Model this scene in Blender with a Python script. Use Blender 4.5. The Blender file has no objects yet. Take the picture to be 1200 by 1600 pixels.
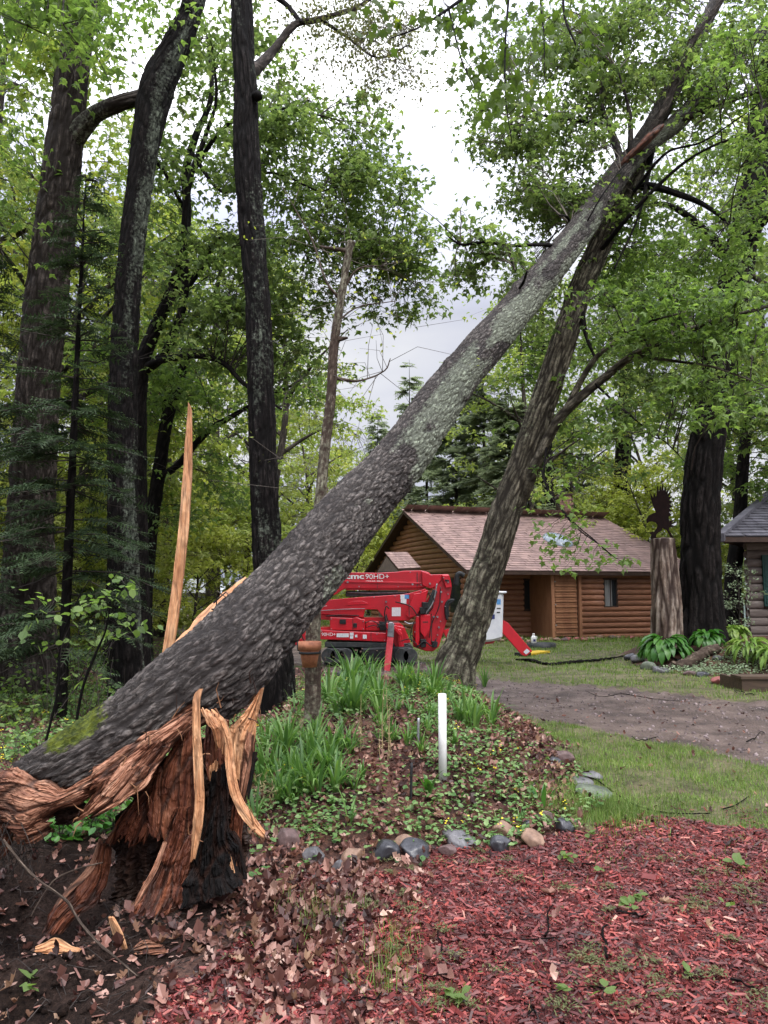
import bpy, bmesh, math, random
import numpy as np
from mathutils import Vector, Matrix
R = math.radians
random.seed(5)
rng = np.random.default_rng(11)
sc = bpy.context.scene
COL = sc.collection

# ------------------------------------------------------------------ camera, sky, sun, exposure
PITCH = R(6.2); CAMZ = 1.6; FPX = 1156.0
cam_d = bpy.data.cameras.new('camera'); cam = bpy.data.objects.new('camera', cam_d); COL.objects.link(cam)
cam.location = (0, 0, CAMZ); cam.rotation_euler = (R(90) + PITCH, 0, 0)
cam_d.sensor_fit = 'VERTICAL'; cam_d.sensor_height = 36.0; cam_d.lens = 36.0 * FPX / 1600.0
cam_d.clip_start = 0.05; cam_d.clip_end = 2000
sc.camera = cam
sc.view_settings.view_transform = 'Standard'; sc.view_settings.look = 'None'
sc.view_settings.exposure = 1.5; sc.view_settings.gamma = 1.0; sc.view_settings.use_curve_mapping = False
SUN_EL, SUN_AZ = R(58), R(150)
w = bpy.data.worlds.new('World'); sc.world = w; w.use_nodes = True
nt = w.node_tree; nt.nodes.clear()
o = nt.nodes.new('ShaderNodeOutputWorld'); bg = nt.nodes.new('ShaderNodeBackground')
sky = nt.nodes.new('ShaderNodeTexSky'); sky.sky_type = 'NISHITA'; sky.sun_disc = False
sky.sun_elevation = SUN_EL; sky.sun_rotation = SUN_AZ; sky.dust_density = 4.0; sky.air_density = 1.0
hs = nt.nodes.new('ShaderNodeHueSaturation'); hs.inputs['Saturation'].default_value = 0.16
nt.links.new(sky.outputs[0], hs.inputs['Color'])
tc = nt.nodes.new('ShaderNodeTexCoord'); mp = nt.nodes.new('ShaderNodeMapping'); mp.inputs['Scale'].default_value = (1, 1, 2.2)
nz = nt.nodes.new('ShaderNodeTexNoise'); nz.inputs['Scale'].default_value = 2.1; nz.inputs['Detail'].default_value = 5; nz.inputs['Roughness'].default_value = .45
nt.links.new(tc.outputs['Generated'], mp.inputs[0]); nt.links.new(mp.outputs[0], nz.inputs['Vector'])
cr = nt.nodes.new('ShaderNodeValToRGB'); cr.color_ramp.elements[0].position = .40; cr.color_ramp.elements[1].position = .62
cr.color_ramp.elements[0].color = (5.0, 5.3, 6.9, 1); cr.color_ramp.elements[1].color = (8.8, 8.9, 9.2, 1)
nt.links.new(nz.outputs[0], cr.inputs[0])
mx = nt.nodes.new('ShaderNodeMix'); mx.data_type = 'RGBA'; mx.inputs[0].default_value = 0.85
nt.links.new(hs.outputs[0], mx.inputs[6]); nt.links.new(cr.outputs[0], mx.inputs[7])
sp = nt.nodes.new('ShaderNodeSeparateXYZ'); nt.links.new(tc.outputs['Generated'], sp.inputs[0])
mr = nt.nodes.new('ShaderNodeMapRange'); mr.inputs[1].default_value = .36; mr.inputs[2].default_value = .88; mr.inputs[3].default_value = .40; mr.inputs[4].default_value = 2.0; nt.links.new(sp.outputs[2], mr.inputs[0])
sc_ = nt.nodes.new('ShaderNodeVectorMath'); sc_.operation = 'SCALE'; nt.links.new(mx.outputs[2], sc_.inputs[0]); nt.links.new(mr.outputs[0], sc_.inputs['Scale'])
nt.links.new(sc_.outputs[0], bg.inputs['Color']); bg.inputs['Strength'].default_value = 0.10
nt.links.new(bg.outputs[0], o.inputs[0])
sl = bpy.data.lights.new('sun', 'SUN'); sl.energy = 1.2; sl.angle = R(35); sl.color = (1, .97, .92)
so = bpy.data.objects.new('sun', sl); COL.objects.link(so)
sd = Vector((math.sin(SUN_AZ) * math.cos(SUN_EL), math.cos(SUN_AZ) * math.cos(SUN_EL), math.sin(SUN_EL)))
so.rotation_euler = sd.to_track_quat('Z', 'Y').to_euler()
sc.cycles.max_bounces = 7; sc.cycles.diffuse_bounces = 4; sc.cycles.glossy_bounces = 3; sc.cycles.transmission_bounces = 4

# ------------------------------------------------------------------ numeric helpers
CP, SP = math.cos(PITCH), math.sin(PITCH)
def P(px, py, Y):
    dx = (px - 600) / FPX; dy = (800 - py) / FPX
    t = Y / (CP - SP * dy)
    return np.array((dx * t, Y, CAMZ + (SP + CP * dy) * t))
def proj(V):
    x, y, z = V[:, 0], V[:, 1], V[:, 2] - CAMZ
    d = CP * y + SP * z; up = -SP * y + CP * z
    return 600 + FPX * x / d, 800 - FPX * up / d
def PP(lst): return np.array([P(a[0], a[1], a[2]) for a in lst])
def _h(ix, iy, iz, s):
    h = (ix * 73856093) ^ (iy * 19349663) ^ (iz * 83492791) ^ (s * 2654435761)
    h = (h ^ (h >> 13)) * 1274126177; h = (h ^ (h >> 16)) & 0xffffff
    return h / float(0xffffff)
def vn(p, s=0):
    p = np.asarray(p, float); i = np.floor(p).astype(np.int64); f = p - i; f = f * f * (3 - 2 * f)
    x, y, z = i[:, 0], i[:, 1], i[:, 2]; fx, fy, fz = f[:, 0], f[:, 1], f[:, 2]
    def L(a, b, t): return a + (b - a) * t
    c = [[[_h(x + a, y + b, z + c_, s) for c_ in (0, 1)] for b in (0, 1)] for a in (0, 1)]
    return L(L(L(c[0][0][0], c[1][0][0], fx), L(c[0][1][0], c[1][1][0], fx), fy),
             L(L(c[0][0][1], c[1][0][1], fx), L(c[0][1][1], c[1][1][1], fx), fy), fz)
def fbm(p, o=4, s=0):
    r = 0; a = .5; t = 0
    for k in range(o): r = r + a * vn(np.asarray(p) * 2 ** k, s + k * 7); t += a; a *= .5
    return r / t
def worley(p, s=0):
    """distance between the two nearest cell points: zero along the joints between plates"""
    p = np.asarray(p, float); i = np.floor(p).astype(np.int64); d1 = np.full(len(p), 9.); d2 = d1.copy()
    for a in (-1, 0, 1):
        for b in (-1, 0, 1):
            for c in (-1, 0, 1):
                q = i + (a, b, c); o_ = np.stack([_h(q[:, 0], q[:, 1], q[:, 2], s + k) for k in (1, 2, 3)], -1); d = np.linalg.norm(q + o_ - p, axis=1)
                n_ = d < d1; d2 = np.where(n_, d1, np.minimum(d2, d)); d1 = np.where(n_, d, d1)
    return d2 - d1
def sst(a, b, x): t = np.clip((x - a) / (b - a), 0, 1); return t * t * (3 - 2 * t)
def catmull(p, n):
    p = np.asarray(p, float); d = np.linalg.norm(np.diff(p[:, :3], axis=0), axis=1); u = np.concatenate([[0], np.cumsum(d)])
    q = np.vstack([2 * p[0] - p[1], p, 2 * p[-1] - p[-2]]); t = np.linspace(0, u[-1], n)
    k = np.clip(np.searchsorted(u, t, 'right') - 1, 0, len(p) - 2); s = ((t - u[k]) / np.maximum(u[k + 1] - u[k], 1e-9))[:, None]
    a, b, c, e = q[k], q[k + 1], q[k + 2], q[k + 3]
    return .5 * (2 * b + (c - a) * s + (2 * a - 5 * b + 4 * c - e) * s ** 2 + (3 * b - a - 3 * c + e) * s ** 3)
def inpoly(x, y, poly):
    r = np.zeros(x.shape, bool); n = len(poly)
    for i in range(n):
        x1, y1 = poly[i]; x2, y2 = poly[(i + 1) % n]
        if y1 == y2: continue
        c = ((y1 > y) != (y2 > y)) & (x < (x2 - x1) * (y - y1) / (y2 - y1) + x1); r ^= c
    return r

# ------------------------------------------------------------------ mesh helpers
def mesh_np(name, V, FS, mats, attrs=None, smooth=True, midx=None):
    V = np.asarray(V, np.float32)
    if not isinstance(FS, (list, tuple)): FS = [FS]
    FS = [np.asarray(f, np.int32) for f in FS if len(f)]
    me = bpy.data.meshes.new(name); me.vertices.add(len(V)); me.vertices.foreach_set('co', V.ravel())
    idx = np.concatenate([f.ravel() for f in FS]); me.loops.add(len(idx)); me.loops.foreach_set('vertex_index', idx)
    sz = np.concatenate([np.full(len(f), f.shape[1], np.int32) for f in FS]); me.polygons.add(len(sz))
    me.polygons.foreach_set('loop_start', np.concatenate([[0], np.cumsum(sz)[:-1]]).astype(np.int32))
    me.polygons.foreach_set('loop_total', sz)
    if not isinstance(mats, (list, tuple)): mats = [mats]
    for m in mats: me.materials.append(m)
    if midx is not None: me.polygons.foreach_set('material_index', np.asarray(midx, np.int32))
    me.polygons.foreach_set('use_smooth', np.full(len(sz), smooth, bool))
    for k, a in (attrs or {}).items():
        a = np.asarray(a, np.float32)
        if a.ndim == 2: at = me.attributes.new(k, 'FLOAT_VECTOR', 'POINT'); at.data.foreach_set('vector', a.ravel())
        else: at = me.attributes.new(k, 'FLOAT', 'POINT'); at.data.foreach_set('value', a)
    me.update(); me.validate(); return me
class Thing:
    def __init__(s, name, label, cat, loc, group=None):
        o = bpy.data.objects.new(name, None); COL.objects.link(o); o.location = Vector([float(v) for v in loc]); o.empty_display_size = .2
        o['label'] = label; o['category'] = cat
        if group: o['group'] = group
        s.o = o; s.loc = np.array(o.location)
    def part(s, name, V, F, mat, attrs=None, parent=None, kind=None, label=None, smooth=True, midx=None):
        me = mesh_np(name, np.asarray(V) - s.loc, F, mat, attrs, smooth, midx)
        return s.link(name, me, parent, kind, label)
    def link(s, name, me, parent=None, kind=None, label=None):
        ob = bpy.data.objects.new(name, me); COL.objects.link(ob); ob.parent = parent or s.o
        if kind: ob['kind'] = kind
        if label: ob['label'] = label
        return ob
def single(name, label, cat, V, F, mat, loc, group=None, attrs=None, smooth=True, kind=None, midx=None):
    me = mesh_np(name, np.asarray(V) - np.asarray(loc), F, mat, attrs, smooth, midx)
    ob = bpy.data.objects.new(name, me); COL.objects.link(ob); ob.location = [float(v) for v in loc]
    if label: ob['label'] = label
    if cat: ob['category'] = cat
    if group: ob['group'] = group
    if kind: ob['kind'] = kind
    return ob
def stuff(name, label, V, F, mat, attrs=None, smooth=True, cat=None):
    return single(name, label, cat or name.replace('_', ' '), V, F, mat, (0, 0, 0), attrs=attrs, smooth=smooth, kind='stuff')
def copy_thing(o, loc, rz=0, s=1.0, label=None, rx=0, ry=0):
    def rec(q, par):
        c = q.copy(); COL.objects.link(c)
        if par: c.parent = par
        for ch in q.children: rec(ch, c)
        return c
    c = rec(o, None); c.location = [float(v) for v in loc]; c.rotation_euler = (rx, ry, rz)
    c.scale = (s, s, s) if np.isscalar(s) else s
    if label: c['label'] = label
    return c
def merge(parts):
    Vs, Fs, off = [], {}, 0; A = {}
    for p in parts:
        V, FS = p[0], p[1]
        if not isinstance(FS, (list, tuple)): FS = [FS]
        for f in FS:
            f = np.asarray(f)
            if len(f): Fs.setdefault(f.shape[1], []).append(f + off)
        Vs.append(V); off += len(V)
        if len(p) > 2:
            for k, a in p[2].items(): A.setdefault(k, []).append(a)
    return np.concatenate(Vs), [np.concatenate(v) for v in Fs.values()], {k: np.concatenate(v) for k, v in A.items() if sum(map(len, v)) == off}
def inst(TV, TF, pos, rot, scl):
    """many copies of a small template baked into one vertex/face set; rot (n,3,3), scl (n,) or (n,3)"""
    TV = np.asarray(TV, float); n = len(pos); scl = np.asarray(scl, float)
    if scl.ndim == 1: scl = scl[:, None]
    V = np.einsum('nij,nkj->nki', rot, TV[None] * scl[:, None, :]) + np.asarray(pos)[:, None, :]
    if not isinstance(TF, (list, tuple)): TF = [TF]
    FS = [(np.asarray(f)[None] + (np.arange(n) * len(TV))[:, None, None]).reshape(-1, np.asarray(f).shape[1]) for f in TF]
    return V.reshape(-1, 3), FS
def rots(yaw, pitch=0, roll=0):
    n = len(yaw); z = np.zeros(n); pitch = pitch + z; roll = roll + z; I = np.zeros((n, 3, 3))
    def RM(a, ax):
        M = np.zeros((n, 3, 3)); c, s = np.cos(a), np.sin(a); i, j = [(1, 2), (2, 0), (0, 1)][ax]
        M[:, ax, ax] = 1; M[:, i, i] = c; M[:, j, j] = c; M[:, i, j] = -s; M[:, j, i] = s; return M
    return RM(yaw, 2) @ RM(pitch, 0) @ RM(roll, 1)
def frames(ax):
    T = np.gradient(ax, axis=0); T /= np.linalg.norm(T, axis=1)[:, None] + 1e-12
    N = np.zeros_like(T); r = np.array((0, -1., 0)); r = r - T[0] * r.dot(T[0])
    if np.linalg.norm(r) < .1: r = np.array((1., 0, 0)) - T[0] * T[0][0]
    N[0] = r / np.linalg.norm(r)
    for i in range(1, len(T)):
        v = N[i - 1] - T[i] * N[i - 1].dot(T[i]); N[i] = v / np.linalg.norm(v)
    return T, N, np.cross(T, N)
def sweep(pts, nv, na, amp=0, fa=12., fl=3., seed=0, lich=0, lumps=.06, flare=0, lside=None, cap=True):
    """pts rows x,y,z,radius -> bark covered tube with ridges; attributes bk, crk, lich"""
    q = catmull(pts, nv); ax, rad = q[:, :3], np.abs(q[:, 3]) + 1e-4
    T, N, B = frames(ax); v = np.concatenate([[0], np.cumsum(np.linalg.norm(np.diff(ax, axis=0), axis=1))])
    a = np.linspace(0, 2 * np.pi, na, endpoint=False); A, Vv = np.meshgrid(a, v); Rr = np.repeat(rad[:, None], na, 1)
    rm = max(rad.mean(), .02)
    bk = np.stack([rm * np.cos(A), rm * np.sin(A), Vv], -1).reshape(-1, 3) + seed * 3.7
    r = Rr.ravel() * (1 + lumps * 2 * (fbm(bk * np.array((1 / rm, 1 / rm, .5 / rm)) * .8, 3, seed) - .5))
    if flare: r = r * (1 + flare * np.exp(-Vv.ravel() / (1.6 * rm)) * (1 + .5 * np.sin(A.ravel() * 5 + seed)))
    crk = np.ones(len(r))
    if amp:
        wv = bk + .03 * np.stack([vn(bk * 6, 3), vn(bk * 6, 4), vn(bk * 6, 5)], -1)
        crk = sst(.02, .30, worley(wv * np.array((fa, fa, fl)), seed + 1)) * (.55 + .45 * sst(.05, .4, np.abs(2 * vn(wv * np.array((fa * 2.2, fa * 2.2, fl * 1.5)) + 9, seed + 2) - 1)))
        r = r + amp * (crk - .6) + amp * .5 * (fbm(bk * fa * 2, 3, seed + 5) - .5)
    R2 = r.reshape(nv, na)
    D = np.cos(A)[..., None] * N[:, None] + np.sin(A)[..., None] * B[:, None]
    V = (ax[:, None] + D * R2[..., None]).reshape(-1, 3)
    i = np.arange(nv - 1)[:, None] * na; j = np.arange(na)[None]; j2 = (j + 1) % na
    F = np.stack([i + j, i + j2, i + na + j2, i + na + j], -1).reshape(-1, 4)
    li = lich * sst(.35, .65, fbm(bk * np.array((2.5, 2.5, 1.0)), 4, seed + 11)) if lich else np.zeros(len(r))
    if lside is not None and lich: li = li * sst(-.2, .7, (D.reshape(-1, 3) @ np.asarray(lside, float)))
    if cap:
        V = np.vstack([V, ax[-1] + T[-1] * rad[-1] * .15]); c = len(V) - 1; b = (nv - 1) * na
        F3 = np.stack([b + np.arange(na), b + (np.arange(na) + 1) % na, np.full(na, c)], -1)
        bk = np.vstack([bk, bk[-1:]]); crk = np.append(crk, .5); li = np.append(li, 0)
        return V, [F, F3], {'bk': bk, 'crk': crk, 'lich': li}
    return V, [F], {'bk': bk, 'crk': crk, 'lich': li}
def twigs(S, E, r0, r1, sag=.08, na=3):
    """many thin bent twigs at once"""
    S, E = np.asarray(S, float), np.asarray(E, float); n = len(S); d = E - S; L = np.linalg.norm(d, axis=1, keepdims=True) + 1e-9
    Mi = (S + E) / 2 + rng.normal(0, 1, (n, 3)) * L * sag + np.array((0, 0, 1)) * L * sag * .8
    t = d / L; up = np.tile((0, 0, 1.), (n, 1)); up[np.abs(t[:, 2]) > .9] = (1, 0, 0); a = np.cross(t, up); a /= np.linalg.norm(a, axis=1, keepdims=True); b = np.cross(t, a)
    V = np.zeros((n, 3, na, 3)); r0 = np.broadcast_to(r0, (n,)); r1 = np.broadcast_to(r1, (n,))
    for k, (c, r) in enumerate(((S, r0), (Mi, (r0 + r1) / 2), (E, r1))):
        for j in range(na):
            an = 2 * np.pi * j / na; V[:, k, j] = c + (a * math.cos(an) + b * math.sin(an)) * r[:, None]
    f = np.array([[k * na + j, k * na + (j + 1) % na, (k + 1) * na + (j + 1) % na, (k + 1) * na + j] for k in (0, 1) for j in range(na)])
    F = (f[None] + (np.arange(n) * 3 * na)[:, None, None]).reshape(-1, 4)
    return V.reshape(-1, 3), [F]
def box(x0, x1, y0, y1, z0, z1):
    V = np.array([(x, y, z) for z in (z0, z1) for y in (y0, y1) for x in (x0, x1)], float)
    return V, np.array([(0, 2, 3, 1), (4, 5, 7, 6), (0, 1, 5, 4), (2, 6, 7, 3), (0, 4, 6, 2), (1, 3, 7, 5)])
def ptube(pts, r, na=8, nv=None):
    p = np.array([list(q) + [r if np.isscalar(r) else r[i]] for i, q in enumerate(pts)], float)
    V, F, A = sweep(p, nv or max(2, len(p) * 3), na, lumps=0)
    n = (nv or max(2, len(p) * 3)); F = list(F); V = np.vstack([V, p[0, :3]]); c = len(V) - 1
    F[1] = np.vstack([F[1], np.stack([(np.arange(na) + 1) % na, np.arange(na), np.full(na, c)], -1)]); return V, F
def lathe(prof, c, na=20):
    a = np.linspace(0, 2 * np.pi, na, endpoint=False); pr = np.array(prof, float); n = len(pr)
    V = np.stack([pr[:, 0:1] * np.cos(a) + c[0], pr[:, 0:1] * np.sin(a) + c[1], pr[:, 1:2] + c[2] + 0 * a], -1).reshape(-1, 3)
    i = np.arange(n - 1)[:, None] * na; j = np.arange(na)[None]; j2 = (j + 1) % na
    return V, [np.stack([i + j, i + j2, i + na + j2, i + na + j], -1).reshape(-1, 4)]
def extr(pts, y0, y1, bevel=.012):
    """polygon in the x,z plane pushed through depth y0..y1, edges bevelled"""
    bm = bmesh.new(); vs = [bm.verts.new((p[0], y0, p[1])) for p in pts]; f = bm.faces.new(vs)
    g = bmesh.ops.extrude_face_region(bm, geom=[f]); mv = [e for e in g['geom'] if isinstance(e, bmesh.types.BMVert)]
    for v in mv: v.co.y = y1
    bmesh.ops.recalc_face_normals(bm, faces=bm.faces)
    if bevel: bmesh.ops.bevel(bm, geom=list(bm.edges), offset=bevel, segments=1, profile=.5, affect='EDGES')
    bmesh.ops.triangulate(bm, faces=[q for q in bm.faces if len(q.verts) > 4])
    bm.verts.index_update(); V = np.array([v.co[:] for v in bm.verts])
    F3 = np.array([[v.index for v in q.verts] for q in bm.faces if len(q.verts) == 3]).reshape(-1, 3)
    F4 = np.array([[v.index for v in q.verts] for q in bm.faces if len(q.verts) == 4]).reshape(-1, 4); bm.free()
    return V, [F3, F4]
def text_mesh(body, size, mat, ext=.003, shear=0, bold=0, sx=1.0):
    c = bpy.data.curves.new('lettering', 'FONT'); c.body = body; c.size = size; c.extrude = ext; c.offset = bold; c.shear = shear
    t = bpy.data.objects.new('lettering_tmp', c); me = bpy.data.meshes.new_from_object(t); bpy.data.objects.remove(t); bpy.data.curves.remove(c)
    me.materials.clear(); me.materials.append(mat); me.transform(Matrix.Diagonal((sx, 1, 1, 1))); me.name = 'lettering'
    return me

# ------------------------------------------------------------------ materials
def newmat(name):
    m = bpy.data.materials.new(name); m.use_nodes = True; t = m.node_tree; b = t.nodes['Principled BSDF']; return m, t, b
def noise(t, vec, scale, detail=4, rough=.55, dist=0):
    n = t.nodes.new('ShaderNodeTexNoise'); n.inputs['Scale'].default_value = scale; n.inputs['Detail'].default_value = detail
    n.inputs['Roughness'].default_value = rough; n.inputs['Distortion'].default_value = dist
    if vec is not None: t.links.new(vec, n.inputs['Vector'])
    return n.outputs[0]
def ramp(t, fac, stops, inter='LINEAR'):
    r = t.nodes.new('ShaderNodeValToRGB'); r.color_ramp.interpolation = inter; e = r.color_ramp.elements
    while len(e) < len(stops): e.new(.5)
    for k, (p, c) in enumerate(stops): e[k].position = p; e[k].color = (c, c, c, 1) if np.isscalar(c) else (*c, 1)
    t.links.new(fac, r.inputs[0]); return r.outputs[0]
def mixc(t, f, a, b, mode='MIX'):
    m = t.nodes.new('ShaderNodeMix'); m.data_type = 'RGBA'; m.blend_type = mode
    for s, v in ((0, f), (6, a), (7, b)):
        if hasattr(v, 'links') or isinstance(v, bpy.types.NodeSocket): t.links.new(v, m.inputs[s])
        elif s == 0: m.inputs[0].default_value = v
        else: m.inputs[s].default_value = (*v, 1)
    return m.outputs[2]
def math_(t, op, a, b=0.0, clamp=False):
    m = t.nodes.new('ShaderNodeMath'); m.operation = op; m.use_clamp = clamp
    for k, v in enumerate((a, b)):
        if isinstance(v, bpy.types.NodeSocket): t.links.new(v, m.inputs[k])
        else: m.inputs[k].default_value = v
    return m.outputs[0]
def attr(t, name, out='Fac'):
    a = t.nodes.new('ShaderNodeAttribute'); a.attribute_name = name; return a.outputs[out]
def scaled(t, vec, s):
    m = t.nodes.new('ShaderNodeMapping'); m.inputs['Scale'].default_value = s; t.links.new(vec, m.inputs[0]); return m.outputs[0]
def ocoord(t): return t.nodes.new('ShaderNodeTexCoord').outputs['Object']
def gpos(t): return t.nodes.new('ShaderNodeNewGeometry').outputs['Position']
def bump(t, b, h, dist, st=1.0):
    n = t.nodes.new('ShaderNodeBump'); n.inputs['Distance'].default_value = dist; n.inputs['Strength'].default_value = st
    t.links.new(h, n.inputs['Height']); t.links.new(n.outputs[0], b.inputs['Normal'])
def M(name, c1, c2=None, rough=.7, scale=8, stretch=(1, 1, 1), bmp=0, spec=.3, metal=0, island=0, coat=0, vec='obj', lo=.42, hi=.60, rscale=None):
    m, t, b = newmat(name); v = ocoord(t) if vec == 'obj' else attr(t, 'bk', 'Vector')
    if stretch != (1, 1, 1): v = scaled(t, v, stretch)
    n = noise(t, v, scale, 8, .68)
    if c2 is None: c2 = tuple(x * .8 for x in c1)
    c = ramp(t, n, [(lo, c1), (hi, c2)])
    if island:
        g = t.nodes.new('ShaderNodeNewGeometry').outputs['Random Per Island']
        f = ramp(t, g, [(0, 1 - island), (1, 1 + island)]); c = mixc(t, 1.0, c, f, 'MULTIPLY')
    t.links.new(c, b.inputs['Base Color'])
    b.inputs['Roughness'].default_value = rough; b.inputs['Specular IOR Level'].default_value = spec; b.inputs['Metallic'].default_value = metal
    b.inputs['Coat Weight'].default_value = coat
    if bmp: bump(t, b, n, bmp)
    return m
def leafmat(name, stops, tr, trf=.45, rough=.55, objrand=.0, spec=.25, patch=0):
    """stops over random-per-island; translucent share trf with colour tr"""
    m, t, b = newmat(name); g = t.nodes.new('ShaderNodeNewGeometry').outputs['Random Per Island']
    c = ramp(t, g, stops)
    if objrand:
        oi = t.nodes.new('ShaderNodeObjectInfo').outputs['Random']; c = mixc(t, 1.0, c, ramp(t, oi, [(0, (1 - objrand, 1 - objrand, 1)), (1, (1 + objrand, 1 + objrand * .6, 1))]), 'MULTIPLY')
    if patch:
        pn = noise(t, gpos(t), 2.1, 5, .62, .4); c = mixc(t, 1.0, c, ramp(t, pn, [(.36, (1 - patch, 1 - patch, 1 - patch * .9)), (.62, (1 + patch * .8, 1 + patch * .8, 1 + patch * .7))]), 'MULTIPLY')
    t.links.new(c, b.inputs['Base Color']); b.inputs['Roughness'].default_value = rough; b.inputs['Specular IOR Level'].default_value = spec
    tl = t.nodes.new('ShaderNodeBsdfTranslucent'); t.links.new(mixc(t, 1.0, c, tr, 'MULTIPLY'), tl.inputs[0])
    mi = t.nodes.new('ShaderNodeMixShader'); mi.inputs[0].default_value = trf
    t.links.new(b.outputs[0], mi.inputs[1]); t.links.new(tl.outputs[0], mi.inputs[2]); t.links.new(mi.outputs[0], t.nodes['Material Output'].inputs[0])
    return m
def barkmat(name, top, crack, s=14, stretch=.22, lichc=(.30, .34, .25), usec=True, top2=None, bmp=.01, lsc=22):
    m, t, b = newmat(name); bk = attr(t, 'bk', 'Vector'); v = scaled(t, bk, (1, 1, stretch))
    n = noise(t, v, s, 8, .65, .3); n2 = noise(t, bk, 2.2, 5, .6); n3 = noise(t, bk, lsc, 6, .7)
    r = math_(t, 'ABSOLUTE', math_(t, 'SUBTRACT', n, .5)); h = ramp(t, r, [(.004, 0.0), (.06, 1.0)])
    if usec:
        ck = attr(t, 'crk'); h2 = math_(t, 'MULTIPLY', ck, math_(t, 'ADD', math_(t, 'MULTIPLY', h, .75), .25), True)
    else: h2 = h
    tp = mixc(t, ramp(t, n2, [(.42, 0.), (.58, 1.)]), top, top2 or tuple(x * .62 for x in top))
    tp = mixc(t, 1.0, tp, ramp(t, n3, [(.35, .55), (.65, 1.4)]), 'MULTIPLY')
    c = mixc(t, h2, crack, tp)
    lm = math_(t, 'ADD', attr(t, 'lich'), math_(t, 'MULTIPLY', math_(t, 'SUBTRACT', n3, .5), 2.6))
    lm = ramp(t, lm, [(.50, 0.), (.95, 1.)]); lm = math_(t, 'MULTIPLY', lm, math_(t, 'ADD', math_(t, 'MULTIPLY', h2, .75), .25))
    c = mixc(t, lm, c, mixc(t, ramp(t, noise(t, bk, 60, 3), [(.3, 0.), (.7, 1.)]), lichc, tuple(x * .62 for x in lichc)))
    mm = math_(t, 'ADD', attr(t, 'moss'), math_(t, 'MULTIPLY', math_(t, 'SUBTRACT', n3, .5), 1.3)); mm = ramp(t, mm, [(.45, 0.), (.6, 1.)])
    c = mixc(t, mm, c, mixc(t, ramp(t, noise(t, bk, 40, 4), [(.35, 0.), (.65, 1.)]), (.10, .12, .010), (.028, .042, .005)))
    t.links.new(c, b.inputs['Base Color']); b.inputs['Roughness'].default_value = .78; b.inputs['Specular IOR Level'].default_value = .28 if 'ridged' in name else .10
    hh = math_(t, 'ADD', h2, math_(t, 'MULTIPLY', noise(t, bk, s * 6, 4), .5)); bump(t, b, hh, bmp)
    return m
def woodmat(name, stops, s=30, bmp=.004, rough=.6, spec=.3, stretch=.06, dark=(.38, .28, .25), cf=1.0):
    """torn wood: fibres run along the third coordinate of the stored straightened position"""
    m, t, b = newmat(name); bk = attr(t, 'bk', 'Vector'); v = scaled(t, bk, (1, 1, stretch)); n = noise(t, v, s, 8, .7, .2)
    n2 = noise(t, bk, 5, 5, .6); f = math_(t, 'ADD', math_(t, 'MULTIPLY', n, .6), math_(t, 'MULTIPLY', n2, .4))
    c = ramp(t, f, stops); c = mixc(t, 1.0, c, ramp(t, noise(t, v, s * 3, 4), [(.35, .6), (.65, 1.25)]), 'MULTIPLY')
    c = mixc(t, ramp(t, noise(t, scaled(t, bk, (1, 1, .5)), 9, 6, .7), [(.46, 0.), (.60, .75)]), c, mixc(t, 1.0, c, dark, 'MULTIPLY')); c = mixc(t, math_(t, 'MULTIPLY', math_(t, 'SUBTRACT', 1.0, attr(t, 'crk'), True), cf), c, (.02, .008, .005))
    t.links.new(c, b.inputs['Base Color']); b.inputs['Roughness'].default_value = rough; b.inputs['Specular IOR Level'].default_value = spec
    bump(t, b, n, bmp); return m
MT = {}
MT['bark_hero'] = barkmat('ridged_grey_bark', (.155, .135, .122), (.012, .009, .008), s=34, stretch=.3, top2=(.075, .063, .058), bmp=.012, lsc=30)
MT['bark_lean'] = barkmat('furrowed_olive_bark', (.24, .215, .165), (.022, .018, .014), s=30, stretch=.12, top2=(.155, .138, .10), lichc=(.34, .36, .24), bmp=.012)
MT['bark_dark'] = barkmat('dark_wet_bark', (.026, .021, .020), (.003, .0025, .0025), s=26, stretch=.12, lichc=(.21, .245, .19), bmp=.014)
MT['bark_brown'] = barkmat('brown_bark', (.115, .095, .083), (.018, .014, .012), s=16, stretch=.12, bmp=.02)
MT['bark_grey'] = barkmat('smooth_grey_bark', (.13, .12, .10), (.045, .04, .034), s=22, stretch=.5, usec=False, bmp=.004, lichc=(.30, .33, .24))
MT['bark_far'] = barkmat('far_bark', (.075, .062, .054), (.02, .017, .015), s=9, stretch=.15, usec=False)
MT['bark_snag'] = barkmat('peeling_snag_bark', (.17, .13, .10), (.05, .035, .028), s=16, stretch=.2, lichc=(.36, .36, .26), bmp=.01)
MT['wood_torn'] = woodmat('torn_rotten_wood', [(.36, (.04, .014, .009)), (.45, (.22, .090, .050)), (.54, (.44, .225, .14)), (.66, (.66, .43, .29))], s=26, bmp=.010)
MT['wood_red'] = woodmat('dark_red_heartwood', [(.36, (.022, .007, .004)), (.46, (.11, .032, .016)), (.56, (.22, .075, .036)), (.68, (.42, .21, .125))], s=22, bmp=.010)
MT['wood_fresh'] = woodmat('fresh_split_wood', [(.34, (.33, .135, .06)), (.48, (.53, .265, .13)), (.66, (.72, .46, .265))], s=34, bmp=.003, dark=(.72, .6, .5), cf=.55)
MT['wood_dark'] = woodmat('hollow_shade_wood', [(.3, (.008, .005, .004)), (.5, (.035, .018, .012)), (.72, (.12, .055, .035))], s=24, bmp=.012)  # near-black stops put the shade inside the hollow into the wood colour
MT['wood_black'] = woodmat('blackened_bark', [(.4, (.002, .002, .002)), (.55, (.010, .009, .009)), (.7, (.05, .045, .042))], s=40, bmp=.016, stretch=.3, rough=.85, spec=.15)
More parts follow.
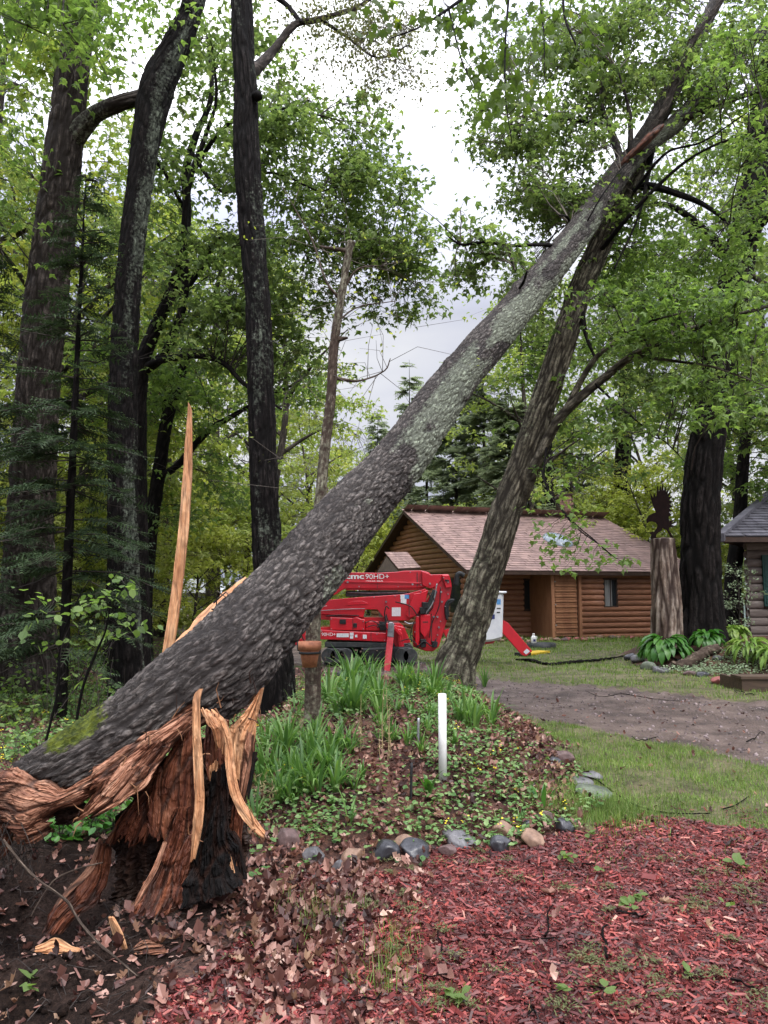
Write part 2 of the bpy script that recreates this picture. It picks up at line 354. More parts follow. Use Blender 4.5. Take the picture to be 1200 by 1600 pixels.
MT['wood_weather'] = woodmat('weathered_grey_wood', [(.32, (.055, .028, .02)), (.46, (.22, .165, .13)), (.62, (.37, .31, .265)), (.8, (.46, .40, .35))], s=13, bmp=.012, stretch=.1)
MT['twig'] = M('twig_bark', (.05, .04, .035), (.025, .02, .018), rough=.8)
MT['twig_light'] = M('pale_twig_bark', (.13, .11, .09), (.07, .06, .05), rough=.8)
G1 = [(0, (.075, .115, .045)), (.45, (.125, .185, .062)), (.8, (.17, .235, .08)), (1, (.24, .30, .11))]
MT['leaf_mid'] = leafmat('maple_leaves', G1, (1.5, 1.55, 1.0), .5)
MT['leaf_fresh'] = leafmat('fresh_green_leaves', [(0, (.08, .135, .045)), (.5, (.13, .20, .062)), (1, (.20, .28, .095))], (1.5, 1.6, .8), .5)
MT['leaf_yellow'] = leafmat('yellow_green_spring_leaves', [(0, (.19, .25, .045)), (.5, (.28, .34, .07)), (1, (.40, .44, .13))], (1.5, 1.5, .8), .5, objrand=.22)
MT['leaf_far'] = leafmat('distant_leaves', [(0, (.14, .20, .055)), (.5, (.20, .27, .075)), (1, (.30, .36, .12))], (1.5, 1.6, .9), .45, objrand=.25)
MT['leaf_dull'] = leafmat('olive_bud_leaves', [(0, (.08, .10, .04)), (.5, (.12, .14, .055)), (1, (.17, .16, .08))], (1.4, 1.4, 1), .4)
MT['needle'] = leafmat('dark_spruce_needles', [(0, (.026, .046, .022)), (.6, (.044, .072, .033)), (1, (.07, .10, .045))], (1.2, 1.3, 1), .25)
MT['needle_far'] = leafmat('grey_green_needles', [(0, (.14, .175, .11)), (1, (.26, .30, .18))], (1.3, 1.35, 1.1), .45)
MT['lily'] = leafmat('daylily_blades', [(0, (.06, .135, .04)), (.5, (.105, .205, .055)), (1, (.19, .30, .085))], (1.5, 1.7, .8), .35, rough=.4, spec=.4)
MT['cover'] = leafmat('ground_cover_leaves', [(0, (.06, .14, .035)), (.5, (.115, .21, .06)), (1, (.22, .32, .12))], (1.4, 1.5, .9), .3, rough=.45, spec=.4)
MT['hosta'] = leafmat('hosta_leaves', [(0, (.03, .11, .018)), (1, (.075, .19, .03))], (1.4, 1.6, .8), .3, rough=.4, spec=.4)
MT['hosta_y'] = leafmat('pale_hosta_leaves', [(0, (.10, .20, .03)), (1, (.22, .30, .08))], (1.4, 1.5, .8), .3, rough=.4)
MT['silver'] = leafmat('silver_green_leaves', [(0, (.14, .20, .11)), (1, (.27, .33, .21))], (1.2, 1.3, 1), .25)
MT['grass'] = leafmat('grass_blades', [(0, (.08, .135, .03)), (.5, (.14, .225, .05)), (.85, (.19, .27, .07)), (1, (.29, .27, .13))], (1.4, 1.5, .8), .35, patch=.28)
MT['straw'] = leafmat('dry_straw', [(0, (.30, .22, .11)), (1, (.42, .34, .20))], (1.2, 1.1, .9), .25)
MT['litter'] = leafmat('dead_leaves', [(0, (.025, .010, .009)), (.35, (.085, .034, .027)), (.65, (.21, .10, .078)), (.88, (.34, .19, .15)), (1, (.46, .31, .25))], (1.2, 1.0, .8), .18, rough=.5, spec=.4, patch=.3)
MT['litter_tan'] = leafmat('tan_dead_leaves', [(0, (.085, .040, .026)), (.5, (.20, .11, .068)), (1, (.37, .24, .155))], (1.2, 1.0, .8), .2, rough=.5)
MT['flower'] = M('yellow_flowers', (.75, .60, .03), (.6, .5, .02), rough=.6)
MT['chip'] = leafmat('red_mulch_chips', [(0, (.022, .005, .004)), (.35, (.075, .012, .011)), (.68, (.148, .023, .021)), (.91, (.235, .045, .038)), (.985, (.32, .085, .065)), (1, (.42, .24, .18))], (1, 1, 1), .02, rough=.5, spec=.4, patch=.38)

# ------------------------------------------------------------------ terrain
def hgt(x, y):
    x = np.asarray(x, float); y = np.asarray(y, float)
    e = ((x - .1) / 1.85) ** 2 + ((y - 8.3) / 3.7) ** 2
    h = .46 * (1 - sst(.05, 1.0, e))
    e2 = ((x - 8.9) / 3.4) ** 2 + ((y - 17.6) / 3.9) ** 2
    h = h + .5 * (1 - sst(.3, 1.0, e2))
    h = h + .14 * np.exp(-(((x + .95) / .5) ** 2 + ((y - 3.9) / .55) ** 2))
    h = h - .42 * np.exp(-(((x + 1.85) / .55) ** 2 + ((y - 4.15) / .55) ** 2) ** 1.5) - .10 * np.exp(-(((x + 1.45) / .2) ** 2 + ((y - 2.95) / .2) ** 2))
    h = h + .05 * np.exp(-(((x + 1.55) / .25) ** 2 + ((y - 3.3) / .12) ** 2))
    lake = sst(6, 16, x) * sst(31, 40, y); h = h - 1.6 * lake
    dr_ = inpoly(x, y, DRIVE); p2 = np.stack([x + y * .55, (x * -.55 + y) * .3, 0 * x], -1).reshape(-1, 3); h = h - dr_ * (.035 * sst(.45, .6, fbm(p2 * 1.3, 3, 77).reshape(x.shape))) + dr_ * ((fbm(np.stack([x, y, 0 * x], -1).reshape(-1, 3) * 7, 3, 78) - .5) * .03).reshape(x.shape)
    near = 1 - sst(15, 30, np.hypot(x, y))
    p = np.stack([x, y, 0 * x], -1).reshape(-1, 3)
    b = ((fbm(p * 1.3, 3, 2) - .5) * .10 + (fbm(p * 9, 3, 8) - .5) * .022).reshape(x.shape)
    soil = np.exp(-(((x + 1.5) / .7) ** 2 + ((y - 3.1) / .8) ** 2)); b = b + soil * ((fbm(p * 14, 4, 18) - .5) * .14).reshape(x.shape)
    return h + b * (.25 + .75 * near) * (1 - .8 * (dmask(x, y)))
def GH(px, py):
    """where the view ray through a pixel meets the ground"""
    t = np.concatenate([np.arange(1.8, 14, .02), np.arange(14, 60, .1)])
    pts = np.array([P(px, py, y) for y in t]); d = pts[:, 2] - hgt(pts[:, 0], pts[:, 1]); k = np.argmax(d < 0)
    if d[k] >= 0: k = len(t) - 1
    q = pts[k].copy(); q[2] = hgt(q[0:1], q[1:2])[0]; return q
def G0(px, py):
    d = P(px, py, 1.0) - np.array((0, 0, CAMZ)); k = -CAMZ / d[2]; return (d[0] * k, d[1] * k)
DRIVE = [(16, 1.5), (8, 2.2), (5.2, 4.2), (3.75, 6.75), (2.9, 8.2), (1.9, 9.7), (1.05, 11.6), (.1, 13.6), (-2.2, 17.2), (-5.6, 24), (-9, 31), (-14, 42), (-13, 45),
         (-8, 33), (-3.4, 24), (.3, 18.8), (1.5, 15.6), (1.9, 14.3), (3.1, 13.3), (4.5, 12.4), (5.9, 10.9), (9, 8.8), (16, 6.5)]
MULCH = [G0(*q) for q in [(415, 1440), (450, 1385), (520, 1362), (600, 1358), (700, 1340), (790, 1322), (860, 1305), (925, 1290), (1000, 1278), (1100, 1280), (1230, 1300), (1500, 1350)]] + \
        [(6, 3.5), (6, -3), (-.6, -3), (-.75, 1.5), (-.98, 2.75), (-.72, 3.2)]
BED = [(-1.75, 8.6), (-1.3, 5.6), (-.75, 4.75), (-.4, 4.55), (.1, 4.5), (.55, 4.7), (.95, 4.9), (1.35, 5.3), (1.6, 5.9), (1.75, 6.9), (1.75, 8.4), (1.4, 9.8), (.9, 11.5), (.2, 12.9), (-1.2, 13.3), (-1.8, 11)]
HBED = [(5.5, 15.7), (5.9, 14.6), (7.2, 13.9), (9, 13.4), (11.2, 12.9), (14, 12.4), (15, 18), (12, 22), (8, 21.5), (6, 19)]
LAWN = [(.6, 12.8), (.8, 8), (1.4, 5.2), (2.6, 4.4), (6, 3), (14, -2), (60, -2), (60, 27), (26, 33), (9, 34), (3, 60), (-9, 60), (-3.3, 30), (-4.5, 22.5), (-.6, 16)]
LAWN2 = [(-6.2, 27.5), (-18, 50), (-40, 70), (-40, 44), (-14, 30)]
SOIL = [(-3.2, 3.0), (-2.3, 2.2), (-1.2, 2.0), (-.85, 2.5), (-.85, 3.3), (-.55, 3.9), (-.7, 4.5), (-1.3, 5.0), (-2.1, 5.1), (-3.0, 4.9)]
def jit(x, y, a=.24, f=2.6):
    s = np.shape(x); p = np.stack([np.ravel(x), np.ravel(y), 0 * np.ravel(x)], -1)
    return x + (fbm(p * f, 3, 31).reshape(s) - .5) * 2 * a, y + (fbm(p * f, 3, 47).reshape(s) - .5) * 2 * a
def dmask(x, y): return inpoly(x, y, DRIVE).astype(float)
def region(x, y):
    x, y = jit(np.asarray(x, float), np.asarray(y, float)); r = np.zeros(x.shape, int)
    r[inpoly(x, y, LAWN) | inpoly(x, y, LAWN2)] = 2; r[inpoly(x, y, HBED)] = 4; r[inpoly(x, y, BED)] = 4
    r[inpoly(x, y, MULCH)] = 1; r[inpoly(x, y, SOIL)] = 5; r[inpoly(x, y, DRIVE)] = 3
    return r
def geo(a, b, n): return a * (b / a) ** (np.arange(1, n + 1) / n)
gx = np.concatenate([-geo(16, 420, 26)[::-1], np.arange(-16, -4, .25), np.arange(-4, 5, .055), np.arange(5, 20, .2), geo(20, 420, 26)])
gy = np.concatenate([-geo(3, 300, 14)[::-1], np.arange(-3, 1.8, .3), np.arange(1.8, 9, .055), np.arange(9, 34, .16), geo(34, 520, 46)])
GX, GY = np.meshgrid(gx, gy); GZ = hgt(GX, GY)
V = np.stack([GX, GY, GZ], -1).reshape(-1, 3); nx = len(gx)
ii = np.arange(len(gy) - 1)[:, None] * nx; jj = np.arange(nx - 1)[None]
F = np.stack([ii + jj, ii + jj + 1, ii + nx + jj + 1, ii + nx + jj], -1).reshape(-1, 4)
fc = V[F].mean(1); reg = region(fc[:, 0], fc[:, 1])
def groundmat(name, stops, s1=3, s2=40, bmp=.02, rough=.85, extra=None, spec=.3):
    m, t, b = newmat(name); g = gpos(t); a = noise(t, g, s1, 5, .6); c = noise(t, g, s2, 8, .7)
    f = math_(t, 'ADD', math_(t, 'MULTIPLY', a, .5), math_(t, 'MULTIPLY', c, .5)); f = math_(t, 'ADD', math_(t, 'MULTIPLY', math_(t, 'SUBTRACT', f, .5), 1.9), .5, True); col = ramp(t, f, stops)
    if extra: col = mixc(t, ramp(t, noise(t, g, extra[0], 4), [(extra[1], 0.), (extra[1] + .12, 1.)]), col, extra[2])
    t.links.new(col, b.inputs['Base Color']); b.inputs['Specular IOR Level'].default_value = spec
    rr = ramp(t, a, [(.35, rough), (.7, max(rough - .3, .25))]); t.links.new(rr, b.inputs['Roughness']); bump(t, b, c, bmp); return m
GM = {0: ('forest_floor', groundmat('leafy_forest_soil', [(.3, (.018, .010, .008)), (.5, (.06, .030, .022)), (.68, (.14, .07, .05))], extra=(1.4, .52, (.035, .06, .015)))),
      1: ('mulch_bed', groundmat('red_mulch_base', [(.3, (.035, .008, .008)), (.52, (.11, .02, .018)), (.7, (.20, .045, .038))], s2=70)),
      2: ('lawn', groundmat('lawn_soil', [(.3, (.045, .038, .02)), (.5, (.085, .085, .035)), (.7, (.14, .115, .065))], s2=25, extra=(2.3, .60, (.13, .085, .06)))),
      3: ('gravel_driveway', groundmat('wet_gravel_mud', [(.3, (.028, .017, .013)), (.5, (.095, .062, .050)), (.74, (.20, .145, .122))], s1=1.6, s2=45, bmp=.03, rough=.75, spec=.5)),
      4: ('flower_bed', groundmat('bed_soil', [(.3, (.018, .009, .007)), (.5, (.06, .025, .018)), (.7, (.16, .075, .05))], s2=50)),
      5: ('bare_soil', groundmat('dark_wet_soil', [(.3, (.009, .005, .004)), (.5, (.027, .016, .012)), (.78, (.075, .046, .036))], s1=5, s2=60, bmp=.05, rough=.95, spec=.12))}
for k, (nm, m) in GM.items():
    f = F[reg == k]; u, inv = np.unique(f, return_inverse=True)
    me = mesh_np(nm, V[u], inv.reshape(-1, 4), m); ob = bpy.data.objects.new(nm, me); COL.objects.link(ob); ob['kind'] = 'structure'
# lake, seen between the trees at the right
m, t, b = newmat('lake_water'); b.inputs['Base Color'].default_value = (.10, .13, .15, 1); b.inputs['Roughness'].default_value = .12
bump(t, b, noise(t, scaled(t, gpos(t), (1, 3, 1)), 1.5, 4), .05)
lv = np.array([(5, 33, -.55), (420, 33, -.55), (420, 420, -.55), (5, 420, -.55)]); ob = bpy.data.objects.new('lake', mesh_np('lake', lv, np.array([[0, 1, 2, 3]]), m)); COL.objects.link(ob); ob['kind'] = 'structure'

# ------------------------------------------------------------------ leaf, blade and chip templates
half = [(.0, .0), (.30, -.04), (.24, .17), (.56, .40), (.27, .50), (.14, .68), (0, 1.0)]
o = half + [(-x, y) for x, y in half[-2:0:-1]]
MAPLE = np.array([(0, .36, .03)] + [(x, y, -.16 * (abs(x) * 1.2 + y * .5) * (x * x + y * y) ** .5) for x, y in o])
MAPLE_F = np.array([(0, i + 1, (i + 1) % len(o) + 1) for i in range(len(o))])
TRI3 = np.array([(0, 0, 0), (.45, .30, -.14), (.17, .50, 0.0), (0, 1, -.22), (-.17, .50, 0.0), (-.45, .30, -.14), (0, .4, .05)])
TRI3_F = np.array([(0, 1, 2), (0, 2, 3), (0, 3, 4), (0, 4, 5)]); TRI3 = TRI3[:6]
KITE = np.array([(0, 0, 0), (.34, .45, -.08), (0, 1, -.14), (-.34, .45, -.08)]); KITE_F = np.array([(0, 1, 2), (0, 2, 3)])
OVAL = np.array([(0, 0, 0), (.30, .25, .04), (.36, .6, .03), (0, 1, -.08), (-.36, .6, .03), (-.30, .25, .04), (0, .5, -.03)])
OVAL_F = np.array([(0, 1, 2), (0, 2, 3), (0, 3, 4), (0, 4, 5)]); OVAL = OVAL[:6]
OAK = np.array([(0, 0, .04), (.13, .14, .06), (.10, .27, .02), (.26, .40, .20), (.15, .50, .06), (.25, .68, .22), (.13, .78, .10), (.02, 1, .20), (-.12, .82, .08), (-.20, .70, .05), (-.15, .55, .02), (-.30, .42, .10), (-.11, .30, 0), (-.14, .13, .02), (0, .5, -.06)])
OAK_F = np.array([(14, i, (i + 1) % 14) for i in range(14)]); OAK2 = OAK[[0, 1, 3, 4, 5, 7, 9, 10, 11, 13, 14]]; OAK2_F = np.array([(10, i, (i + 1) % 10) for i in range(10)])
CHIP = np.array([(-.5, -.5, 0), (.42, -.38, 0), (.5, .5, 0), (-.4, .42, 0), (-.36, 0, .8), (.40, .05, .8)])
CHIP_F3 = np.array([(0, 4, 3), (1, 2, 5)]); CHIP_F4 = np.array([(0, 1, 5, 4), (4, 5, 2, 3)])
BLADE = np.array([(-.5, 0, 0), (.5, 0, 0), (.38, .12, .5), (-.38, .12, .5), (0, .42, 1.0)]); BL3 = np.array([(3, 2, 4)]); BL4 = np.array([(0, 1, 2, 3)])
TWIGN = []
_f = []
for s in (-1, 1):
    for k in range(5):
        y = .07 + k * .185; l = .34 * (1 - .55 * k / 5); b = len(TWIGN)
        TWIGN += [(0, y - .045, 0), (s * l, y + l * .55, -.05), (0, y + .045, .01)]; _f.append((b, b + 1, b + 2))
b = len(TWIGN); TWIGN += [(-.02, 0, 0), (.02, 0, 0), (0, 1.1, -.06)]; _f.append((b, b + 1, b + 2))
TWIGN = np.array(TWIGN); TWIGN_F = np.array(_f); TWIGW = TWIGN.copy()
for _i in range(0, len(TWIGN) - 3, 3): TWIGW[_i, 1] -= .06; TWIGW[_i + 2, 1] += .06; TWIGW[_i + 1, 0] *= .85

def spray_leaves(C, n, spread, size, droop=-.45, T=(TRI3, TRI3_F), flat=.45, szv=.5):
    """n leaves round each spray centre"""
    C = np.repeat(C, n, 0); k = len(C); p = C + rng.normal(0, 1, (k, 3)) * np.array((spread, spread, spread * flat))
    r = rots(rng.uniform(0, 2 * np.pi, k), rng.normal(droop, .45, k), rng.normal(0, .4, k))
    return inst(T[0], T[1], p, r, size * rng.uniform(1 - szv, 1 + szv, k))
def crown(th, skel, clumps, mat, size=.11, per=7, T=(TRI3, TRI3_F), tw='twig', flat=.5, sprd=None, br=.014, droop=-.45, thin=.72, wide=1.5):
    """clumps: rows x,y,z, radius, sprays. Boughs run from the nearest point of the limbs to each clump, twigs to each spray"""
    skel = np.asarray(skel, float); cl = np.asarray(clumps, float); LV = []; S, E, A, Bq = [], [], [], []
    for c in cl:
        d = np.linalg.norm(skel - c[:3] + np.array((0, 0, .4)), axis=1); s = skel[np.argmin(d)]; k = max(1, int(c[4])); r = c[3]
        k = max(1, int(k * thin)); r = r * wide; ph = rng.uniform(0, 6.28); q = rng.normal(0, 1, (k, 3)) * (.62, .30, .5); cph, sph = math.cos(ph), math.sin(ph); q = np.stack([q[:, 0] * cph - q[:, 1] * sph, q[:, 0] * sph + q[:, 1] * cph, q[:, 2]], -1) * r; q[:, 2] *= flat * .6; q[:, 2] -= .22 * (q[:, 0] ** 2 + q[:, 1] ** 2) / max(r, .01)
        C = c[:3] + q; LV.append(C)
        d1 = c[:3] - s; L = np.linalg.norm(d1)
        m = s + d1 * .55 + np.array((0, 0, .12 * L)) + rng.normal(0, .04 * L + .01, 3)
        S += [s, m]; E += [m, c[:3]]; rr = br * (.6 + .25 * L); A += [rr, rr * .7]; Bq += [rr * .7, rr * .4]
        pick = rng.choice(k, min(k, 14), replace=False); base = np.where(rng.random((len(pick), 1)) < .5, c[:3], m)
        for a_, b_ in zip(base, C[pick]): S.append(a_); E.append(b_); A.append(rr * .38); Bq.append(.0022 * max(1, size / .1))
    LV = np.concatenate(LV); ex, ey = proj(LV); LV = LV[~((LV[:, 1] < 17) & (ex > 1003) & (ex < 1066) & (ey > 735) & (ey < 850))]   # no twigs of the nearer crowns grow here
    V, F = spray_leaves(LV, per, sprd or size * 1.1, size, droop, T)
    th.part('crown', V, F, MT[mat], kind='stuff', smooth=False)
    V, F = twigs(S, E, A, Bq, .05); th.part('twigs', V, F, MT[tw], kind='stuff')
def pclumps(rows, seed=0):
    """rows: px,py,Y, spread px, spread py, depth spread, number, clump radius m, sprays each -> clump rows"""
    g = np.random.default_rng(seed); out = []
    for px, py, Y, sx, sy, sy_, n, r, k in rows:
        for _ in range(n):
            u = g.uniform(-1, 1, 2)
            while u.dot(u) > 1: u = g.uniform(-1, 1, 2)
            q = P(px + u[0] * sx, py + u[1] * sy, Y + g.uniform(-1, 1) * sy_); out.append([*q, r * g.uniform(.7, 1.3), k * g.uniform(.7, 1.3)])
    return out
def limb(th, rows, mat, nv=60, na=14, amp=.006, name='limb', lich=.0, seed=0, **kw):
    """rows px,py,Y,radius"""
    q = np.array([list(P(a, b, c)) + [d] for a, b, c, d in rows]); V, F, A = sweep(q, nv, na, amp, seed=seed, lich=lich, **kw)
    th.part(name, V, F, MT[mat], A); return catmull(q, 24)[:, :3]

# ------------------------------------------------------------------ cabin behind the drive
def logwall(th, o, u, z0, rows, pitch, mat, length_at, holes=(), nrm=None, r=None, back=.03):
    """half-round logs laid row on row; length_at(z) -> (s0,s1); holes (s0,s1,z0,z1) are left out"""
    o = np.array(o, float); u = np.array((*u, 0.)); nn = np.array((*nrm, 0.)); a = np.linspace(-np.pi / 2, np.pi / 2, 7)
    cr, bw = pitch / 2, pitch * .30
    for i in range(rows):
        z = z0 + pitch * (i + .5); s0, s1 = length_at(z)
        if s1 - s0 < .08: continue
        segs = [(s0, s1)]
        for h in holes:
            if h[2] < z < h[3]:
                ns = []
                for p, q in segs:
                    if h[0] > p: ns.append((p, min(q, h[0])))
                    if h[1] < q: ns.append((max(p, h[1]), q))
                    if h[0] >= q or h[1] <= p: pass
                segs = [s for s in ns if s[1] - s[0] > .03]
        for p, q in segs:
            ring = [np.cos(a) * bw, np.sin(a) * cr * .985]
            V = np.concatenate([o + u * s + nn * (ring[0][:, None]) + np.array((0, 0, 1.)) * (ring[1][:, None] + z) for s in (p, q)])
            b = len(V); V = np.vstack([V, V[0] - nn * back, V[6] - nn * back, V[7] - nn * back, V[13] - nn * back])
            F4 = [(k, k + 1, k + 8, k + 7) for k in range(6)]; F4 += [(6, b + 1, b + 3, 13)]
            th.part('log', V, [np.array(F4), np.array([(0, 1, 3), (1, 2, 3), (0, 3, 6), (3, 4, 5), (3, 5, 6), (7, 10, 8), (8, 10, 9), (7, 13, 10), (10, 12, 11), (10, 13, 12)])], mat)
def shingles(o, u, v, L, W, rowh, tab, edge=None, lift=.014):
    """courses of separate tabs on a roof plane; u along the eave, v up the slope; edge(vv)->(s0,s1)"""
    o, u, v = (np.array(q, float) for q in (o, u, v)); n = np.cross(u, v); n /= np.linalg.norm(n); P_, S_ = [], []
    for i in range(int(W / rowh) + 1):
        vv = i * rowh; s0, s1 = edge(vv / W) if edge else (0, L); k = int((s1 - s0) / tab) + 1
        for j in range(k + 1):
            a = s0 + (j - .5 * (i % 2)) * tab + random.uniform(-.02, .02); b = min(a + tab * .985, s1); a = max(a, s0)
            if b - a > .02: P_.append(o + u * ((a + b) / 2) + v * vv + n * random.uniform(0, .004)); S_.append((b - a, rowh * 1.12, 1))
    T = np.array([(-.5, -.04, lift), (.5, -.04, lift), (.5, 1, .002), (-.5, 1, .002), (-.5, -.04, 0), (.5, -.04, 0)]); n_ = len(P_)
    Rm = np.tile(np.stack([u, v, n], 1)[None], (n_, 1, 1)); return inst(T, [np.array([(0, 1, 2, 3), (4, 5, 1, 0)])], np.array(P_), Rm, np.array(S_))
LOGM = M('brown_log_siding', (.36, .165, .098), (.26, .115, .068), rough=.5, scale=3, stretch=(1, 1, 6), bmp=.004)
PANEL = M('orange_brown_panel', (.38, .185, .10), (.29, .135, .075), rough=.6, scale=4, stretch=(1, 1, .3))
DKWOOD = M('dark_brown_trim', (.06, .035, .026), (.04, .024, .018), rough=.7)
SHR = M('pinkish_red_shingle', (.26, .175, .155), (.18, .12, .11), rough=.9, scale=2.2, island=.16, bmp=.0)
SHG = M('slate_grey_shingle', (.115, .11, .13), (.07, .067, .082), rough=.9, scale=2.2, island=.28)
GLASS, t, b = newmat('dark_window_glass'); b.inputs['Base Color'].default_value = (.02, .024, .028, 1); b.inputs['Roughness'].default_value = .08
CURT = M('grey_curtain', (.30, .30, .30), (.14, .14, .15), rough=.9, scale=9, stretch=(6, 6, .15))
METAL = M('bright_hardware', (.6, .6, .6), rough=.35, metal=.8)
th18 = R(18); CU = np.array((math.cos(th18), math.sin(th18))); CN = np.array((-math.sin(th18), math.cos(th18))); CO = np.array((2.71, 24.5))
LC, HW, EZ, RZ = 9.64, 6.2, 2.33, 4.95
def C3(s, t, z): q = CO + CU * s + CN * t; return np.array((q[0], q[1], z))
def s_at(px, t, py=940):
    d = P(px, py, 1.0); a = CO + CN * t   # ray (d.x, 1) * k
    A = np.array([[d[0], -CU[0]], [1.0, -CU[1]]]); return np.linalg.solve(A, a)[1]
cab = Thing('log_cabin', 'long brown log cabin with pinkish red shingle roof behind the driveway', 'cabin', (*(CO + CU * 4.8 + CN * 6), 0))
def cbox(th, name, s0, s1, t0, t1, z0, z1, mat, parent=None, label=None):
    V = np.array([C3(s, t, z) for z in (z0, z1) for t in (t0, t1) for s in (s0, s1)]); return th.part(name, V, box(0, 1, 0, 1, 0, 1)[1], mat, parent=parent, label=label, smooth=False)
OV = .42; TF = .30   # end and front overhang
sd0 = s_at(862, TF); sd1 = s_at(905, TF); REC = 1.5
sl0 = OV
# front wall: recessed left half, flush right half
fw_h = [(s_at(943, TF), s_at(964, TF), 1.6 - (948 - 925.6) / FPX * 26.3, 1.6 + (925.6 - 905) / FPX * 26.3)]
logwall(cab, C3(0, TF, 0), CU, -.05, 12, .195, LOGM, lambda z: (sd1 + .05, LC - OV), fw_h, -CN)
TL = TF + REC
lw = (s_at(818, TL), s_at(839, TL)); lz = (1.6 - (952 - 925.6) / FPX * 27, 1.6 + (925.6 - 906) / FPX * 27)
logwall(cab, C3(0, TL, 0), CU, -.05, 12, .195, LOGM, lambda z: (OV, sd0), [(lw[0], lw[1], lz[0], lz[1])], -CN)
cbox(cab, 'wall', OV + .06, LC - OV, TL + .04, 2 * HW - .4, -.1, 2.33, DKWOOD)
cbox(cab, 'wall', sd0 + .1, LC - OV - .03, TF + .05, TL + .1, -.1, 2.33, DKWOOD)
cbox(cab, 'side_panel', sd0 - .02, sd0 + .05, TF - .02, TL + .02, -.05, 2.33, PANEL)
cbox(cab, 'corner_trim', sd0 - .05, sd0 + .07, TF - .09, TF - .02, -.05, 2.35, PANEL)
cbox(cab, 'corner_trim', sd1 - .05, sd1 + .05, TF - .09, TF + .03, -.05, 2.35, PANEL)
cbox(cab, 'corner_post', LC - OV - .03, LC - OV + .09, TF - .1, TF + .05, -.05, 1.2, DKWOOD)
door = cbox(cab, 'door', sd0 + .10, sd1 - .10, TF + .0, TF + .04, .08, 2.26, PANEL)
bd = (sd1 - sd0 - .24) / 1
for k in range(24):
    z = .10 + k * .09; cbox(cab, 'slat', sd0 + .12, sd1 - .12, TF - .022 - .03 * (k % 2), TF - .001, z, z + .070, PANEL, parent=door)
for z in (.45, 1.15, 1.95): cbox(cab, 'hinge', sd0 + .07, sd0 + .16, TF - .045, TF - .02, z, z + .05, METAL, parent=door)
def cwin(s0, s1, t, z0, z1, cur=True):
    f = cbox(cab, 'window', s0 - .02, s1 + .02, t - .05, t + .03, z0 - .05, z0 + .02, DKWOOD)
    for nm, a in (('frame', (s0 - .02, s1 + .02, z1 - .03, z1 + .04)), ('frame', (s0 - .02, s0 + .04, z0 + .02, z1 - .03)), ('frame', (s1 - .04, s1 + .02, z0 + .02, z1 - .03)), ('frame', ((s0 + s1) / 2 - .012, (s0 + s1) / 2 + .012, z0 + .02, z1 - .03))):
        cbox(cab, nm, a[0], a[1], t - .05, t + .02, a[2], a[3], DKWOOD, parent=f)
    cbox(cab, 'pane', s0 + .03, s1 - .03, t - .012, t - .006, z0, z1, GLASS, parent=f)
    if cur: cbox(cab, 'curtain', s0 + .04, s0 + (s1 - s0) * .62, t - .02, t - .0125, z0 + .02, z1 - .03, CURT, parent=f)
    return f
cwin(*(fw_h[0][0], fw_h[0][1]), TF, fw_h[0][2], fw_h[0][3])
cwin(lw[0], lw[1], TL, lz[0], lz[1], cur=False)
# gable end (left): logs up to the peak
sl = (RZ - EZ) / HW
def gl(z):
    e = .45 if z < EZ else .45 + (z - EZ) / sl; return (e, 2 * HW - e)
logwall(cab, C3(OV, 0, 0), CN, -.05, 25, .195, LOGM, gl, [(1.3, 2.2, .9, 2.1)], -CU)
V = np.array([C3(OV + .06, .3, EZ - .1), C3(OV + .06, 2 * HW - .3, EZ - .1), C3(OV + .06, HW, RZ - .12), C3(LC - OV - .02, .3, EZ - .1), C3(LC - OV - .02, 2 * HW - .3, EZ - .1), C3(LC - OV - .02, HW, RZ - .12)])
cab.part('gable', V, [np.array([(0, 1, 2), (3, 5, 4)])], DKWOOD, smooth=False)
cbox(cab, 'window', OV - .06, OV + .02, 1.3, 2.2, .9, 2.1, GLASS)
# roof slabs, fascia, shingles
nrmS = np.array((CN[0], CN[1], sl)); nrmS /= np.linalg.norm(nrmS); SL = math.hypot(HW, RZ - EZ)
def roofslab(th, C, L, flip, sm, rows=26):
    vdir = C(0, 1, sl) - C(0, 0, 0) if not flip else C(0, -1, sl) - C(0, 0, 0); vdir /= np.linalg.norm(vdir)
    udir = C(1, 0, 0) - C(0, 0, 0); o = C(0, 0 if not flip else 2 * HW, EZ); a, b_, c, d = o, o + udir * L, o + udir * L + vdir * SL, o + vdir * SL
    dn = np.array((0, 0, -.12)); V = np.array([a, b_, c, d, a + dn, b_ + dn, c + dn, d + dn]) - np.array((0, 0, .012))
    r = th.part('roof', V, np.array([(0, 1, 2, 3), (4, 7, 6, 5), (0, 4, 5, 1), (2, 6, 7, 3), (0, 3, 7, 4), (1, 5, 6, 2)]), DKWOOD, smooth=False)
    o2 = o if not flip else o + udir * L; ud = udir if not flip else -udir
    V, F = shingles(o2, ud, vdir, L, SL, SL / rows, .31, lift=.02); th.part('shingles', V, F, sm, parent=r, kind='stuff', smooth=False)
    return r
roof = roofslab(cab, C3, LC, False, SHR, 30); roofslab(cab, C3, LC, True, SHR, 14)
V, F = ptube([C3(.02, HW, RZ + .0), C3(LC / 2, HW, RZ + .0), C3(LC - .02, HW, RZ + .0)], .035, 6); cab.part('ridge_cap', V, F, SHR, parent=roof)
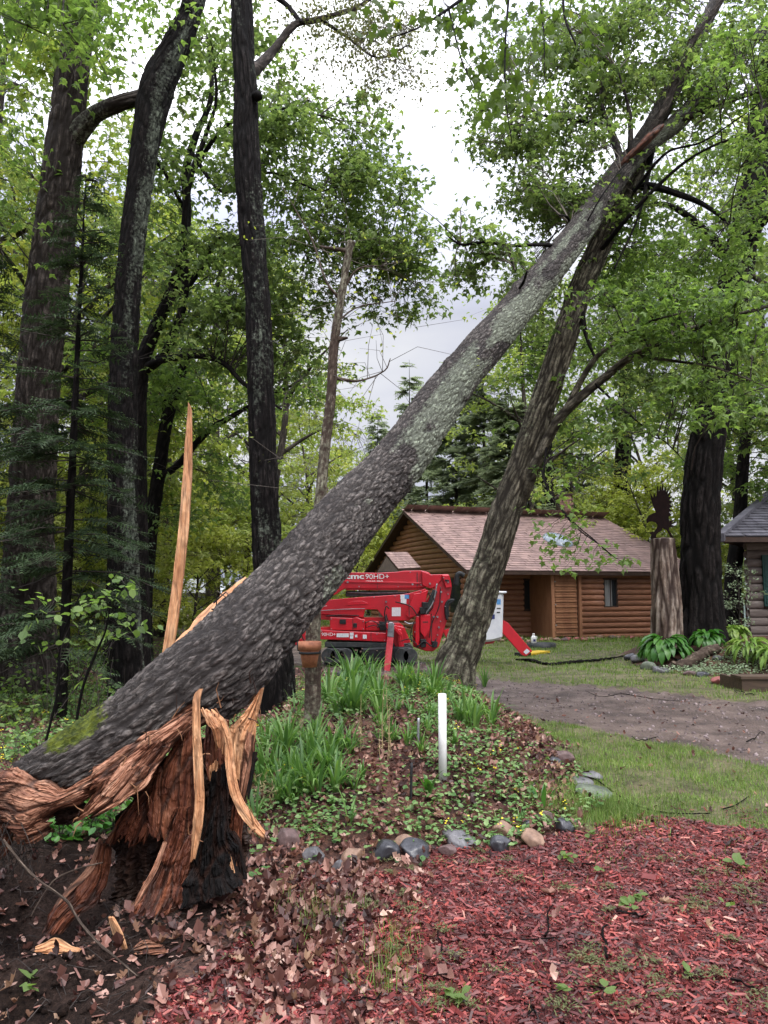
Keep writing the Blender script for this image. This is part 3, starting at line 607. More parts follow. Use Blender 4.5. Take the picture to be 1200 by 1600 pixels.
# small gabled porch roof on the end wall
pr = np.array(P(612, 893, 26.0)); q1 = P(600, 870, 26.0)
PBX = [P(593, 896, 25.6), P(641, 893, 26.6)]
zt = P(605, 871, 26)[2]; zl = P(605, 891, 26)[2]
a0 = P(590, 893, 26.3); a1 = P(604, 870, 26.0); a2 = P(622, 892, 25.4); b0 = P(640, 893, 27.3) + np.array((-1, .4, 0)); b1 = P(642, 872, 27.6); b2 = P(657, 890, 27.0)
PORW = M('grey_board', (.15, .115, .10), (.10, .08, .07), rough=.8, scale=6, stretch=(8, 8, .3))
cab.part('porch_gable', np.array([a0, a1, a2, a0 + np.array((.05, .1, -1.9)), a2 + np.array((-.02, .1, -1.9))]), [np.array([(0, 2, 1)]), np.array([(3, 4, 2, 0)])], PORW, smooth=False)
up = np.array((0, 0, .07))
for (p, q, r_, s_) in ((a2, b2, b1, a1), (a0, a1, b1, b0)):
    pr_ = cab.part('porch_roof', np.array([p, q, r_, s_, p + up, q + up, r_ + up, s_ + up]), np.array([(0, 3, 2, 1), (4, 5, 6, 7), (0, 1, 5, 4), (1, 2, 6, 5), (2, 3, 7, 6), (3, 0, 4, 7)]), DKWOOD, smooth=False)
uu = (b2 - a2); LL = np.linalg.norm(uu); uu /= LL; vv = a1 - a2; WW = np.linalg.norm(vv); vv = vv / WW
V, F = shingles(a2 + up * 1.05, uu, vv, LL, WW, WW / 6, .25); cab.part('porch_shingles', V, F, SHR, kind='stuff', smooth=False)
# chimney and roof vent dome
CHM = M('chimney_stone', (.26, .15, .12), (.13, .085, .075), rough=.9, island=.4)
ch = None; cc = C3(5.6, HW + .6, 0)
cp = P(882, 806, cc[1] + .2); 
cv, cf = box(cp[0] - .30, cp[0] + .30, cp[1] - .3, cp[1] + .3, RZ - .7, RZ + .92); ch = cab.part('chimney', cv, cf, DKWOOD, smooth=False, parent=roof)
for k in range(11):
    for j in range(3):
        x = cp[0] - .31 + .205 * j + .1 * (k % 2) - .05; z = RZ - .25 + k * .108
        V, F = box(max(x, cp[0] - .33), min(x + .19, cp[0] + .33), cp[1] - .345 + random.uniform(0, .02), cp[1] - .30, z, z + .095); cab.part('brick', V, F, CHM, parent=None, smooth=False)
V, F = box(cp[0] - .36, cp[0] + .36, cp[1] - .36, cp[1] + .36, RZ + .94, RZ + 1.02); cab.part('chimney_cap', V, F, DKWOOD, smooth=False)
DOME = M('pale_blue_dome', (.24, .28, .32), (.16, .19, .22), rough=.15)
dt = 3.0; dc = C3(s_at(872, dt, 870), dt, EZ + sl * dt + .03); vd = np.array((*CN, sl)); vd /= np.linalg.norm(vd); ud = np.array((*CU, 0)); nd = np.cross(ud, vd)
a_ = np.linspace(0, 2 * np.pi, 20, endpoint=False); V = []
for k in range(5):
    f = math.cos(k / 4.2 * np.pi / 2); V += [dc + ud * .55 * f * math.cos(x) + vd * .75 * f * math.sin(x) + nd * (.22 * math.sin(k / 4.2 * np.pi / 2)) for x in a_]
F = [(k * 20 + j, k * 20 + (j + 1) % 20, (k + 1) * 20 + (j + 1) % 20, (k + 1) * 20 + j) for k in range(4) for j in range(20)]
V.append(dc + nd * .225); cab.part('skylight', np.array(V), [np.array(F), np.array([(80 + j, 80 + (j + 1) % 20, 100) for j in range(20)])], DOME, parent=roof)

# ------------------------------------------------------------------ second cabin at the right edge
LOGD = M('dark_grey_log_siding', (.17, .14, .125), (.11, .088, .078), rough=.6, scale=3, stretch=(1, 1, 6), bmp=.004)
rc = Thing('grey_cabin', 'dark log cabin with slate grey roof and green shutter at the right edge', 'cabin', (13, 22, .4))
YC = 19.0; wx = P(1170, 950, YC)[0]; ez = P(1150, 838, YC - .8)[2]; ex = P(1124, 838, YC - .8)[0]
logwall(rc, (wx, YC, 0), (1, 0), -.1, 16, .213, LOGD, lambda z: (0, 7), [(.36, 2, 1.25, 2.55)], (0, -1))
logwall(rc, (wx, YC, 0), (.6, .8), -.1, 16, .213, LOGD, lambda z: (0, 7), [], (-.8, .6))
V, F = box(wx + .04, wx + 9, YC + .04, YC + 6, -.2, ez + .2); V[:, 0] += (V[:, 1] - YC) * .75; rc.part('wall', V, F, DKWOOD, smooth=False)
GRN = M('dark_green_shutter', (.015, .06, .05), (.01, .045, .04), rough=.5)
V, F = box(wx + .36, wx + .86, YC - .11, YC - .05, 1.25, 2.55); sh = rc.part('shutter', V, F, GRN, smooth=False)
for k in range(11):
    V, F = box(wx + .40, wx + .82, YC - .125, YC - .112, 1.32 + k * .11, 1.39 + k * .11); rc.part('slat', V, F, GRN, parent=sh, smooth=False)
V, F = box(wx + .86, wx + 2, YC - .02, YC + .02, 1.25, 2.55); rc.part('window', V, F, GLASS, smooth=False)
ov = YC - .8; hr = 1.55; run = 3.6; slr = np.array((0, run, hr)); Ws = np.linalg.norm(slr); vd = slr / Ws
tx = P(1203, 765, ov + run)[0]
A0, B0 = np.array((ex, ov, ez)), np.array((ex + 12, ov, ez)); D0 = np.array((ex + (tx - ex) * 1.0, ov + run, ez + hr)); C0 = np.array((ex + 12, ov + run, ez + hr)); dn = np.array((0, 0, -.14)); l0 = np.array((0, 0, -.02))
r2 = rc.part('roof', np.array([A0 + l0, B0 + l0, C0 + l0, D0 + l0, A0 + dn, B0 + dn, C0 + dn, D0 + dn, (A0 + (5.4, 7.2, 0)), (A0 + (5.4, 7.2, 0)) + dn]), [np.array([(0, 1, 2, 3), (4, 7, 6, 5), (0, 4, 5, 1), (0, 8, 9, 4), (1, 5, 6, 2)]), np.array([(0, 3, 8), (4, 9, 7)])], DKWOOD, smooth=False)
V, F = shingles(A0, (1, 0, 0), vd, 12, Ws, Ws / 17, .33, edge=lambda f: ((tx - ex) * f, 12), lift=.028); rc.part('shingles', V, F, SHG, parent=r2, kind='stuff', smooth=False)

bd = D0 - A0; q_ = np.cross(bd, (0, 0, 1.)); q_ /= np.linalg.norm(q_); w0 = q_ * .10; z0_, z1_ = np.array((0, 0, -.13)), np.array((0, 0, .07))
V = np.array([A0 - w0 + z0_, D0 - w0 + z0_, D0 + w0 + z0_, A0 + w0 + z0_, A0 - w0 + z1_, D0 - w0 + z1_, D0 + w0 + z1_, A0 + w0 + z1_]) + (0, -.02, 0)
rc.part('barge_board', V, np.array([(0, 3, 2, 1), (4, 5, 6, 7), (0, 1, 5, 4), (1, 2, 6, 5), (2, 3, 7, 6), (3, 0, 4, 7)]), SHG, smooth=False)

# far neighbour house at the left, and deck railing right
fh = Thing('far_house', 'small pale grey house with white roof edge far down the drive', 'house', (-17, 62, 0))
GW = M('pale_grey_wall', (.36, .39, .40), (.28, .31, .32)); RW = M('pale_roof', (.5, .53, .54), (.4, .43, .44))
V, F = box(-19.5, -14.6, 62, 68, -.2, 1.55); fh.part('wall', V, F, GW, smooth=False)
V, F = extr([(-20.1, 1.55), (-14, 1.55), (-15.2, 2.7), (-18.8, 2.7)], 61.3, 68.5, .02); fh.part('roof', V, F, RW, smooth=False)
for x in (-19, -17.2, -15.8): V, F = box(x, x + .8, 61.95, 61.99, .5, 1.2); fh.part('window', V, F, GLASS, smooth=False)
REDW = M('red_brown_railing', (.16, .05, .035), (.10, .035, .028))
dk = Thing('deck_railing', 'reddish brown deck railing behind the big tree at the right', 'railing', (11.4, 24.5, 0))
for z in (.42, 1.38): V, F = box(10.0, 13.2, 24.46, 24.54, z, z + .07); dk.part('rail', V, F, REDW, smooth=False)
for k in range(26): V, F = box(10.05 + k * .122, 10.05 + k * .122 + .04, 24.47, 24.53, .49, 1.38); dk.part('baluster', V, F, REDW if k < 14 else DKWOOD, smooth=False)
for x in (10.0, 11.6, 13.1): V, F = box(x, x + .1, 24.42, 24.45, .0, 1.5); dk.part('post', V, F, REDW, smooth=False)

# ------------------------------------------------------------------ trees with their own trunks
def tree(name, label, base, trunk, mat, nv=300, na=72, amp=.014, seed=0, lich=.0, lside=None, fa=14., fl=2.2, flare=.25, group=None):
    g = GH(*base[:2]) if len(base) == 2 else np.array((*P(base[0], base[1], base[2])[:2], 0)); 
    if len(base) == 3: g[2] = hgt(g[0:1], g[1:2])[0]
    th = Thing(name, label, 'tree', g, group); rows = [list(P(a, b, c)) + [d] for a, b, c, d in trunk]
    rows[0][2] = min(rows[0][2], g[2] - .12)
    V, F, A = sweep(np.array(rows), nv, na, amp, fa=fa, fl=fl, seed=seed, lich=lich, lside=lside, flare=flare)
    th.part('trunk', V, F, MT[mat], A); th.sk = [catmull(np.array(rows), 40)[:, :3]]; return th
def addlimb(th, rows, mat, **k): th.sk.append(limb(th, rows, mat, **k))
def r_of(wpx, Y): return wpx * Y / FPX / 2

# A: thick grey-brown trunk at far left
YA = 12.2
A_ = [(48, 1050, YA, r_of(88, YA)), (44, 950, YA, r_of(78, YA)), (51, 760, YA, r_of(68, YA)), (64, 550, YA, r_of(64, YA)), (75, 450, YA, r_of(64, YA)), (95, 280, YA, r_of(60, YA)), (109, 150, YA, r_of(52, YA)), (123, 60, YA, r_of(46, YA)), (135, 0, YA, r_of(46, YA)), (160, -160, YA, r_of(40, YA))]
tA = tree('maple_tree', 'thick grey-brown trunk at the far left with a limb bending right', (48, 1040, YA), A_, 'bark_brown', 380, 92, .035, 1, fa=10, fl=1.8, flare=.12)
addlimb(tA, [(100, 235, YA + .05, .20), (128, 200, YA - .1, .17), (150, 178, YA - .2, .14), (185, 162, YA - .5, .13), (228, 148, YA - .2, .12), (270, 120, YA + .6, .10), (300, 40, YA + 1.5, .08)], 'bark_brown', nv=110, na=40, lich=.62, seed=3, fa=18, fl=3)
addlimb(tA, [(112, 50, YA, .13), (95, 22, YA - .4, .09), (70, 8, YA - .8, .07), (30, -40, YA - 1, .05)], 'bark_grey', lich=.6, seed=4)
tA.sk.append(PP([(200, -60, 11), (100, -60, 10), (0, -40, 10), (-80, 0, 10)]))
crown(tA, np.vstack(tA.sk), pclumps([(40, -40, 9.5, 150, 90, 1.5, 16, .5, 26), (200, 30, 11.5, 80, 60, 1, 7, .5, 22), (-30, 180, 11, 60, 160, 1, 10, .5, 22), (110, 30, 8.0, 40, 26, .4, 3, .28, 12)], 1), 'leaf_fresh', .12, 6)

# B: dark trunk with white lichen, leaning right at the top
YB = 11.6
B_ = [(200, 1090, YB, r_of(58, YB)), (194, 950, YB, r_of(47, YB)), (192, 650, YB, r_of(45, YB)), (200, 450, YB, r_of(41, YB)), (217, 300, YB, r_of(40, YB)), (232, 200, YB, r_of(48, YB)), (244, 140, YB, r_of(56, YB)), (264, 95, YB, r_of(50, YB)), (286, 50, YB, r_of(42, YB)), (304, 0, YB, r_of(35, YB)), (345, -160, YB, r_of(30, YB))]
tB = tree('oak_tree', 'dark trunk with pale lichen on its right side, kinked and leaning right at the top', (200, 1088), B_, 'bark_dark', 400, 84, .022, 2, lich=.80, lside=(.98, -.1, .05), flare=.1, fa=16, fl=2.6)
# C: straight dark trunk in the middle left
YC_ = 8.9
C_ = [(436, 1160, YC_, r_of(62, YC_)), (430, 1000, YC_, r_of(50, YC_)), (417, 850, YC_, r_of(46, YC_)), (409, 650, YC_, r_of(42, YC_)), (404, 500, YC_, r_of(41, YC_)), (397, 400, YC_, r_of(40, YC_)), (386, 250, YC_, r_of(43, YC_)), (384, 150, YC_, r_of(38, YC_)), (381, 100, YC_, r_of(37, YC_)), (377, 0, YC_, r_of(35, YC_)), (372, -160, YC_, r_of(32, YC_))]
tC = tree('oak_tree', 'straight dark trunk left of centre, passing behind the broken fallen trunk', (434, 1142), C_, 'bark_dark', 430, 88, .020, 5, lich=.60, lside=(.6, -.8, 0), flare=.12, fl=1.8, fa=17)
V, F, A = sweep(np.array([list(P(400, 160, YC_ - .1)) + [.0], list(P(402, 150, YC_ - .12)) + [.075], list(P(403, 140, YC_ - .1)) + [.0]]), 12, 16, .01); tC.part('knot', V, F, MT['bark_dark'], A)
addlimb(tC, [(384, 118, YC_ + .1, .10), (408, 100, YC_ + .4, .075), (430, 75, YC_ + .7, .06), (462, 38, YC_ + .9, .05), (500, 30, YC_ + 1.1, .042), (560, 10, YC_ + 1.3, .03), (600, -20, YC_ + 1.5, .02)], 'bark_brown', nv=80, na=12, seed=8)
addlimb(tC, [(470, 36, YC_ + .9, .035), (450, 10, YC_ + 1, .04), (425, -10, YC_ + 1, .045)], 'bark_dark', nv=20, na=8, seed=9)
addlimb(tC, [(500, 30, YC_ + 1.1, .03), (545, 60, YC_ + 1.3, .022), (590, 90, YC_ + 1.5, .015), (640, 70, YC_ + 1.8, .008)], 'bark_dark', nv=30, na=7, seed=10)
crown(tC, np.vstack(tC.sk[1:]), pclumps([(560, 60, 10.5, 110, 75, .8, 34, .38, 30), (610, 100, 10.8, 60, 50, .6, 10, .32, 22), (470, -10, 10.5, 90, 40, .8, 8, .35, 20)], 5), 'leaf_dull', .045, 6, T=(KITE, KITE_F), tw='twig_light', flat=.8, sprd=.07, br=.008)

# F: the branching maple behind, its crown hanging towards the gap of sky
YF = 14.0
tF = tree('maple_tree', 'slender dark-limbed maple behind, with a broad crown hanging towards the gap of sky', (222, 1015, YF), [(222, 1010, YF, .20), (218, 900, YF, .18), (215, 700, YF, .17), (220, 580, YF, .15), (240, 520, YF, .13), (268, 455, YF, .11), (284, 400, YF, .10), (292, 330, YF + .2, .09), (290, 270, YF + .3, .08), (305, 215, YF + .3, .07), (330, 150, YF + .4, .05), (325, 60, YF + .5, .03)], 'bark_dark', 200, 40, .010, 21)
for k, r in enumerate([[(224, 580, YF, .10), (255, 555, YF - .1, .09), (278, 505, YF - .2, .08), (290, 450, YF - .2, .07), (287, 370, YF - .2, .065), (297, 280, YF - .3, .06), (322, 210, YF - .3, .045), (338, 150, YF - .4, .03), (330, 60, YF - .5, .02)],
                       [(225, 575, YF, .08), (255, 562, YF - .3, .07), (310, 556, YF - .6, .055), (350, 568, YF - .8, .05), (382, 600, YF - 1, .04), (440, 640, YF - 1.2, .02)],
                       [(275, 470, YF, .07), (310, 425, YF + .2, .06), (340, 375, YF + .4, .055), (400, 378, YF + .5, .045), (480, 384, YF + .5, .035), (560, 402, YF + .6, .02), (620, 430, YF + .6, .01)],
                       [(300, 270, YF, .05), (350, 200, YF - .3, .04), (420, 170, YF - .5, .03), (500, 180, YF - .7, .02)],
                       [(290, 330, YF, .045), (250, 260, YF - .5, .035), (200, 220, YF - .7, .02)],
                       [(300, 240, YF, .05), (350, 300, YF - .3, .03), (420, 270, YF - .6, .025), (500, 300, YF - .6, .015)]]):
    addlimb(tF, r, 'bark_dark', nv=60, na=10, seed=30 + k, amp=.004)
crown(tF, np.vstack(tF.sk), pclumps([(350, 130, YF, 130, 110, 1.6, 26, .55, 30), (480, 240, YF, 110, 100, 1.4, 30, .5, 30), (560, 340, YF - .3, 95, 75, 1.0, 22, .45, 28), (640, 400, YF, 55, 35, .7, 10, .36, 20),
     (470, 410, YF, 150, 75, 1.2, 28, .5, 28), (620, 470, YF + .2, 70, 30, .6, 8, .3, 16), (290, 330, YF, 110, 130, 1.5, 26, .5, 26), (330, 530, YF - .4, 110, 70, 1, 20, .45, 26), (560, 200, YF, 40, 60, .6, 7, .35, 20), (455, 540, YF, 60, 60, 1, 9, .4, 22)], 7), 'leaf_mid', .125, 6, flat=.45)
# F2: forked maple trunk just right of B
YG = 16.5
tG = tree('maple_tree', 'thin forked dark trunk between the lichened trunk and the upright splinter', (230, 985, YG), [(228, 990, YG, .19), (226, 940, YG, .17), (235, 830, YG, .16), (248, 740, YG, .15), (260, 660, YG, .14), (275, 610, YG, .13), (292, 560, YG, .10), (330, 480, YG + .3, .06), (350, 400, YG + .5, .04)], 'bark_dark', 160, 32, .01, 41)
for k, r in enumerate([[(248, 745, YG, .09), (275, 730, YG - .2, .08), (300, 700, YG - .4, .075), (330, 670, YG - .5, .07), (360, 652, YG - .5, .06), (395, 632, YG - .5, .045), (460, 600, YG - .4, .03)], [(262, 655, YG, .06), (256, 632, YG, .05), (262, 620, YG, .03)], [(310, 900, YG + 4, .03), (330, 860, YG + 3, .03), (395, 850, YG + 2, .02)]][:2]):
    addlimb(tG, r, 'bark_dark', nv=50, na=10, seed=50 + k, amp=.004)
crown(tG, np.vstack(tG.sk), pclumps([(330, 600, YG, 130, 70, 1.5, 22, .6, 28), (450, 590, YG, 60, 50, 1, 8, .5, 24), (300, 760, YG + .5, 80, 60, 1.2, 10, .5, 22), (180, 600, YG + 1, 80, 120, 1.5, 14, .6, 26)], 8), 'leaf_fresh', .13, 6, flat=.4)

# E: dead snag that carries the terracotta pot
gE = GH(488, 1138); YE = gE[1]
tE = Thing('dead_tree', 'thin dead snag with a broken top, its peeling stem holding a terracotta pot', 'dead tree', gE)
q = np.array([list(P(a, b, YE)) + [c * YE / FPX / 2] for a, b, c in [(488, 1150, 27), (489, 1050, 25), (490, 950, 23), (496, 850, 20), (503, 750, 18), (510, 680, 17), (517, 620, 16), (522, 540, 15), (534, 460, 13), (545, 395, 12), (549, 378, 14)]])
V, F, A = sweep(q, 300, 26, .005, fa=22, fl=5, seed=60, lich=.75); tE.part('trunk', V, F, MT['bark_snag'], A); tE.sk = [catmull(q, 40)[:, :3]]
for k, r in enumerate([[(549, 392, YE, .028), (530, 390, YE, .02), (500, 385, YE - .3, .01)], [(527, 530, YE, .03), (543, 528, YE - .05, .012)], [(535, 470, YE, .02), (510, 440, YE, .012), (485, 370, YE + .2, .008), (440, 290, YE + .3, .005)],
                       [(520, 590, YE, .02), (560, 595, YE + .2, .012), (600, 580, YE + .4, .007), (610, 560, YE + .4, .004)], [(500, 790, YE, .03), (508, 770, YE, .02), (512, 762, YE, .014)], [(538, 450, YE, .016), (560, 420, YE, .01), (600, 415, YE + .3, .005)], [(530, 500, YE, .012), (560, 480, YE + .2, .008), (620, 470, YE + .5, .004)]]):
    addlimb(tE, r, 'bark_snag', nv=24, na=7, seed=60 + k, amp=.003)
S, E_ = [], []
for _ in range(70):
    s = tE.sk[random.choice([0, 0, 3, 4, 6, 7])]; s = s[random.randrange(len(s) // 2, len(s))]; e = s + rng.normal(0, 1, 3) * np.array((.38, .3, .28)) + (0.05, 0, .05)
    if s[2] > 2.6: S.append(s); E_.append(e)
S, E_ = np.array(S), np.array(E_); V, F = twigs(S, E_, .004, .0015, .12); tE.part('twigs', V, F, MT['twig_light'], kind='stuff')
V, F = spray_leaves(E_, 3, .06, .035, T=(KITE, KITE_F)); tE.part('crown', V, F, MT['leaf_yellow'], kind='stuff', smooth=False)

# leaning living tree that caught the fallen one
YL = 10.3
gL = P(708, 1075, YL - .1); gL[2] = hgt(gL[0:1], gL[1:2])[0]
tL = Thing('leaning_tree', 'leaning furrowed olive-brown trunk that props up the fallen one, beside the red lift', 'tree', gL)
L_ = [(702, 1085, YL, .42), (712, 1040, YL, .325), (728, 1000, YL, .295), (750, 930, YL, .275), (772, 860, YL, .255), (790, 800, YL, .245), (812, 740, YL, .235), (836, 670, YL, .215), (862, 590, YL, .205), (888, 510, YL, .20), (908, 450, YL + .05, .195), (934, 390, YL + .15, .19), (962, 330, YL + .3, .185), (990, 270, YL + .45, .18), (1018, 205, YL + .55, .17), (1050, 140, YL + .6, .15), (1090, 60, YL + .7, .13), (1130, -20, YL + .8, .11), (1180, -120, YL + 1, .08)]
rows = np.array([list(P(a, b, c)) + [d * .88] for a, b, c, d in L_]); V, F, A = sweep(rows, 520, 100, .022, fa=18, fl=2.2, seed=71, lich=.5)
tL.part('trunk', V, F, MT['bark_lean'], A); tL.sk = [catmull(rows, 60)[:, :3]]
# side limb with its leafy sprays over the cabin
addlimb(tL, [(808, 790, YL, .13), (824, 755, YL - .1, .095), (842, 715, YL - .2, .08), (870, 660, YL - .35, .072), (905, 622, YL - .5, .066), (945, 590, YL - .6, .058), (985, 558, YL - .8, .05), (1040, 530, YL - 1, .042), (1100, 508, YL - 1.2, .034), (1160, 490, YL - 1.4, .026), (1230, 470, YL - 1.6, .018)], 'bark_lean', nv=120, na=14, seed=72)
for k, r in enumerate([[(885, 640, YL - .4, .05), (905, 600, YL - .5, .042), (930, 560, YL - .6, .038), (960, 535, YL - .7, .032), (1010, 505, YL - 1, .022), (1080, 485, YL - 1.2, .012)], [(995, 556, YL - .8, .025), (1060, 565, YL - 1.1, .02), (1120, 575, YL - 1.3, .016), (1200, 605, YL - 1.5, .008)],
                       [(855, 690, YL - .2, .02), (850, 740, YL - .7, .014), (860, 770, YL - 1.1, .012), (890, 810, YL - 1.5, .009), (930, 845, YL - 1.7, .006), (955, 868, YL - 1.8, .003)], [(930, 600, YL - .6, .018), (985, 650, YL - .9, .012), (1050, 700, YL - 1.1, .008), (1100, 760, YL - 1.2, .004)],
                       [(905, 455, YL, .05), (915, 520, YL - .2, .03), (930, 560, YL - .3, .02)], [(990, 300, YL + .3, .06), (1010, 290, YL, .055), (1050, 300, YL - .2, .05), (1100, 320, YL - .4, .035), (1140, 350, YL - .6, .02)],
                       [(1020, 230, YL + .5, .05), (1000, 330, YL - .3, .02), (960, 420, YL - .6, .012)], [(940, 390, YL, .035), (990, 330, YL - .4, .03), (1050, 270, YL - .6, .024), (1110, 230, YL - .8, .018), (1200, 200, YL - 1, .010)]]):
    addlimb(tL, r, 'bark_lean' if k < 2 else 'bark_dark', nv=50, na=9, seed=74 + k, amp=.004)
SKL = np.vstack(tL.sk)
crown(tL, SKL, pclumps([(1000, 485, YL - .9, 90, 40, .8, 12, .30, 22), (1100, 500, YL - 1.1, 100, 45, .8, 15, .32, 24), (1140, 610, YL - 1.2, 60, 40, .8, 6, .28, 18), (975, 655, YL - .8, 60, 40, .7, 7, .28, 18), (1050, 640, YL - .8, 45, 40, .6, 5, .28, 18), (905, 700, YL - .6, 50, 35, .6, 5, .26, 16), (860, 600, YL + .8, 40, 70, .6, 8, .34, 22),
      (1070, 420, YL - .5, 110, 50, 1, 10, .36, 24), (1150, 330, YL - .5, 60, 60, 1, 5, .34, 22), (1170, 150, YL - .9, 60, 120, .8, 12, .34, 22), (985, 400, YL + .6, 50, 70, .6, 10, .36, 24)], 12), 'leaf_fresh', .095, 6, flat=.45)
# the low spray hanging in front of the roof, leaf by leaf
sp = Thing('maple_branch', 'leafy maple branch drooping in front of the pink cabin roof', 'branch', P(870, 790, 8.9))
rows = [(846, 735, 9.6, .014), (855, 762, 9.2, .012), (880, 800, 8.8, .010), (905, 828, 8.6, .008), (935, 850, 8.5, .006), (962, 872, 8.4, .004)]; skB = limb(sp, rows, 'bark_dark', nv=40, na=7, amp=.001)
S, E_ = [], []
for px, py in [(832, 840), (842, 815), (868, 800), (880, 860), (893, 880), (845, 850), (862, 862), (905, 845), (925, 880), (940, 865), (955, 875), (975, 880), (900, 820), (870, 835), (888, 840), (918, 860), (850, 775), (875, 770), (893, 868), (860, 878), (985, 872), (830, 795), (905, 800), (948, 850), (880, 890), (866, 850)]:
    e = P(px, py, 8.6 + random.uniform(-.3, .3)); S.append(skB[np.argmin(np.linalg.norm(skB - e - (0, 0, .1), axis=1))]); E_.append(e)
V, F = twigs(S, E_, .004, .0015); sp.part('twigs', V, F, MT['twig'], kind='stuff')
C = np.repeat(np.array(E_), 8, 0) + rng.normal(0, .065, (8 * len(E_), 3)) * (1, 1, .7)
for k, c in enumerate(C):
    r = rots(np.array([random.uniform(0, 6.28)]), np.array([random.gauss(-.7, .4)]), np.array([random.gauss(0, .4)])); V, F = inst(MAPLE, MAPLE_F, c[None], r, np.array([random.uniform(.055, .095)])); sp.part('leaf', V, F, MT['leaf_fresh'], smooth=False)

# D: huge dark trunk by the carved eagle post
YD = 17.0
D_ = [(1098, 1010, YD, r_of(72, YD)), (1096, 960, YD, r_of(62, YD)), (1094, 850, YD, r_of(58, YD)), (1098, 740, YD, r_of(55, YD)), (1117, 620, YD, r_of(50, YD)), (1136, 500, YD, r_of(48, YD)), (1157, 400, YD, r_of(48, YD)), (1175, 300, YD, r_of(44, YD)), (1193, 170, YD, r_of(38, YD)), (1215, 40, YD, r_of(34, YD))]
tD = tree('oak_tree', 'huge near-black furrowed trunk standing right behind the eagle post', (1098, 1003, YD), D_, 'bark_dark', 300, 96, .055, 81, fa=8, fl=.9, flare=.22)
for k, r in enumerate([[(1125, 590, YD, .16), (1085, 540, YD - .6, .10), (1030, 500, YD - 1, .07), (980, 470, YD - 1.2, .04)], [(1150, 420, YD, .14), (1100, 360, YD - .5, .1), (1040, 320, YD - 1, .06), (960, 330, YD - 1.2, .03)], [(1160, 380, YD, .1), (1210, 330, YD - 1, .08)]]):
    addlimb(tD, r, 'bark_dark', nv=40, na=10, seed=90 + k, amp=.006)
crown(tD, np.vstack(tD.sk), pclumps([(990, 400, YD - 1, 100, 90, 1.4, 14, .6, 26), (1100, 300, YD - .6, 110, 110, 1.4, 13, .6, 26), (1060, 200, YD, 110, 90, 1.4, 12, .6, 26), (960, 520, YD - .6, 90, 70, 1.2, 16, .55, 28), (1180, 480, YD - .8, 60, 90, 1.2, 6, .5, 22), (1050, 575, YD - 1.3, 80, 30, .8, 7, .45, 22), (1180, 40, YD, 80, 80, 1.2, 10, .6, 26)], 14), 'leaf_mid', .14, 6, flat=.45)
# K, J: trunks in the background right
for nm, lb, base, tr, ma, cl in [
    ('maple_tree', 'slim dark forked tree at the right, between the huge trunk and the grey cabin', (1142, 985, 21), [(1140, 990, 21, .25), (1146, 900, 21, .22), (1155, 820, 21, .19), (1160, 740, 21, .17), (1166, 660, 21, .14), (1172, 580, 21, .10), (1190, 480, 21, .06)], 'bark_dark', [(1150, 600, 21, 70, 80, 1.4, 16, .7, 26), (1190, 700, 20.5, 50, 60, 1, 8, .6, 22), (1110, 700, 22, 40, 50, 1, 5, .5, 20)]),
    ('pine_tree', 'dark bare trunk rising behind the right end of the pink-roofed cabin', (970, 960, 38), [(968, 965, 38, .48), (969, 860, 38, .46), (971, 780, 38, .44), (974, 700, 38, .40), (978, 600, 38, .34), (984, 480, 38, .26), (990, 380, 38, .12)], 'bark_dark', [(980, 560, 38, 70, 90, 2, 16, 1.3, 30), (970, 450, 38, 60, 60, 2, 12, 1.2, 30)]),
    ('pine_tree', 'dark trunk behind the cabin chimney', (858, 960, 37), [(857, 965, 37, .36), (857, 800, 37, .34), (854, 700, 37, .3), (850, 600, 37, .22), (846, 470, 37, .1)], 'bark_dark', [(850, 560, 37, 60, 80, 2, 16, 1.2, 30), (840, 480, 37, 50, 50, 2, 10, 1.1, 30)])]:
    t_ = tree(nm, lb, base, tr, ma, 90, 24, .02, hash(lb) % 97 + 1, fa=6, fl=1)
    t_.sk.append(t_.sk[0]); crown(t_, t_.sk[0], pclumps(cl, len(lb)), 'leaf_far' if base[2] > 30 else 'leaf_fresh', .16 if base[2] < 30 else .26, 6, T=(TRI3, TRI3_F) if base[2] < 30 else (KITE, KITE_F), flat=.5, br=.02)

# overhanging maple sprays at the top of the picture, close to the lens
hb = Thing('maple_branch', 'close overhanging maple branch with drooping lobed leaves against the white sky', 'branch', P(720, -60, 5.5))
skH = []
for r in [[(900, -140, 6.2, .03), (800, -60, 5.9, .02), (720, 0, 5.6, .014), (660, 40, 5.5, .008), (610, 60, 5.4, .004)], [(800, -60, 5.9, .014), (790, 60, 5.7, .009), (790, 150, 5.6, .006), (800, 225, 5.6, .003)], [(700, 10, 5.6, .01), (720, 90, 5.4, .006), (735, 125, 5.3, .003)],
          [(900, -140, 6.2, .02), (880, 0, 5.9, .012), (900, 70, 5.8, .008), (925, 110, 5.7, .004)], [(840, -40, 5.9, .01), (850, 60, 5.8, .006), (850, 130, 5.7, .003)]]: skH.append(limb(hb, r, 'bark_dark', nv=30, na=6, amp=.0006))
skH = np.vstack(skH); S, E_ = [], []
for px, py, sx, sy, n in [(700, 30, 70, 50, 17), (760, 70, 60, 70, 14), (795, 160, 30, 65, 10), (728, 120, 24, 22, 4), (860, 50, 60, 60, 15), (925, 100, 26, 26, 7), (620, 20, 50, 30, 6), (860, 150, 40, 40, 6)]:
    for _ in range(n):
        e = P(px + random.gauss(0, sx * .55), py + random.gauss(0, sy * .55), 5.6 + random.uniform(-.5, .5)); S.append(skH[np.argmin(np.linalg.norm(skH - e - (0, 0, .12), axis=1))]); E_.append(e)
V, F = twigs(S, E_, .0035, .0012, .12); hb.part('twigs', V, F, MT['twig'], kind='stuff')
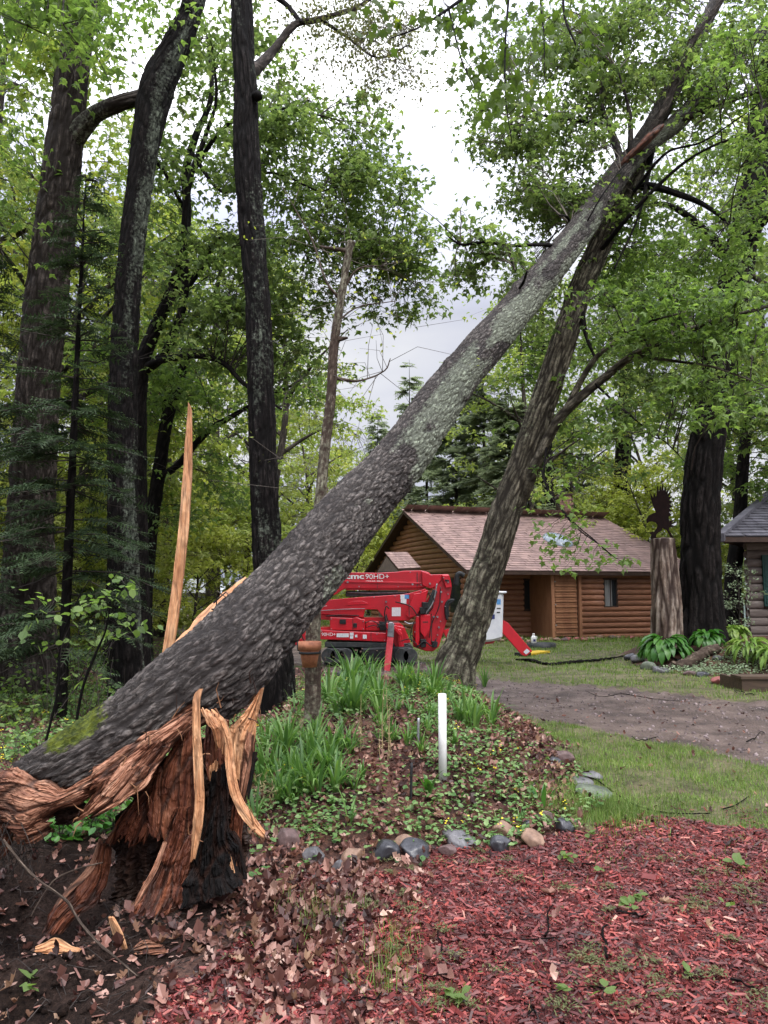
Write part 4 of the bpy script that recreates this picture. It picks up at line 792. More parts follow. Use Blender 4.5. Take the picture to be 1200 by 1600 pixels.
C = np.repeat(np.array(E_), 5, 0); C = C + rng.normal(0, .06, C.shape) * (1, 1, .8)
MH = MT['leaf_hang'] = leafmat('backlit_hanging_leaves', [(0, (.05, .085, .02)), (.6, (.075, .12, .025)), (.93, (.11, .16, .03)), (1, (.25, .28, .03))], (1.6, 1.7, .9), .5)
for k in range(len(C)):
    r = rots(np.array([random.uniform(0, 6.28)]), np.array([random.gauss(-1.15, .3)]), np.array([random.gauss(0, .4)])); V, F = inst(MAPLE, MAPLE_F, C[k][None], r, np.array([random.uniform(.06, .105)]))
    if k < 290: hb.part('leaf', V, F, MH, smooth=False)
    else: (hb.__dict__.setdefault('rest', [])).append((V, F))
if hasattr(hb, 'rest'): V, F, _ = merge(hb.rest); hb.part('leaves', V, F, MH, kind='stuff', smooth=False)

# ------------------------------------------------------------------ conifers
def conifer(name, label, base, h, r0, z0, reach, nb, mat, seed, per=26, tws=.26, lean=0, group=None, taper=1.0, barkm='bark_dark'):
    g_ = np.random.default_rng(seed); th = Thing(name, label, 'tree', base, group); b = np.array(base, float)
    rows = np.array([[*(b + (0, 0, -.1)), r0], [*(b + (lean * .3, 0, h * .5)), r0 * .62], [*(b + (lean, 0, h)), r0 * .05]]); V, F, A = sweep(rows, 60, 14, .008, seed=seed, lumps=.05); th.part('trunk', V, F, MT[barkm], A)
    z = np.sort(g_.uniform(z0, h * .985, nb)); S, E, P_, Y_, X_ = [], [], [], [], []
    for zz in z:
        f = (zz - z0) / (h - z0); L = reach * (1 - f) ** taper * g_.uniform(.65, 1.1) + .12; an = g_.uniform(0, 2 * np.pi); d = np.array((math.cos(an), math.sin(an), 0)); c = b + (lean * (zz / h) ** 2, 0, zz)
        drop = -.32 * L * (1 - f) + .18 * L * f; e = c + d * L + (0, 0, drop); S.append(c); E.append(e); n = max(3, int(per * L / reach)); t = g_.uniform(.12, 1.0, n)
        p = c + (e - c) * t[:, None] + np.array((0, 0, 1)) * (.10 * L * np.sin(np.pi * t))[:, None]; side = g_.choice([-1, 1], n); ya = an - np.pi / 2 + side * g_.uniform(.3, 1.15, n) * (t < .93)
        P_.append(p); Y_.append(ya); X_.append(g_.uniform(.7, 1.25, n) * (1.25 - .6 * t))
    P_, Y_, X_ = np.concatenate(P_), np.concatenate(Y_), np.concatenate(X_); V, F = twigs(S, E, r0 * .10 + .006, .004, .05); th.part('branches', V, F, MT['twig'], kind='stuff')
    V, F = inst(TWIGW if mat == 'needle_far' else TWIGN, TWIGN_F, P_, rots(Y_, g_.normal(-.25, .2, len(Y_)), g_.normal(0, .35, len(Y_))), X_ * tws); th.part('crown', V, F, MT[mat], kind='stuff', smooth=False); return th.o
gq = P(100, 1010, 9.6); conifer('spruce_tree', 'dark feathery spruce at the left, in front of the thickest trunk', (gq[0], gq[1], 0), 7.4, .075, .9, 1.5, 125, 'needle', 5, 34, .30)
gq = P(-60, 1010, 11); conifer('spruce_tree', 'dark spruce boughs reaching in from the left edge', (gq[0], gq[1], 0), 7.5, .09, .8, 1.6, 90, 'needle', 6, 34, .34)
gq = P(165, 1010, 15); conifer('spruce_tree', 'smaller shaded spruce standing behind the lichened trunk', (gq[0], gq[1], 0), 4.6, .06, .4, 1.2, 60, 'needle', 7, 28, .32)
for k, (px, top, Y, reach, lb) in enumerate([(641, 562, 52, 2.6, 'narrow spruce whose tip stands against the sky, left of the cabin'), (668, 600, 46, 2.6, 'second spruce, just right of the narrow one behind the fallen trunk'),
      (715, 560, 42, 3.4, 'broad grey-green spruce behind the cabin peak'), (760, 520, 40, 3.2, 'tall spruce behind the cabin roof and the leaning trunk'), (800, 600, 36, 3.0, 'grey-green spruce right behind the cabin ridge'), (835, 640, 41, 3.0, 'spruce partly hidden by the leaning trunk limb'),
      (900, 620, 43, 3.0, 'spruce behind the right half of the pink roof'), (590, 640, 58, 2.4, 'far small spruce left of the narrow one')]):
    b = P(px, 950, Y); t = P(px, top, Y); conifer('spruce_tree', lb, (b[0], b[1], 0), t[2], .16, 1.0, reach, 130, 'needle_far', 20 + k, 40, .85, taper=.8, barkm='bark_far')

# ------------------------------------------------------------------ background wood: three patterns of tree, each copied
BGN = 'maples and saplings of the background wood'
def bgtree(name, label, h, reach, z0, nc, lsz, mat, seed, tr=.2, T=(TRI3, TRI3_F)):
    g_ = np.random.default_rng(seed); th = Thing(name, label, 'tree', (0, 0, 0), BGN); rows = [[0, 0, -.2, tr], [g_.normal(0, .1), g_.normal(0, .1), h * .3, tr * .8], [g_.normal(0, .3), g_.normal(0, .3), h * .6, tr * .55], [g_.normal(0, .5), g_.normal(0, .5), h * .95, tr * .15]]
    V, F, A = sweep(np.array(rows), 40, 12, .01, seed=seed); th.part('trunk', V, F, MT['bark_far'], A); sk = [catmull(np.array(rows), 40)[:, :3]]
    for k in range(7):
        z = h * g_.uniform(.22, .75); c = sk[0][int(z / h * 39)]; an = k * 2.4 + g_.uniform(0, .6); L = reach * g_.uniform(.5, .9)
        r = np.array([[*c, tr * .45], [*(c + (math.cos(an) * L * .5, math.sin(an) * L * .5, L * .35)), tr * .25], [*(c + (math.cos(an) * L, math.sin(an) * L, L * .6)), tr * .08]]); V, F, A = sweep(r, 12, 7, .0, seed=seed + k); th.part('limb', V, F, MT['bark_far'], A); sk.append(catmull(r, 10)[:, :3])
    cl = []
    for _ in range(nc):
        z = g_.uniform(z0, h); f = (z - z0) / (h - z0); rr = reach * (math.sin(math.pi * min(1, (f * .8 + .2))) ** .6) * g_.uniform(.25, 1) ** .5; an = g_.uniform(0, 6.28); cl.append((math.cos(an) * rr, math.sin(an) * rr, z, g_.uniform(.5, 1.0) * reach * .26, g_.uniform(18, 34)))
    crown(th, np.vstack(sk), cl, mat, lsz, 6, T, flat=.42, br=.012); th.o['proto'] = 1; del th.o['proto']; return th.o
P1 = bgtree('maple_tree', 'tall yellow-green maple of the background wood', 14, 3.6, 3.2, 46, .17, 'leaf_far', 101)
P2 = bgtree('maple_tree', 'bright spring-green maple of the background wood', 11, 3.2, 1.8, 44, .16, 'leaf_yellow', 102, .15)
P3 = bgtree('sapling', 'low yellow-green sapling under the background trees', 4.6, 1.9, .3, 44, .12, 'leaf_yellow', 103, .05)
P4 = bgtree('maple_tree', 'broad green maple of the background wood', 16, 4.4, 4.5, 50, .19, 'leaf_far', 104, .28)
LB = {id(P1): 'tall yellow-green maple of the background wood', id(P2): 'bright spring-green maple of the background wood', id(P3): 'low yellow-green sapling under the background trees', id(P4): 'broad green maple of the background wood'}
used = set(); seen = {}
def whereis(px, Y):
    for lim, tx in ((0, 'past the left edge trunk'), (110, 'beside the thickest far-left trunk'), (200, 'left of the lichened kinked trunk'), (290, 'right of the lichened kinked trunk'), (390, 'left of the straight dark trunk'), (455, 'right of the straight dark trunk'), (540, 'behind the dead snag'), (620, 'left of the narrow spruce'), (720, 'behind the fallen trunk and cabin peak'),
                    (840, 'behind the leaning trunk'), (930, 'behind the middle of the pink roof'), (1025, 'behind the right end of the pink roof'), (1070, 'behind the eagle post'), (1170, 'between huge trunk and grey cabin')):
        if px < lim: return tx
    return 'behind the grey cabin roof'
def bglabel(o, px, Y):
    base = LB[id(o)].replace(' of the background wood', '').replace(' under the background trees', ''); l = base + (', in the front rank, ' if Y < 25 else ', farther back, ' if Y < 40 else ', deep in the wood, ') + whereis(px, Y); seen[l] = seen.get(l, 0) + 1; return l
def place(o, px, Y, s):
    b = P(px, 940, Y); z = hgt(b[0:1], b[1:2])[0]; loc = (b[0], b[1], z); rz = random.uniform(0, 6.28); lb_ = bglabel(o, px, Y)
    if id(o) not in used: used.add(id(o)); o.location = loc; o.rotation_euler[2] = rz; o.scale = (s, s, s); o['label'] = lb_
    else: copy_thing(o, loc, rz, s, lb_)
bgl = [(P4, -40, 19, 1.15), (P1, 60, 17.5, 1.1), (P2, 150, 22, 1.25), (P2, 110, 19, 1.2), (P1, 250, 27, 1.15), (P1, 430, 27, 1.0), (P2, 20, 23, 1.4), (P1, -90, 26, 1.3), (P4, 60, 33, 1.2), (P2, 180, 36, 1.3), (P2, 380, 31, 1.2), (P4, 330, 40, 1.4),
       (P3, 40, 15, .8), (P3, 130, 17, .9), (P3, 300, 24, 1.1), (P3, 350, 27, 1.2), (P3, 205, 18, .8), (P3, -10, 18, 1.), (P2, 470, 36, 1.0), (P3, 395, 30, 1.2), (P2, 430, 44, 1.1), (P2, 250, 46, 1.3), (P3, 470, 33, 1.2), (P2, 520, 47, 1.0), (P3, 550, 42, 1.4), (P2, 575, 52, .95), (P3, 600, 46, 1.5), (P1, 610, 62, .85), (P2, 640, 58, .85), (P2, 680, 60, .85), (P1, 545, 60, .95), (P1, 490, 56, 1.05),
       (P2, 730, 56, .95), (P1, 790, 52, 1.05), (P4, 850, 50, 1.0), (P2, 910, 47, 1.25), (P2, 1000, 38, 1.2), (P3, 1035, 33, 1.7), (P3, 1010, 38, 2.0), (P1, 1240, 30, 1.15), (P2, 1150, 31, 1.1), (P1, 1230, 27, 1.2), (P3, 1020, 36, 1.3), (P3, 1100, 31, 1.1), (P3, 950, 39, 1.4), (P2, 900, 40, 1.15), (P1, 830, 35, 1.15), (P4, 1290, 24, 1.2),
       (P2, -250, 22, 1.2), (P4, 1500, 18, 1.2), (P1, 1420, 26, 1.2), (P2, 160, 28, 1.1), (P3, 90, 24, 1.3), (P3, 60, 30, 1.5), (P3, 240, 34, 1.3), (P3, 170, 40, 1.6), (P3, 20, 37, 1.6)]
for a in bgl: place(*a)
# the far edge of the wood reads as one mass
fx = []; 
for k in range(170):
    an = R(random.uniform(-58, 58)); d = random.uniform(72, 105); x = math.sin(an) * d; y = math.cos(an) * d; g = -.3
    if x > 12 and y > 34: d = random.uniform(170, 210); x = math.sin(an) * d; y = math.cos(an) * d
    H = random.uniform(9, 15) * (1.3 if d > 150 else 1); fx.append((x, y, g, H, d))
q = []; sc_ = []
for x, y, g, H, d in fx:
    n = 250; p = rng.normal(0, 1, (n, 3)); p[:, 2] = rng.uniform(0, H, n); rr = 3.4 * np.sin(np.pi * np.clip(p[:, 2] / H * .8 + .15, 0, 1)) ** .6; p[:, :2] = p[:, :2] / np.linalg.norm(p[:, :2], axis=1)[:, None] * (rr * rng.uniform(.2, 1, n))[:, None]
    q.append(p + (x, y, g)); sc_.append(np.full(n, .9 if d < 150 else 1.6))
q = np.concatenate(q); sc_ = np.concatenate(sc_); k = len(q); V, F = inst(KITE * (1.4, 1, 1), KITE_F, q, rots(rng.uniform(0, 6.28, k), rng.normal(-.4, .6, k), rng.normal(0, .6, k)), sc_ * rng.uniform(.6, 1.2, k))
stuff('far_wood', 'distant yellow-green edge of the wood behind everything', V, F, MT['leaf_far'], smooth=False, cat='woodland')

# ------------------------------------------------------------------ the storm-broken tree: fallen trunk
hb0 = P(110, 1290, 3.85); tH = Thing('fallen_tree', 'huge snapped grey trunk leaning diagonally across the picture, lichen patched, mossy at its torn butt', 'tree', (hb0[0], hb0[1], .2))
H_ = [(14, 1252, 3.84, .165), (40, 1246, 3.84, .19), (75, 1230, 3.85, .20), (125, 1200, 3.88, .205), (190, 1160, 3.95, .215), (262, 1105, 4.05, .235), (305, 1072, 4.13, .25), (350, 1037, 4.25, .262), (395, 985, 4.45, .252), (440, 935, 4.7, .243), (500, 865, 5.1, .238), (560, 790, 5.6, .232), (630, 712, 6.2, .222), (704, 605, 7.0, .208), (780, 515, 7.7, .20), (835, 450, 8.3, .19), (884, 390, 8.9, .182), (930, 325, 9.5, .172), (976, 260, 10.1, .162), (1020, 218, 10.4, .145), (1062, 188, 10.6, .13), (1112, 130, 10.8, .115), (1165, 75, 11, .095), (1240, 0, 11.3, .07), (1330, -90, 11.6, .04)]
rows = np.array([list(P(a, b, c)) + [d] for a, b, c, d in H_]); rows = catmull(rows, 120)
# denser rings close to the lens
q0 = catmull(rows[:60], 560); q1 = catmull(rows[59:], 260); q = np.vstack([q0, q1[1:]]); nv, na = len(q), 156
ax, rad = q[:, :3], q[:, 3]; T_, N_, B_ = frames(ax); v = np.concatenate([[0], np.cumsum(np.linalg.norm(np.diff(ax, axis=0), axis=1))])
a = np.linspace(0, 2 * np.pi, na, endpoint=False); A_g, V_g = np.meshgrid(a, v); D = np.cos(A_g)[..., None] * N_[:, None] + np.sin(A_g)[..., None] * B_[:, None]; Df = D.reshape(-1, 3)
bk = np.stack([.22 * np.cos(A_g), .22 * np.sin(A_g), V_g], -1).reshape(-1, 3)
base = (ax[:, None] + D * rad[:, None, None]).reshape(-1, 3); px, py = proj(base)
bx = [-80, 12, 45, 85, 120, 150, 172, 200, 240, 270, 298, 318, 332, 348, 365, 400, 416, 417]; by = [1196, 1196, 1214, 1222, 1232, 1236, 1218, 1182, 1150, 1122, 1096, 1106, 1125, 1135, 1122, 1082, 1080, 3000]
jag = 26 * (fbm(bk * np.array((22, 22, 5)), 3, 91) - .5)
bnd = np.interp(px + jag * .5, bx, by) + jag
dist = (py - bnd) / 1156 * 4.0           # metres beyond the torn edge (positive = bare wood)
dist = np.where(px > 418, -1, dist); wood = sst(-.004, .012, dist)
# bark plates
wv = bk + .022 * np.stack([vn(bk * 9, 3), vn(bk * 9, 4), vn(bk * 9, 5)], -1)
sk_ = bk.copy(); sk_[:, 2] = wv[:, 2] + .35 * np.sin(3 * A_g.ravel()) * .02
wA = wv.copy(); wA[:, 2] += .05 * (fbm(bk * (6, 6, 3), 2, 19) - .5)
c1 = worley(wA * (23, 23, 6.0), 11); c2 = worley(wA * (50, 50, 14) + 4, 12); n3 = np.abs(2 * vn(wv * (70, 70, 16) + 3, 13) - 1)
crk = sst(.015, .20, c1) * (.5 + .5 * sst(.0, .22, c2)) * (.72 + .28 * sst(.03, .3, n3))
fade = 1 - .45 * sst(3.2, 6, V_g.ravel())
barkd = .019 * (crk - .6) * fade + .007 * (fbm(bk * (70, 70, 25), 3, 14) - .5) + .03 * (fbm(bk * (5, 5, 2), 3, 15) - .5)
f1 = fbm(bk * (34, 34, 3.2), 4, 16); f2 = fbm(bk * (9, 9, 3), 3, 17)
woodd = -.028 - .05 * np.clip(dist, 0, .3) + .075 * (f1 - .5) + .10 * (f2 - .5)
disp = barkd * (1 - wood) + woodd * wood
under = np.clip(-Df[:, 2], 0, 1) * (1 - sst(.4, 1.1, V_g.ravel())); disp -= .03 * under
# dark branch knots, scars
for (kx, ky, kr) in [(808, 447, .06), (700, 568, .05), (640, 560 + 20, .05), (905, 355, .05)]:
    d2 = ((px - kx) ** 2 + (py - ky) ** 2) * (7.5 / 1156) ** 2; disp += .035 * np.exp(-d2 / kr ** 2 * 1.5) * (Df[:, 1] < .3)
HV = base + Df * disp[:, None]  # final surface of the trunk
i = np.arange(nv - 1)[:, None] * na; j = np.arange(na)[None]; j2 = (j + 1) % na; F = np.stack([i + j, i + j2, i + na + j2, i + na + j], -1).reshape(-1, 4)
lz_ = fbm(bk * (3.2, 3.2, 1.5), 4, 21); side = sst(-.25, .5, Df @ np.array((.62, -.62, -.45)))
li = sst(500, 640, px) * (sst(.36, .56, lz_) * (.35 + .75 * side)) * 1.15 + .25 * sst(760, 980, px); li = np.where(((px > 505) & (px < 600) & (py > 790)), np.maximum(li * .5, .95 * sst(.45, .6, fbm(bk * (6, 6, 5), 4, 22)) * sst(-.1, .4, Df @ np.array((.3, -.9, .1)))), li)
li = .86 * li * (1 - sst(0, .5, np.clip(Df @ np.array((-.6, 0, .8)), 0, 1) - .45) * .5)
ms = .95 * np.exp(-(((px - 116) / 56) ** 2) ** 1.3) * sst(.3, .8, Df[:, 2]) * sst(1200, 1172, py)
fw = wood[F].mean(1) > .5
AT = {'bk': bk, 'crk': crk, 'lich': li, 'moss': ms}
for nm, sel, mt in (('bark', ~fw, 'bark_hero'), ('torn_wood', fw, 'wood_torn')):
    f = F[sel]; u, inv = np.unique(f, return_inverse=True); tH.part(nm, HV[u], inv.reshape(-1, 4), MT[mt], {k: x[u] for k, x in AT.items()})
# ragged butt end
nr = 14; cap = []; c0 = ax[0] - T_[0] * .10; r0 = HV[:na]
for k in range(1, nr + 1):
    f = k / nr; r = r0 * (1 - f) + c0 * f; dd = r - c0; nn = fbm(r * 14, 4, 23)[:, None] - .5; cap.append(r - T_[0] * (.10 * math.sin(f * 1.6)) * (1 - f) + T_[0] * nn * .11 + T_[0] * .12 * f)
CV = np.vstack([r0] + cap); i = np.arange(nr)[:, None] * na; CF = np.stack([i + j, i + na + j, i + na + j2, i + j2], -1).reshape(-1, 4)
cb = np.stack([CV[:, 0], CV[:, 2], CV[:, 1] * 3], -1); tH.part('torn_butt', CV, CF, MT['wood_torn'], {'bk': cb})
tH.sk = [ax[::12]]
def hlimb(rows, mat='bark_hero', nv=60, na=12, amp=.006, name='limb', lich=.3, seed=0): tH.sk.append(limb(tH, rows, mat, nv=nv, na=na, amp=amp, name=name, lich=lich, seed=seed))
hlimb([(968, 275, 10.1, .11), (1000, 225, 10.2, .12), (1040, 160, 10.4, .115), (1072, 100, 10.6, .10), (1105, 30, 10.8, .085), (1135, -50, 11, .07)], nv=140, na=26, amp=.012, seed=111)
hlimb([(1000, 235, 9.9, .06), (1040, 165, 9.9, .058), (1062, 110, 10, .05), (1085, 60, 10, .045), (1120, 10, 10.1, .04), (1150, -40, 10.2, .03)], 'bark_brown', seed=112, na=14)
hlimb([(1062, 188, 10.5, .07), (1110, 168, 10.3, .05), (1160, 150, 10.1, .04), (1230, 130, 10, .03)], seed=113)
hlimb([(985, 240, 10, .05), (985, 190, 9.9, .035), (978, 150, 9.8, .02), (965, 110, 9.7, .012)], seed=114)
hlimb([(970, 250, 10.1, .06), (955, 205, 10.2, .05), (940, 160, 10.3, .03), (945, 100, 10.4, .015)], seed=115)
hlimb([(868, 388, 8.7, .03), (852, 382, 8.6, .024), (800, 384, 8.4, .021), (760, 378, 8.3, .019), (722, 382, 8.2, .014), (700, 370, 8.2, .006)], 'bark_dark', seed=116)
hlimb([(795, 384, 8.4, .014), (800, 410, 8.2, .011), (806, 425, 8.1, .006)], 'bark_dark', nv=20, seed=117)
hlimb([(720, 382, 8.2, .008), (690, 350, 8.2, .005), (665, 330, 8.2, .003), (640, 315, 8.2, .002)], 'twig_bark' if 0 else 'bark_dark', nv=20, na=6, amp=.0, seed=118)
hlimb([(940, 195, 10.3, .03), (900, 188, 10, .022), (845, 180, 9.8, .016), (825, 172, 9.7, .010), (815, 195, 9.6, .006)], 'bark_dark', seed=119)
hlimb([(892, 350, 9.2, .02), (885, 338, 9.0, .016), (874, 336, 8.9, .011)], 'bark_dark', nv=16, seed=120)
hlimb([(812, 450, 7.9, .018), (818, 440, 7.75, .016), (823, 424, 7.6, .011)], 'bark_dark', nv=16, seed=121)
hlimb([(918, 345, 8.95, .012), (935, 315, 8.9, .012), (955, 285, 9.1, .012), (972, 262, 9.5, .014), (985, 250, 9.7, .02)], 'bark_dark', nv=40, na=8, seed=122)
hlimb([(1080, 470, 9.3, .008), (1130, 440, 9.2, .014)], 'bark_dark', nv=8, na=6, amp=0, seed=123)
hlimb([(990, 300, 10, .03), (1040, 240, 9.6, .02), (1100, 220, 9.2, .014), (1190, 160, 8.9, .008)], 'bark_dark', seed=124)
# broken-off limb with reddish bare wood
rr = np.array([list(P(a_, b_, c_)) + [d_] for a_, b_, c_, d_ in [(968, 262, 9.65, .03), (985, 243, 9.6, .048), (1005, 225, 9.55, .055), (1022, 208, 9.5, .05), (1033, 198, 9.5, .035), (1036, 194, 9.5, .012)]])
V, F, A = sweep(rr, 60, 18, .014, fa=40, fl=3, seed=125); tH.part('broken_limb', V, F, MT['wood_red'], A)
# crown of the fallen tree
crown(tH, np.vstack(tH.sk), pclumps([(960, 120, 10.6, 110, 100, .9, 32, .36, 30), (860, 60, 10.4, 100, 70, .9, 20, .36, 26), (1050, 20, 10.8, 110, 70, .9, 20, .38, 28), (900, 260, 10.2, 70, 90, .8, 22, .34, 28), (800, 200, 9.8, 55, 45, .5, 14, .24, 20), (850, 320, 9.9, 50, 60, .7, 12, .3, 26), (770, 390, 8.4, 55, 30, .4, 9, .2, 14),
      (720, 340, 8.3, 25, 25, .3, 3, .15, 8), (1130, 120, 10.4, 80, 80, .9, 14, .38, 26), (820, 440, 10.5, 50, 50, .7, 9, .32, 22), (960, 330, 10.8, 50, 50, .5, 7, .3, 22), (755, 240, 9.7, 35, 25, .4, 5, .2, 14), (745, 430, 8.6, 35, 30, .4, 6, .18, 12)], 9), 'leaf_olive' if 'leaf_olive' in MT else 'leaf_mid', .082, 6, flat=.6, tw='twig_light')

# ------------------------------------------------------------------ split planks and torn slabs
def slab(th, name, L, Rt, mat, thick=.03, amp=.02, bulge=.0, jt=.0, jb=.0, nu=16, nv=70, seed=0, attrs=None, parent=None, fu=26, lab=None, curl=0, jw=.22):
    """a torn slab between a left and a right edge (px,py,Y), fibrous, with ragged ends and real thickness"""
    l = catmull(PP(L), nv); r = catmull(PP(Rt), nv); w_ = np.linalg.norm(l - r, axis=1).mean(); ln = np.linalg.norm(np.diff(l, axis=0), axis=1).sum()
    u = np.linspace(0, 1, nu); vv = np.linspace(0, 1, nv); g = np.random.default_rng(seed + 500)
    tp = jt * (fbm(np.stack([u * w_ * 45, 0 * u, 0 * u + seed], -1), 3, seed) + .55 * g.random(nu) ** 2); bt = jb * (fbm(np.stack([u * w_ * 45, 0 * u + 9, 0 * u + seed], -1), 3, seed) + .55 * g.random(nu) ** 2)
    tp = tp - tp.min(); bt = bt - bt.min(); VV = tp[None] + vv[:, None] * (1 - tp - bt)[None]; k = np.clip(VV * (nv - 1), 0, nv - 1.001); k0 = k.astype(int); kf = (k - k0)[..., None]
    Lp = l[k0] * (1 - kf) + l[k0 + 1] * kf; Rp = r[k0] * (1 - kf) + r[k0 + 1] * kf; U = np.repeat(u[None], nv, 0)[..., None]
    ju = (fbm(np.stack([VV.ravel() * ln * 14, 0 * VV.ravel() + seed, 0 * VV.ravel()], -1), 3, seed + 3).reshape(VV.shape) - .5)[..., None] * jw
    U = np.clip(U + ju * (np.abs(U - .5) * 2), -.2, 1.2); S = Lp * (1 - U) + Rp * U
    bkc = np.stack([U[..., 0] * w_ + seed, np.zeros_like(VV), VV * ln], -1).reshape(-1, 3)
    f1 = fbm(bkc * (fu * .55, 1, 6.5), 4, seed) * 8; fl_ = np.floor(f1); ter = (fl_ + sst(.3, .6, f1 - fl_)) / 9
    w1 = worley(bkc * (fu * .9, 1, 3.0) + .3, seed + 2); w2 = worley(bkc * (fu * 2.4, 1, 8) + .7, seed + 4); ck_ = sst(.0, .16, w1) * (.5 + .5 * sst(.0, .2, w2)); edge = np.minimum(U[..., 0].ravel(), 1 - U[..., 0].ravel())
    ci = np.repeat(np.arange(nu)[None], nv, 0).ravel(); ln_ = g.uniform(4, 14, nu)[ci]; ph_ = g.uniform(0, 9, nu)[ci]; bl = np.floor(VV.ravel() * ln * ln_ + ph_).astype(np.int64); fib = _h(ci, bl, 0 * ci, seed + 77) - .5; fib = fib * (.35 + .65 * (fbm(bkc * (9, 1, 3), 2, seed + 6) > .48))
    d = amp * (.75 * fib + 3.0 * (ter - .5) + 1.1 * (fbm(bkc * (fu * 3.5, 1, 8), 3, seed + 1) - .5) - .7 * (1 - ck_)); out = np.array((0, -1, .12)); ck_ = np.clip(ck_ * 1.15 + .12, 0, 1)
    S = S.reshape(-1, 3) + out * (d + bulge * np.sin(np.pi * np.clip(np.repeat(u[None], nv, 0).ravel(), 0, 1)))[:, None]
    Bk = S - out * (thick * (.5 + .5 * np.sin(np.pi * np.repeat(u[None], nv, 0).ravel())))[:, None] + out * (.3 * d[:, None]); n = len(S)
    i = np.arange(nv - 1)[:, None] * nu; j = np.arange(nu - 1)[None]; Ff = np.stack([i + j, i + nu + j, i + nu + j + 1, i + j + 1], -1).reshape(-1, 4); ir = np.unique(np.append(np.arange(0, nv, 5), nv - 1)); jr = np.unique(np.append(np.arange(0, nu, 4), nu - 1)); Fb = np.array([(a0_ * nu + b0_, a0_ * nu + b1_, a1_ * nu + b1_, a1_ * nu + b0_) for a0_, a1_ in zip(ir[:-1], ir[1:]) for b0_, b1_ in zip(jr[:-1], jr[1:])]) + n; e = []
    for k in range(nv - 1): e += [(k * nu, k * nu + n, (k + 1) * nu + n, (k + 1) * nu), (k * nu + nu - 1, (k + 1) * nu + nu - 1, (k + 1) * nu + nu - 1 + n, k * nu + nu - 1 + n)]
    for k in range(nu - 1): e += [(k, k + 1, k + 1 + n, k + n), ((nv - 1) * nu + k, (nv - 1) * nu + k + n, (nv - 1) * nu + k + 1 + n, (nv - 1) * nu + k + 1)]
    V = np.vstack([S, Bk]); th.part(name, V, np.vstack([Ff, Fb, np.array(e)]), MT[mat], {'bk': np.vstack([bkc, bkc + (0, thick, 0)]), 'crk': np.concatenate([ck_, ck_])}, parent=parent, label=lab, smooth=False)
# slabs that still hang from the fallen trunk
def zz(*pts): return [(x / 2.553, 1040 + y / 2.553, Y) for x, y, Y in pts]
slab(tH, 'torn_slab', zz((778, 150, 3.88), (700, 205, 3.82), (600, 262, 3.76), (500, 325, 3.72), (400, 390, 3.70), (340, 450, 3.69)), zz((768, 235, 3.88), (720, 290, 3.82), (640, 360, 3.76), (560, 430, 3.70), (470, 490, 3.67), (380, 540, 3.66)), 'wood_torn', .05, .020, .02, .03, .10, 44, 150, 1, fu=16)
slab(tH, 'torn_slab', zz((600, 300, 3.70), (520, 360, 3.67), (440, 430, 3.65), (370, 520, 3.64), (290, 615, 3.64)), zz((690, 300, 3.71), (625, 400, 3.67), (575, 475, 3.64), (470, 560, 3.62), (330, 628, 3.63)), 'wood_torn', .035, .018, .015, .05, .16, 40, 130, 2, fu=18)
slab(tH, 'torn_slab', zz((500, 395, 3.64), (450, 455, 3.62), (400, 520, 3.61)), zz((600, 400, 3.65), (540, 490, 3.62), (472, 570, 3.60)), 'wood_torn', .02, .014, .01, .1, .25, 26, 70, 3, fu=20)
slab(tH, 'torn_slab', zz((-30, 430, 3.72), (20, 420, 3.66), (70, 412, 3.63), (140, 448, 3.62), (205, 480, 3.62), (250, 498, 3.63), (330, 452, 3.66), (400, 415, 3.70)), zz((-30, 640, 3.72), (30, 660, 3.66), (80, 690, 3.63), (130, 660, 3.62), (180, 610, 3.63), (230, 575, 3.64), (300, 560, 3.66), (370, 535, 3.70)), 'wood_torn', .06, .017, .05, .04, .10, 60, 150, 4, fu=15)
slab(tH, 'torn_slab', zz((10, 590, 3.64), (80, 600, 3.60), (170, 590, 3.61)), zz((60, 720, 3.66), (120, 715, 3.62), (215, 650, 3.64)), 'wood_torn', .03, .022, .02, .15, .25, 34, 60, 44, fu=12)
slab(tH, 'cavity_shade', zz((190, 545, 3.70), (250, 540, 3.69), (325, 535, 3.71)), zz((205, 640, 3.72), (250, 645, 3.71), (310, 620, 3.73)), 'wood_dark', .05, .02, -.03, .1, .2, 22, 40, 45)  # dark slab standing in for the shaded hole under the butt
slab(tH, 'torn_slab', zz((-40, 460, 3.80), (-50, 600, 3.76), (-40, 800, 3.74)), zz((50, 500, 3.72), (50, 640, 3.70), (20, 780, 3.70)), 'wood_red', .05, .03, .03, .05, .25, 26, 70, 5, fu=12)
slab(tH, 'wood_strip', [(182, 1100, 4.02), (222, 1055, 4.1), (268, 1010, 4.22), (315, 957, 4.42), (352, 924, 4.6), (384, 900, 4.75)], [(200, 1122, 3.98), (240, 1072, 4.05), (285, 1025, 4.17), (330, 972, 4.37), (365, 937, 4.56), (394, 908, 4.72)], 'wood_fresh', .03, .006, .0, .02, .02, 8, 90, 6)
for s_, (x, y) in enumerate([(348, 938), (352, 944), (345, 948), (358, 940)]):
    a1 = P(x - 14, y + 4, 4.42); a2 = P(x + 12, y - 5 + s_ * 2, 4.36); V, F = twigs([a1], [a2], .006, .003, .2, 5); tH.part('bark_fibre', V, F, MT['twig'])

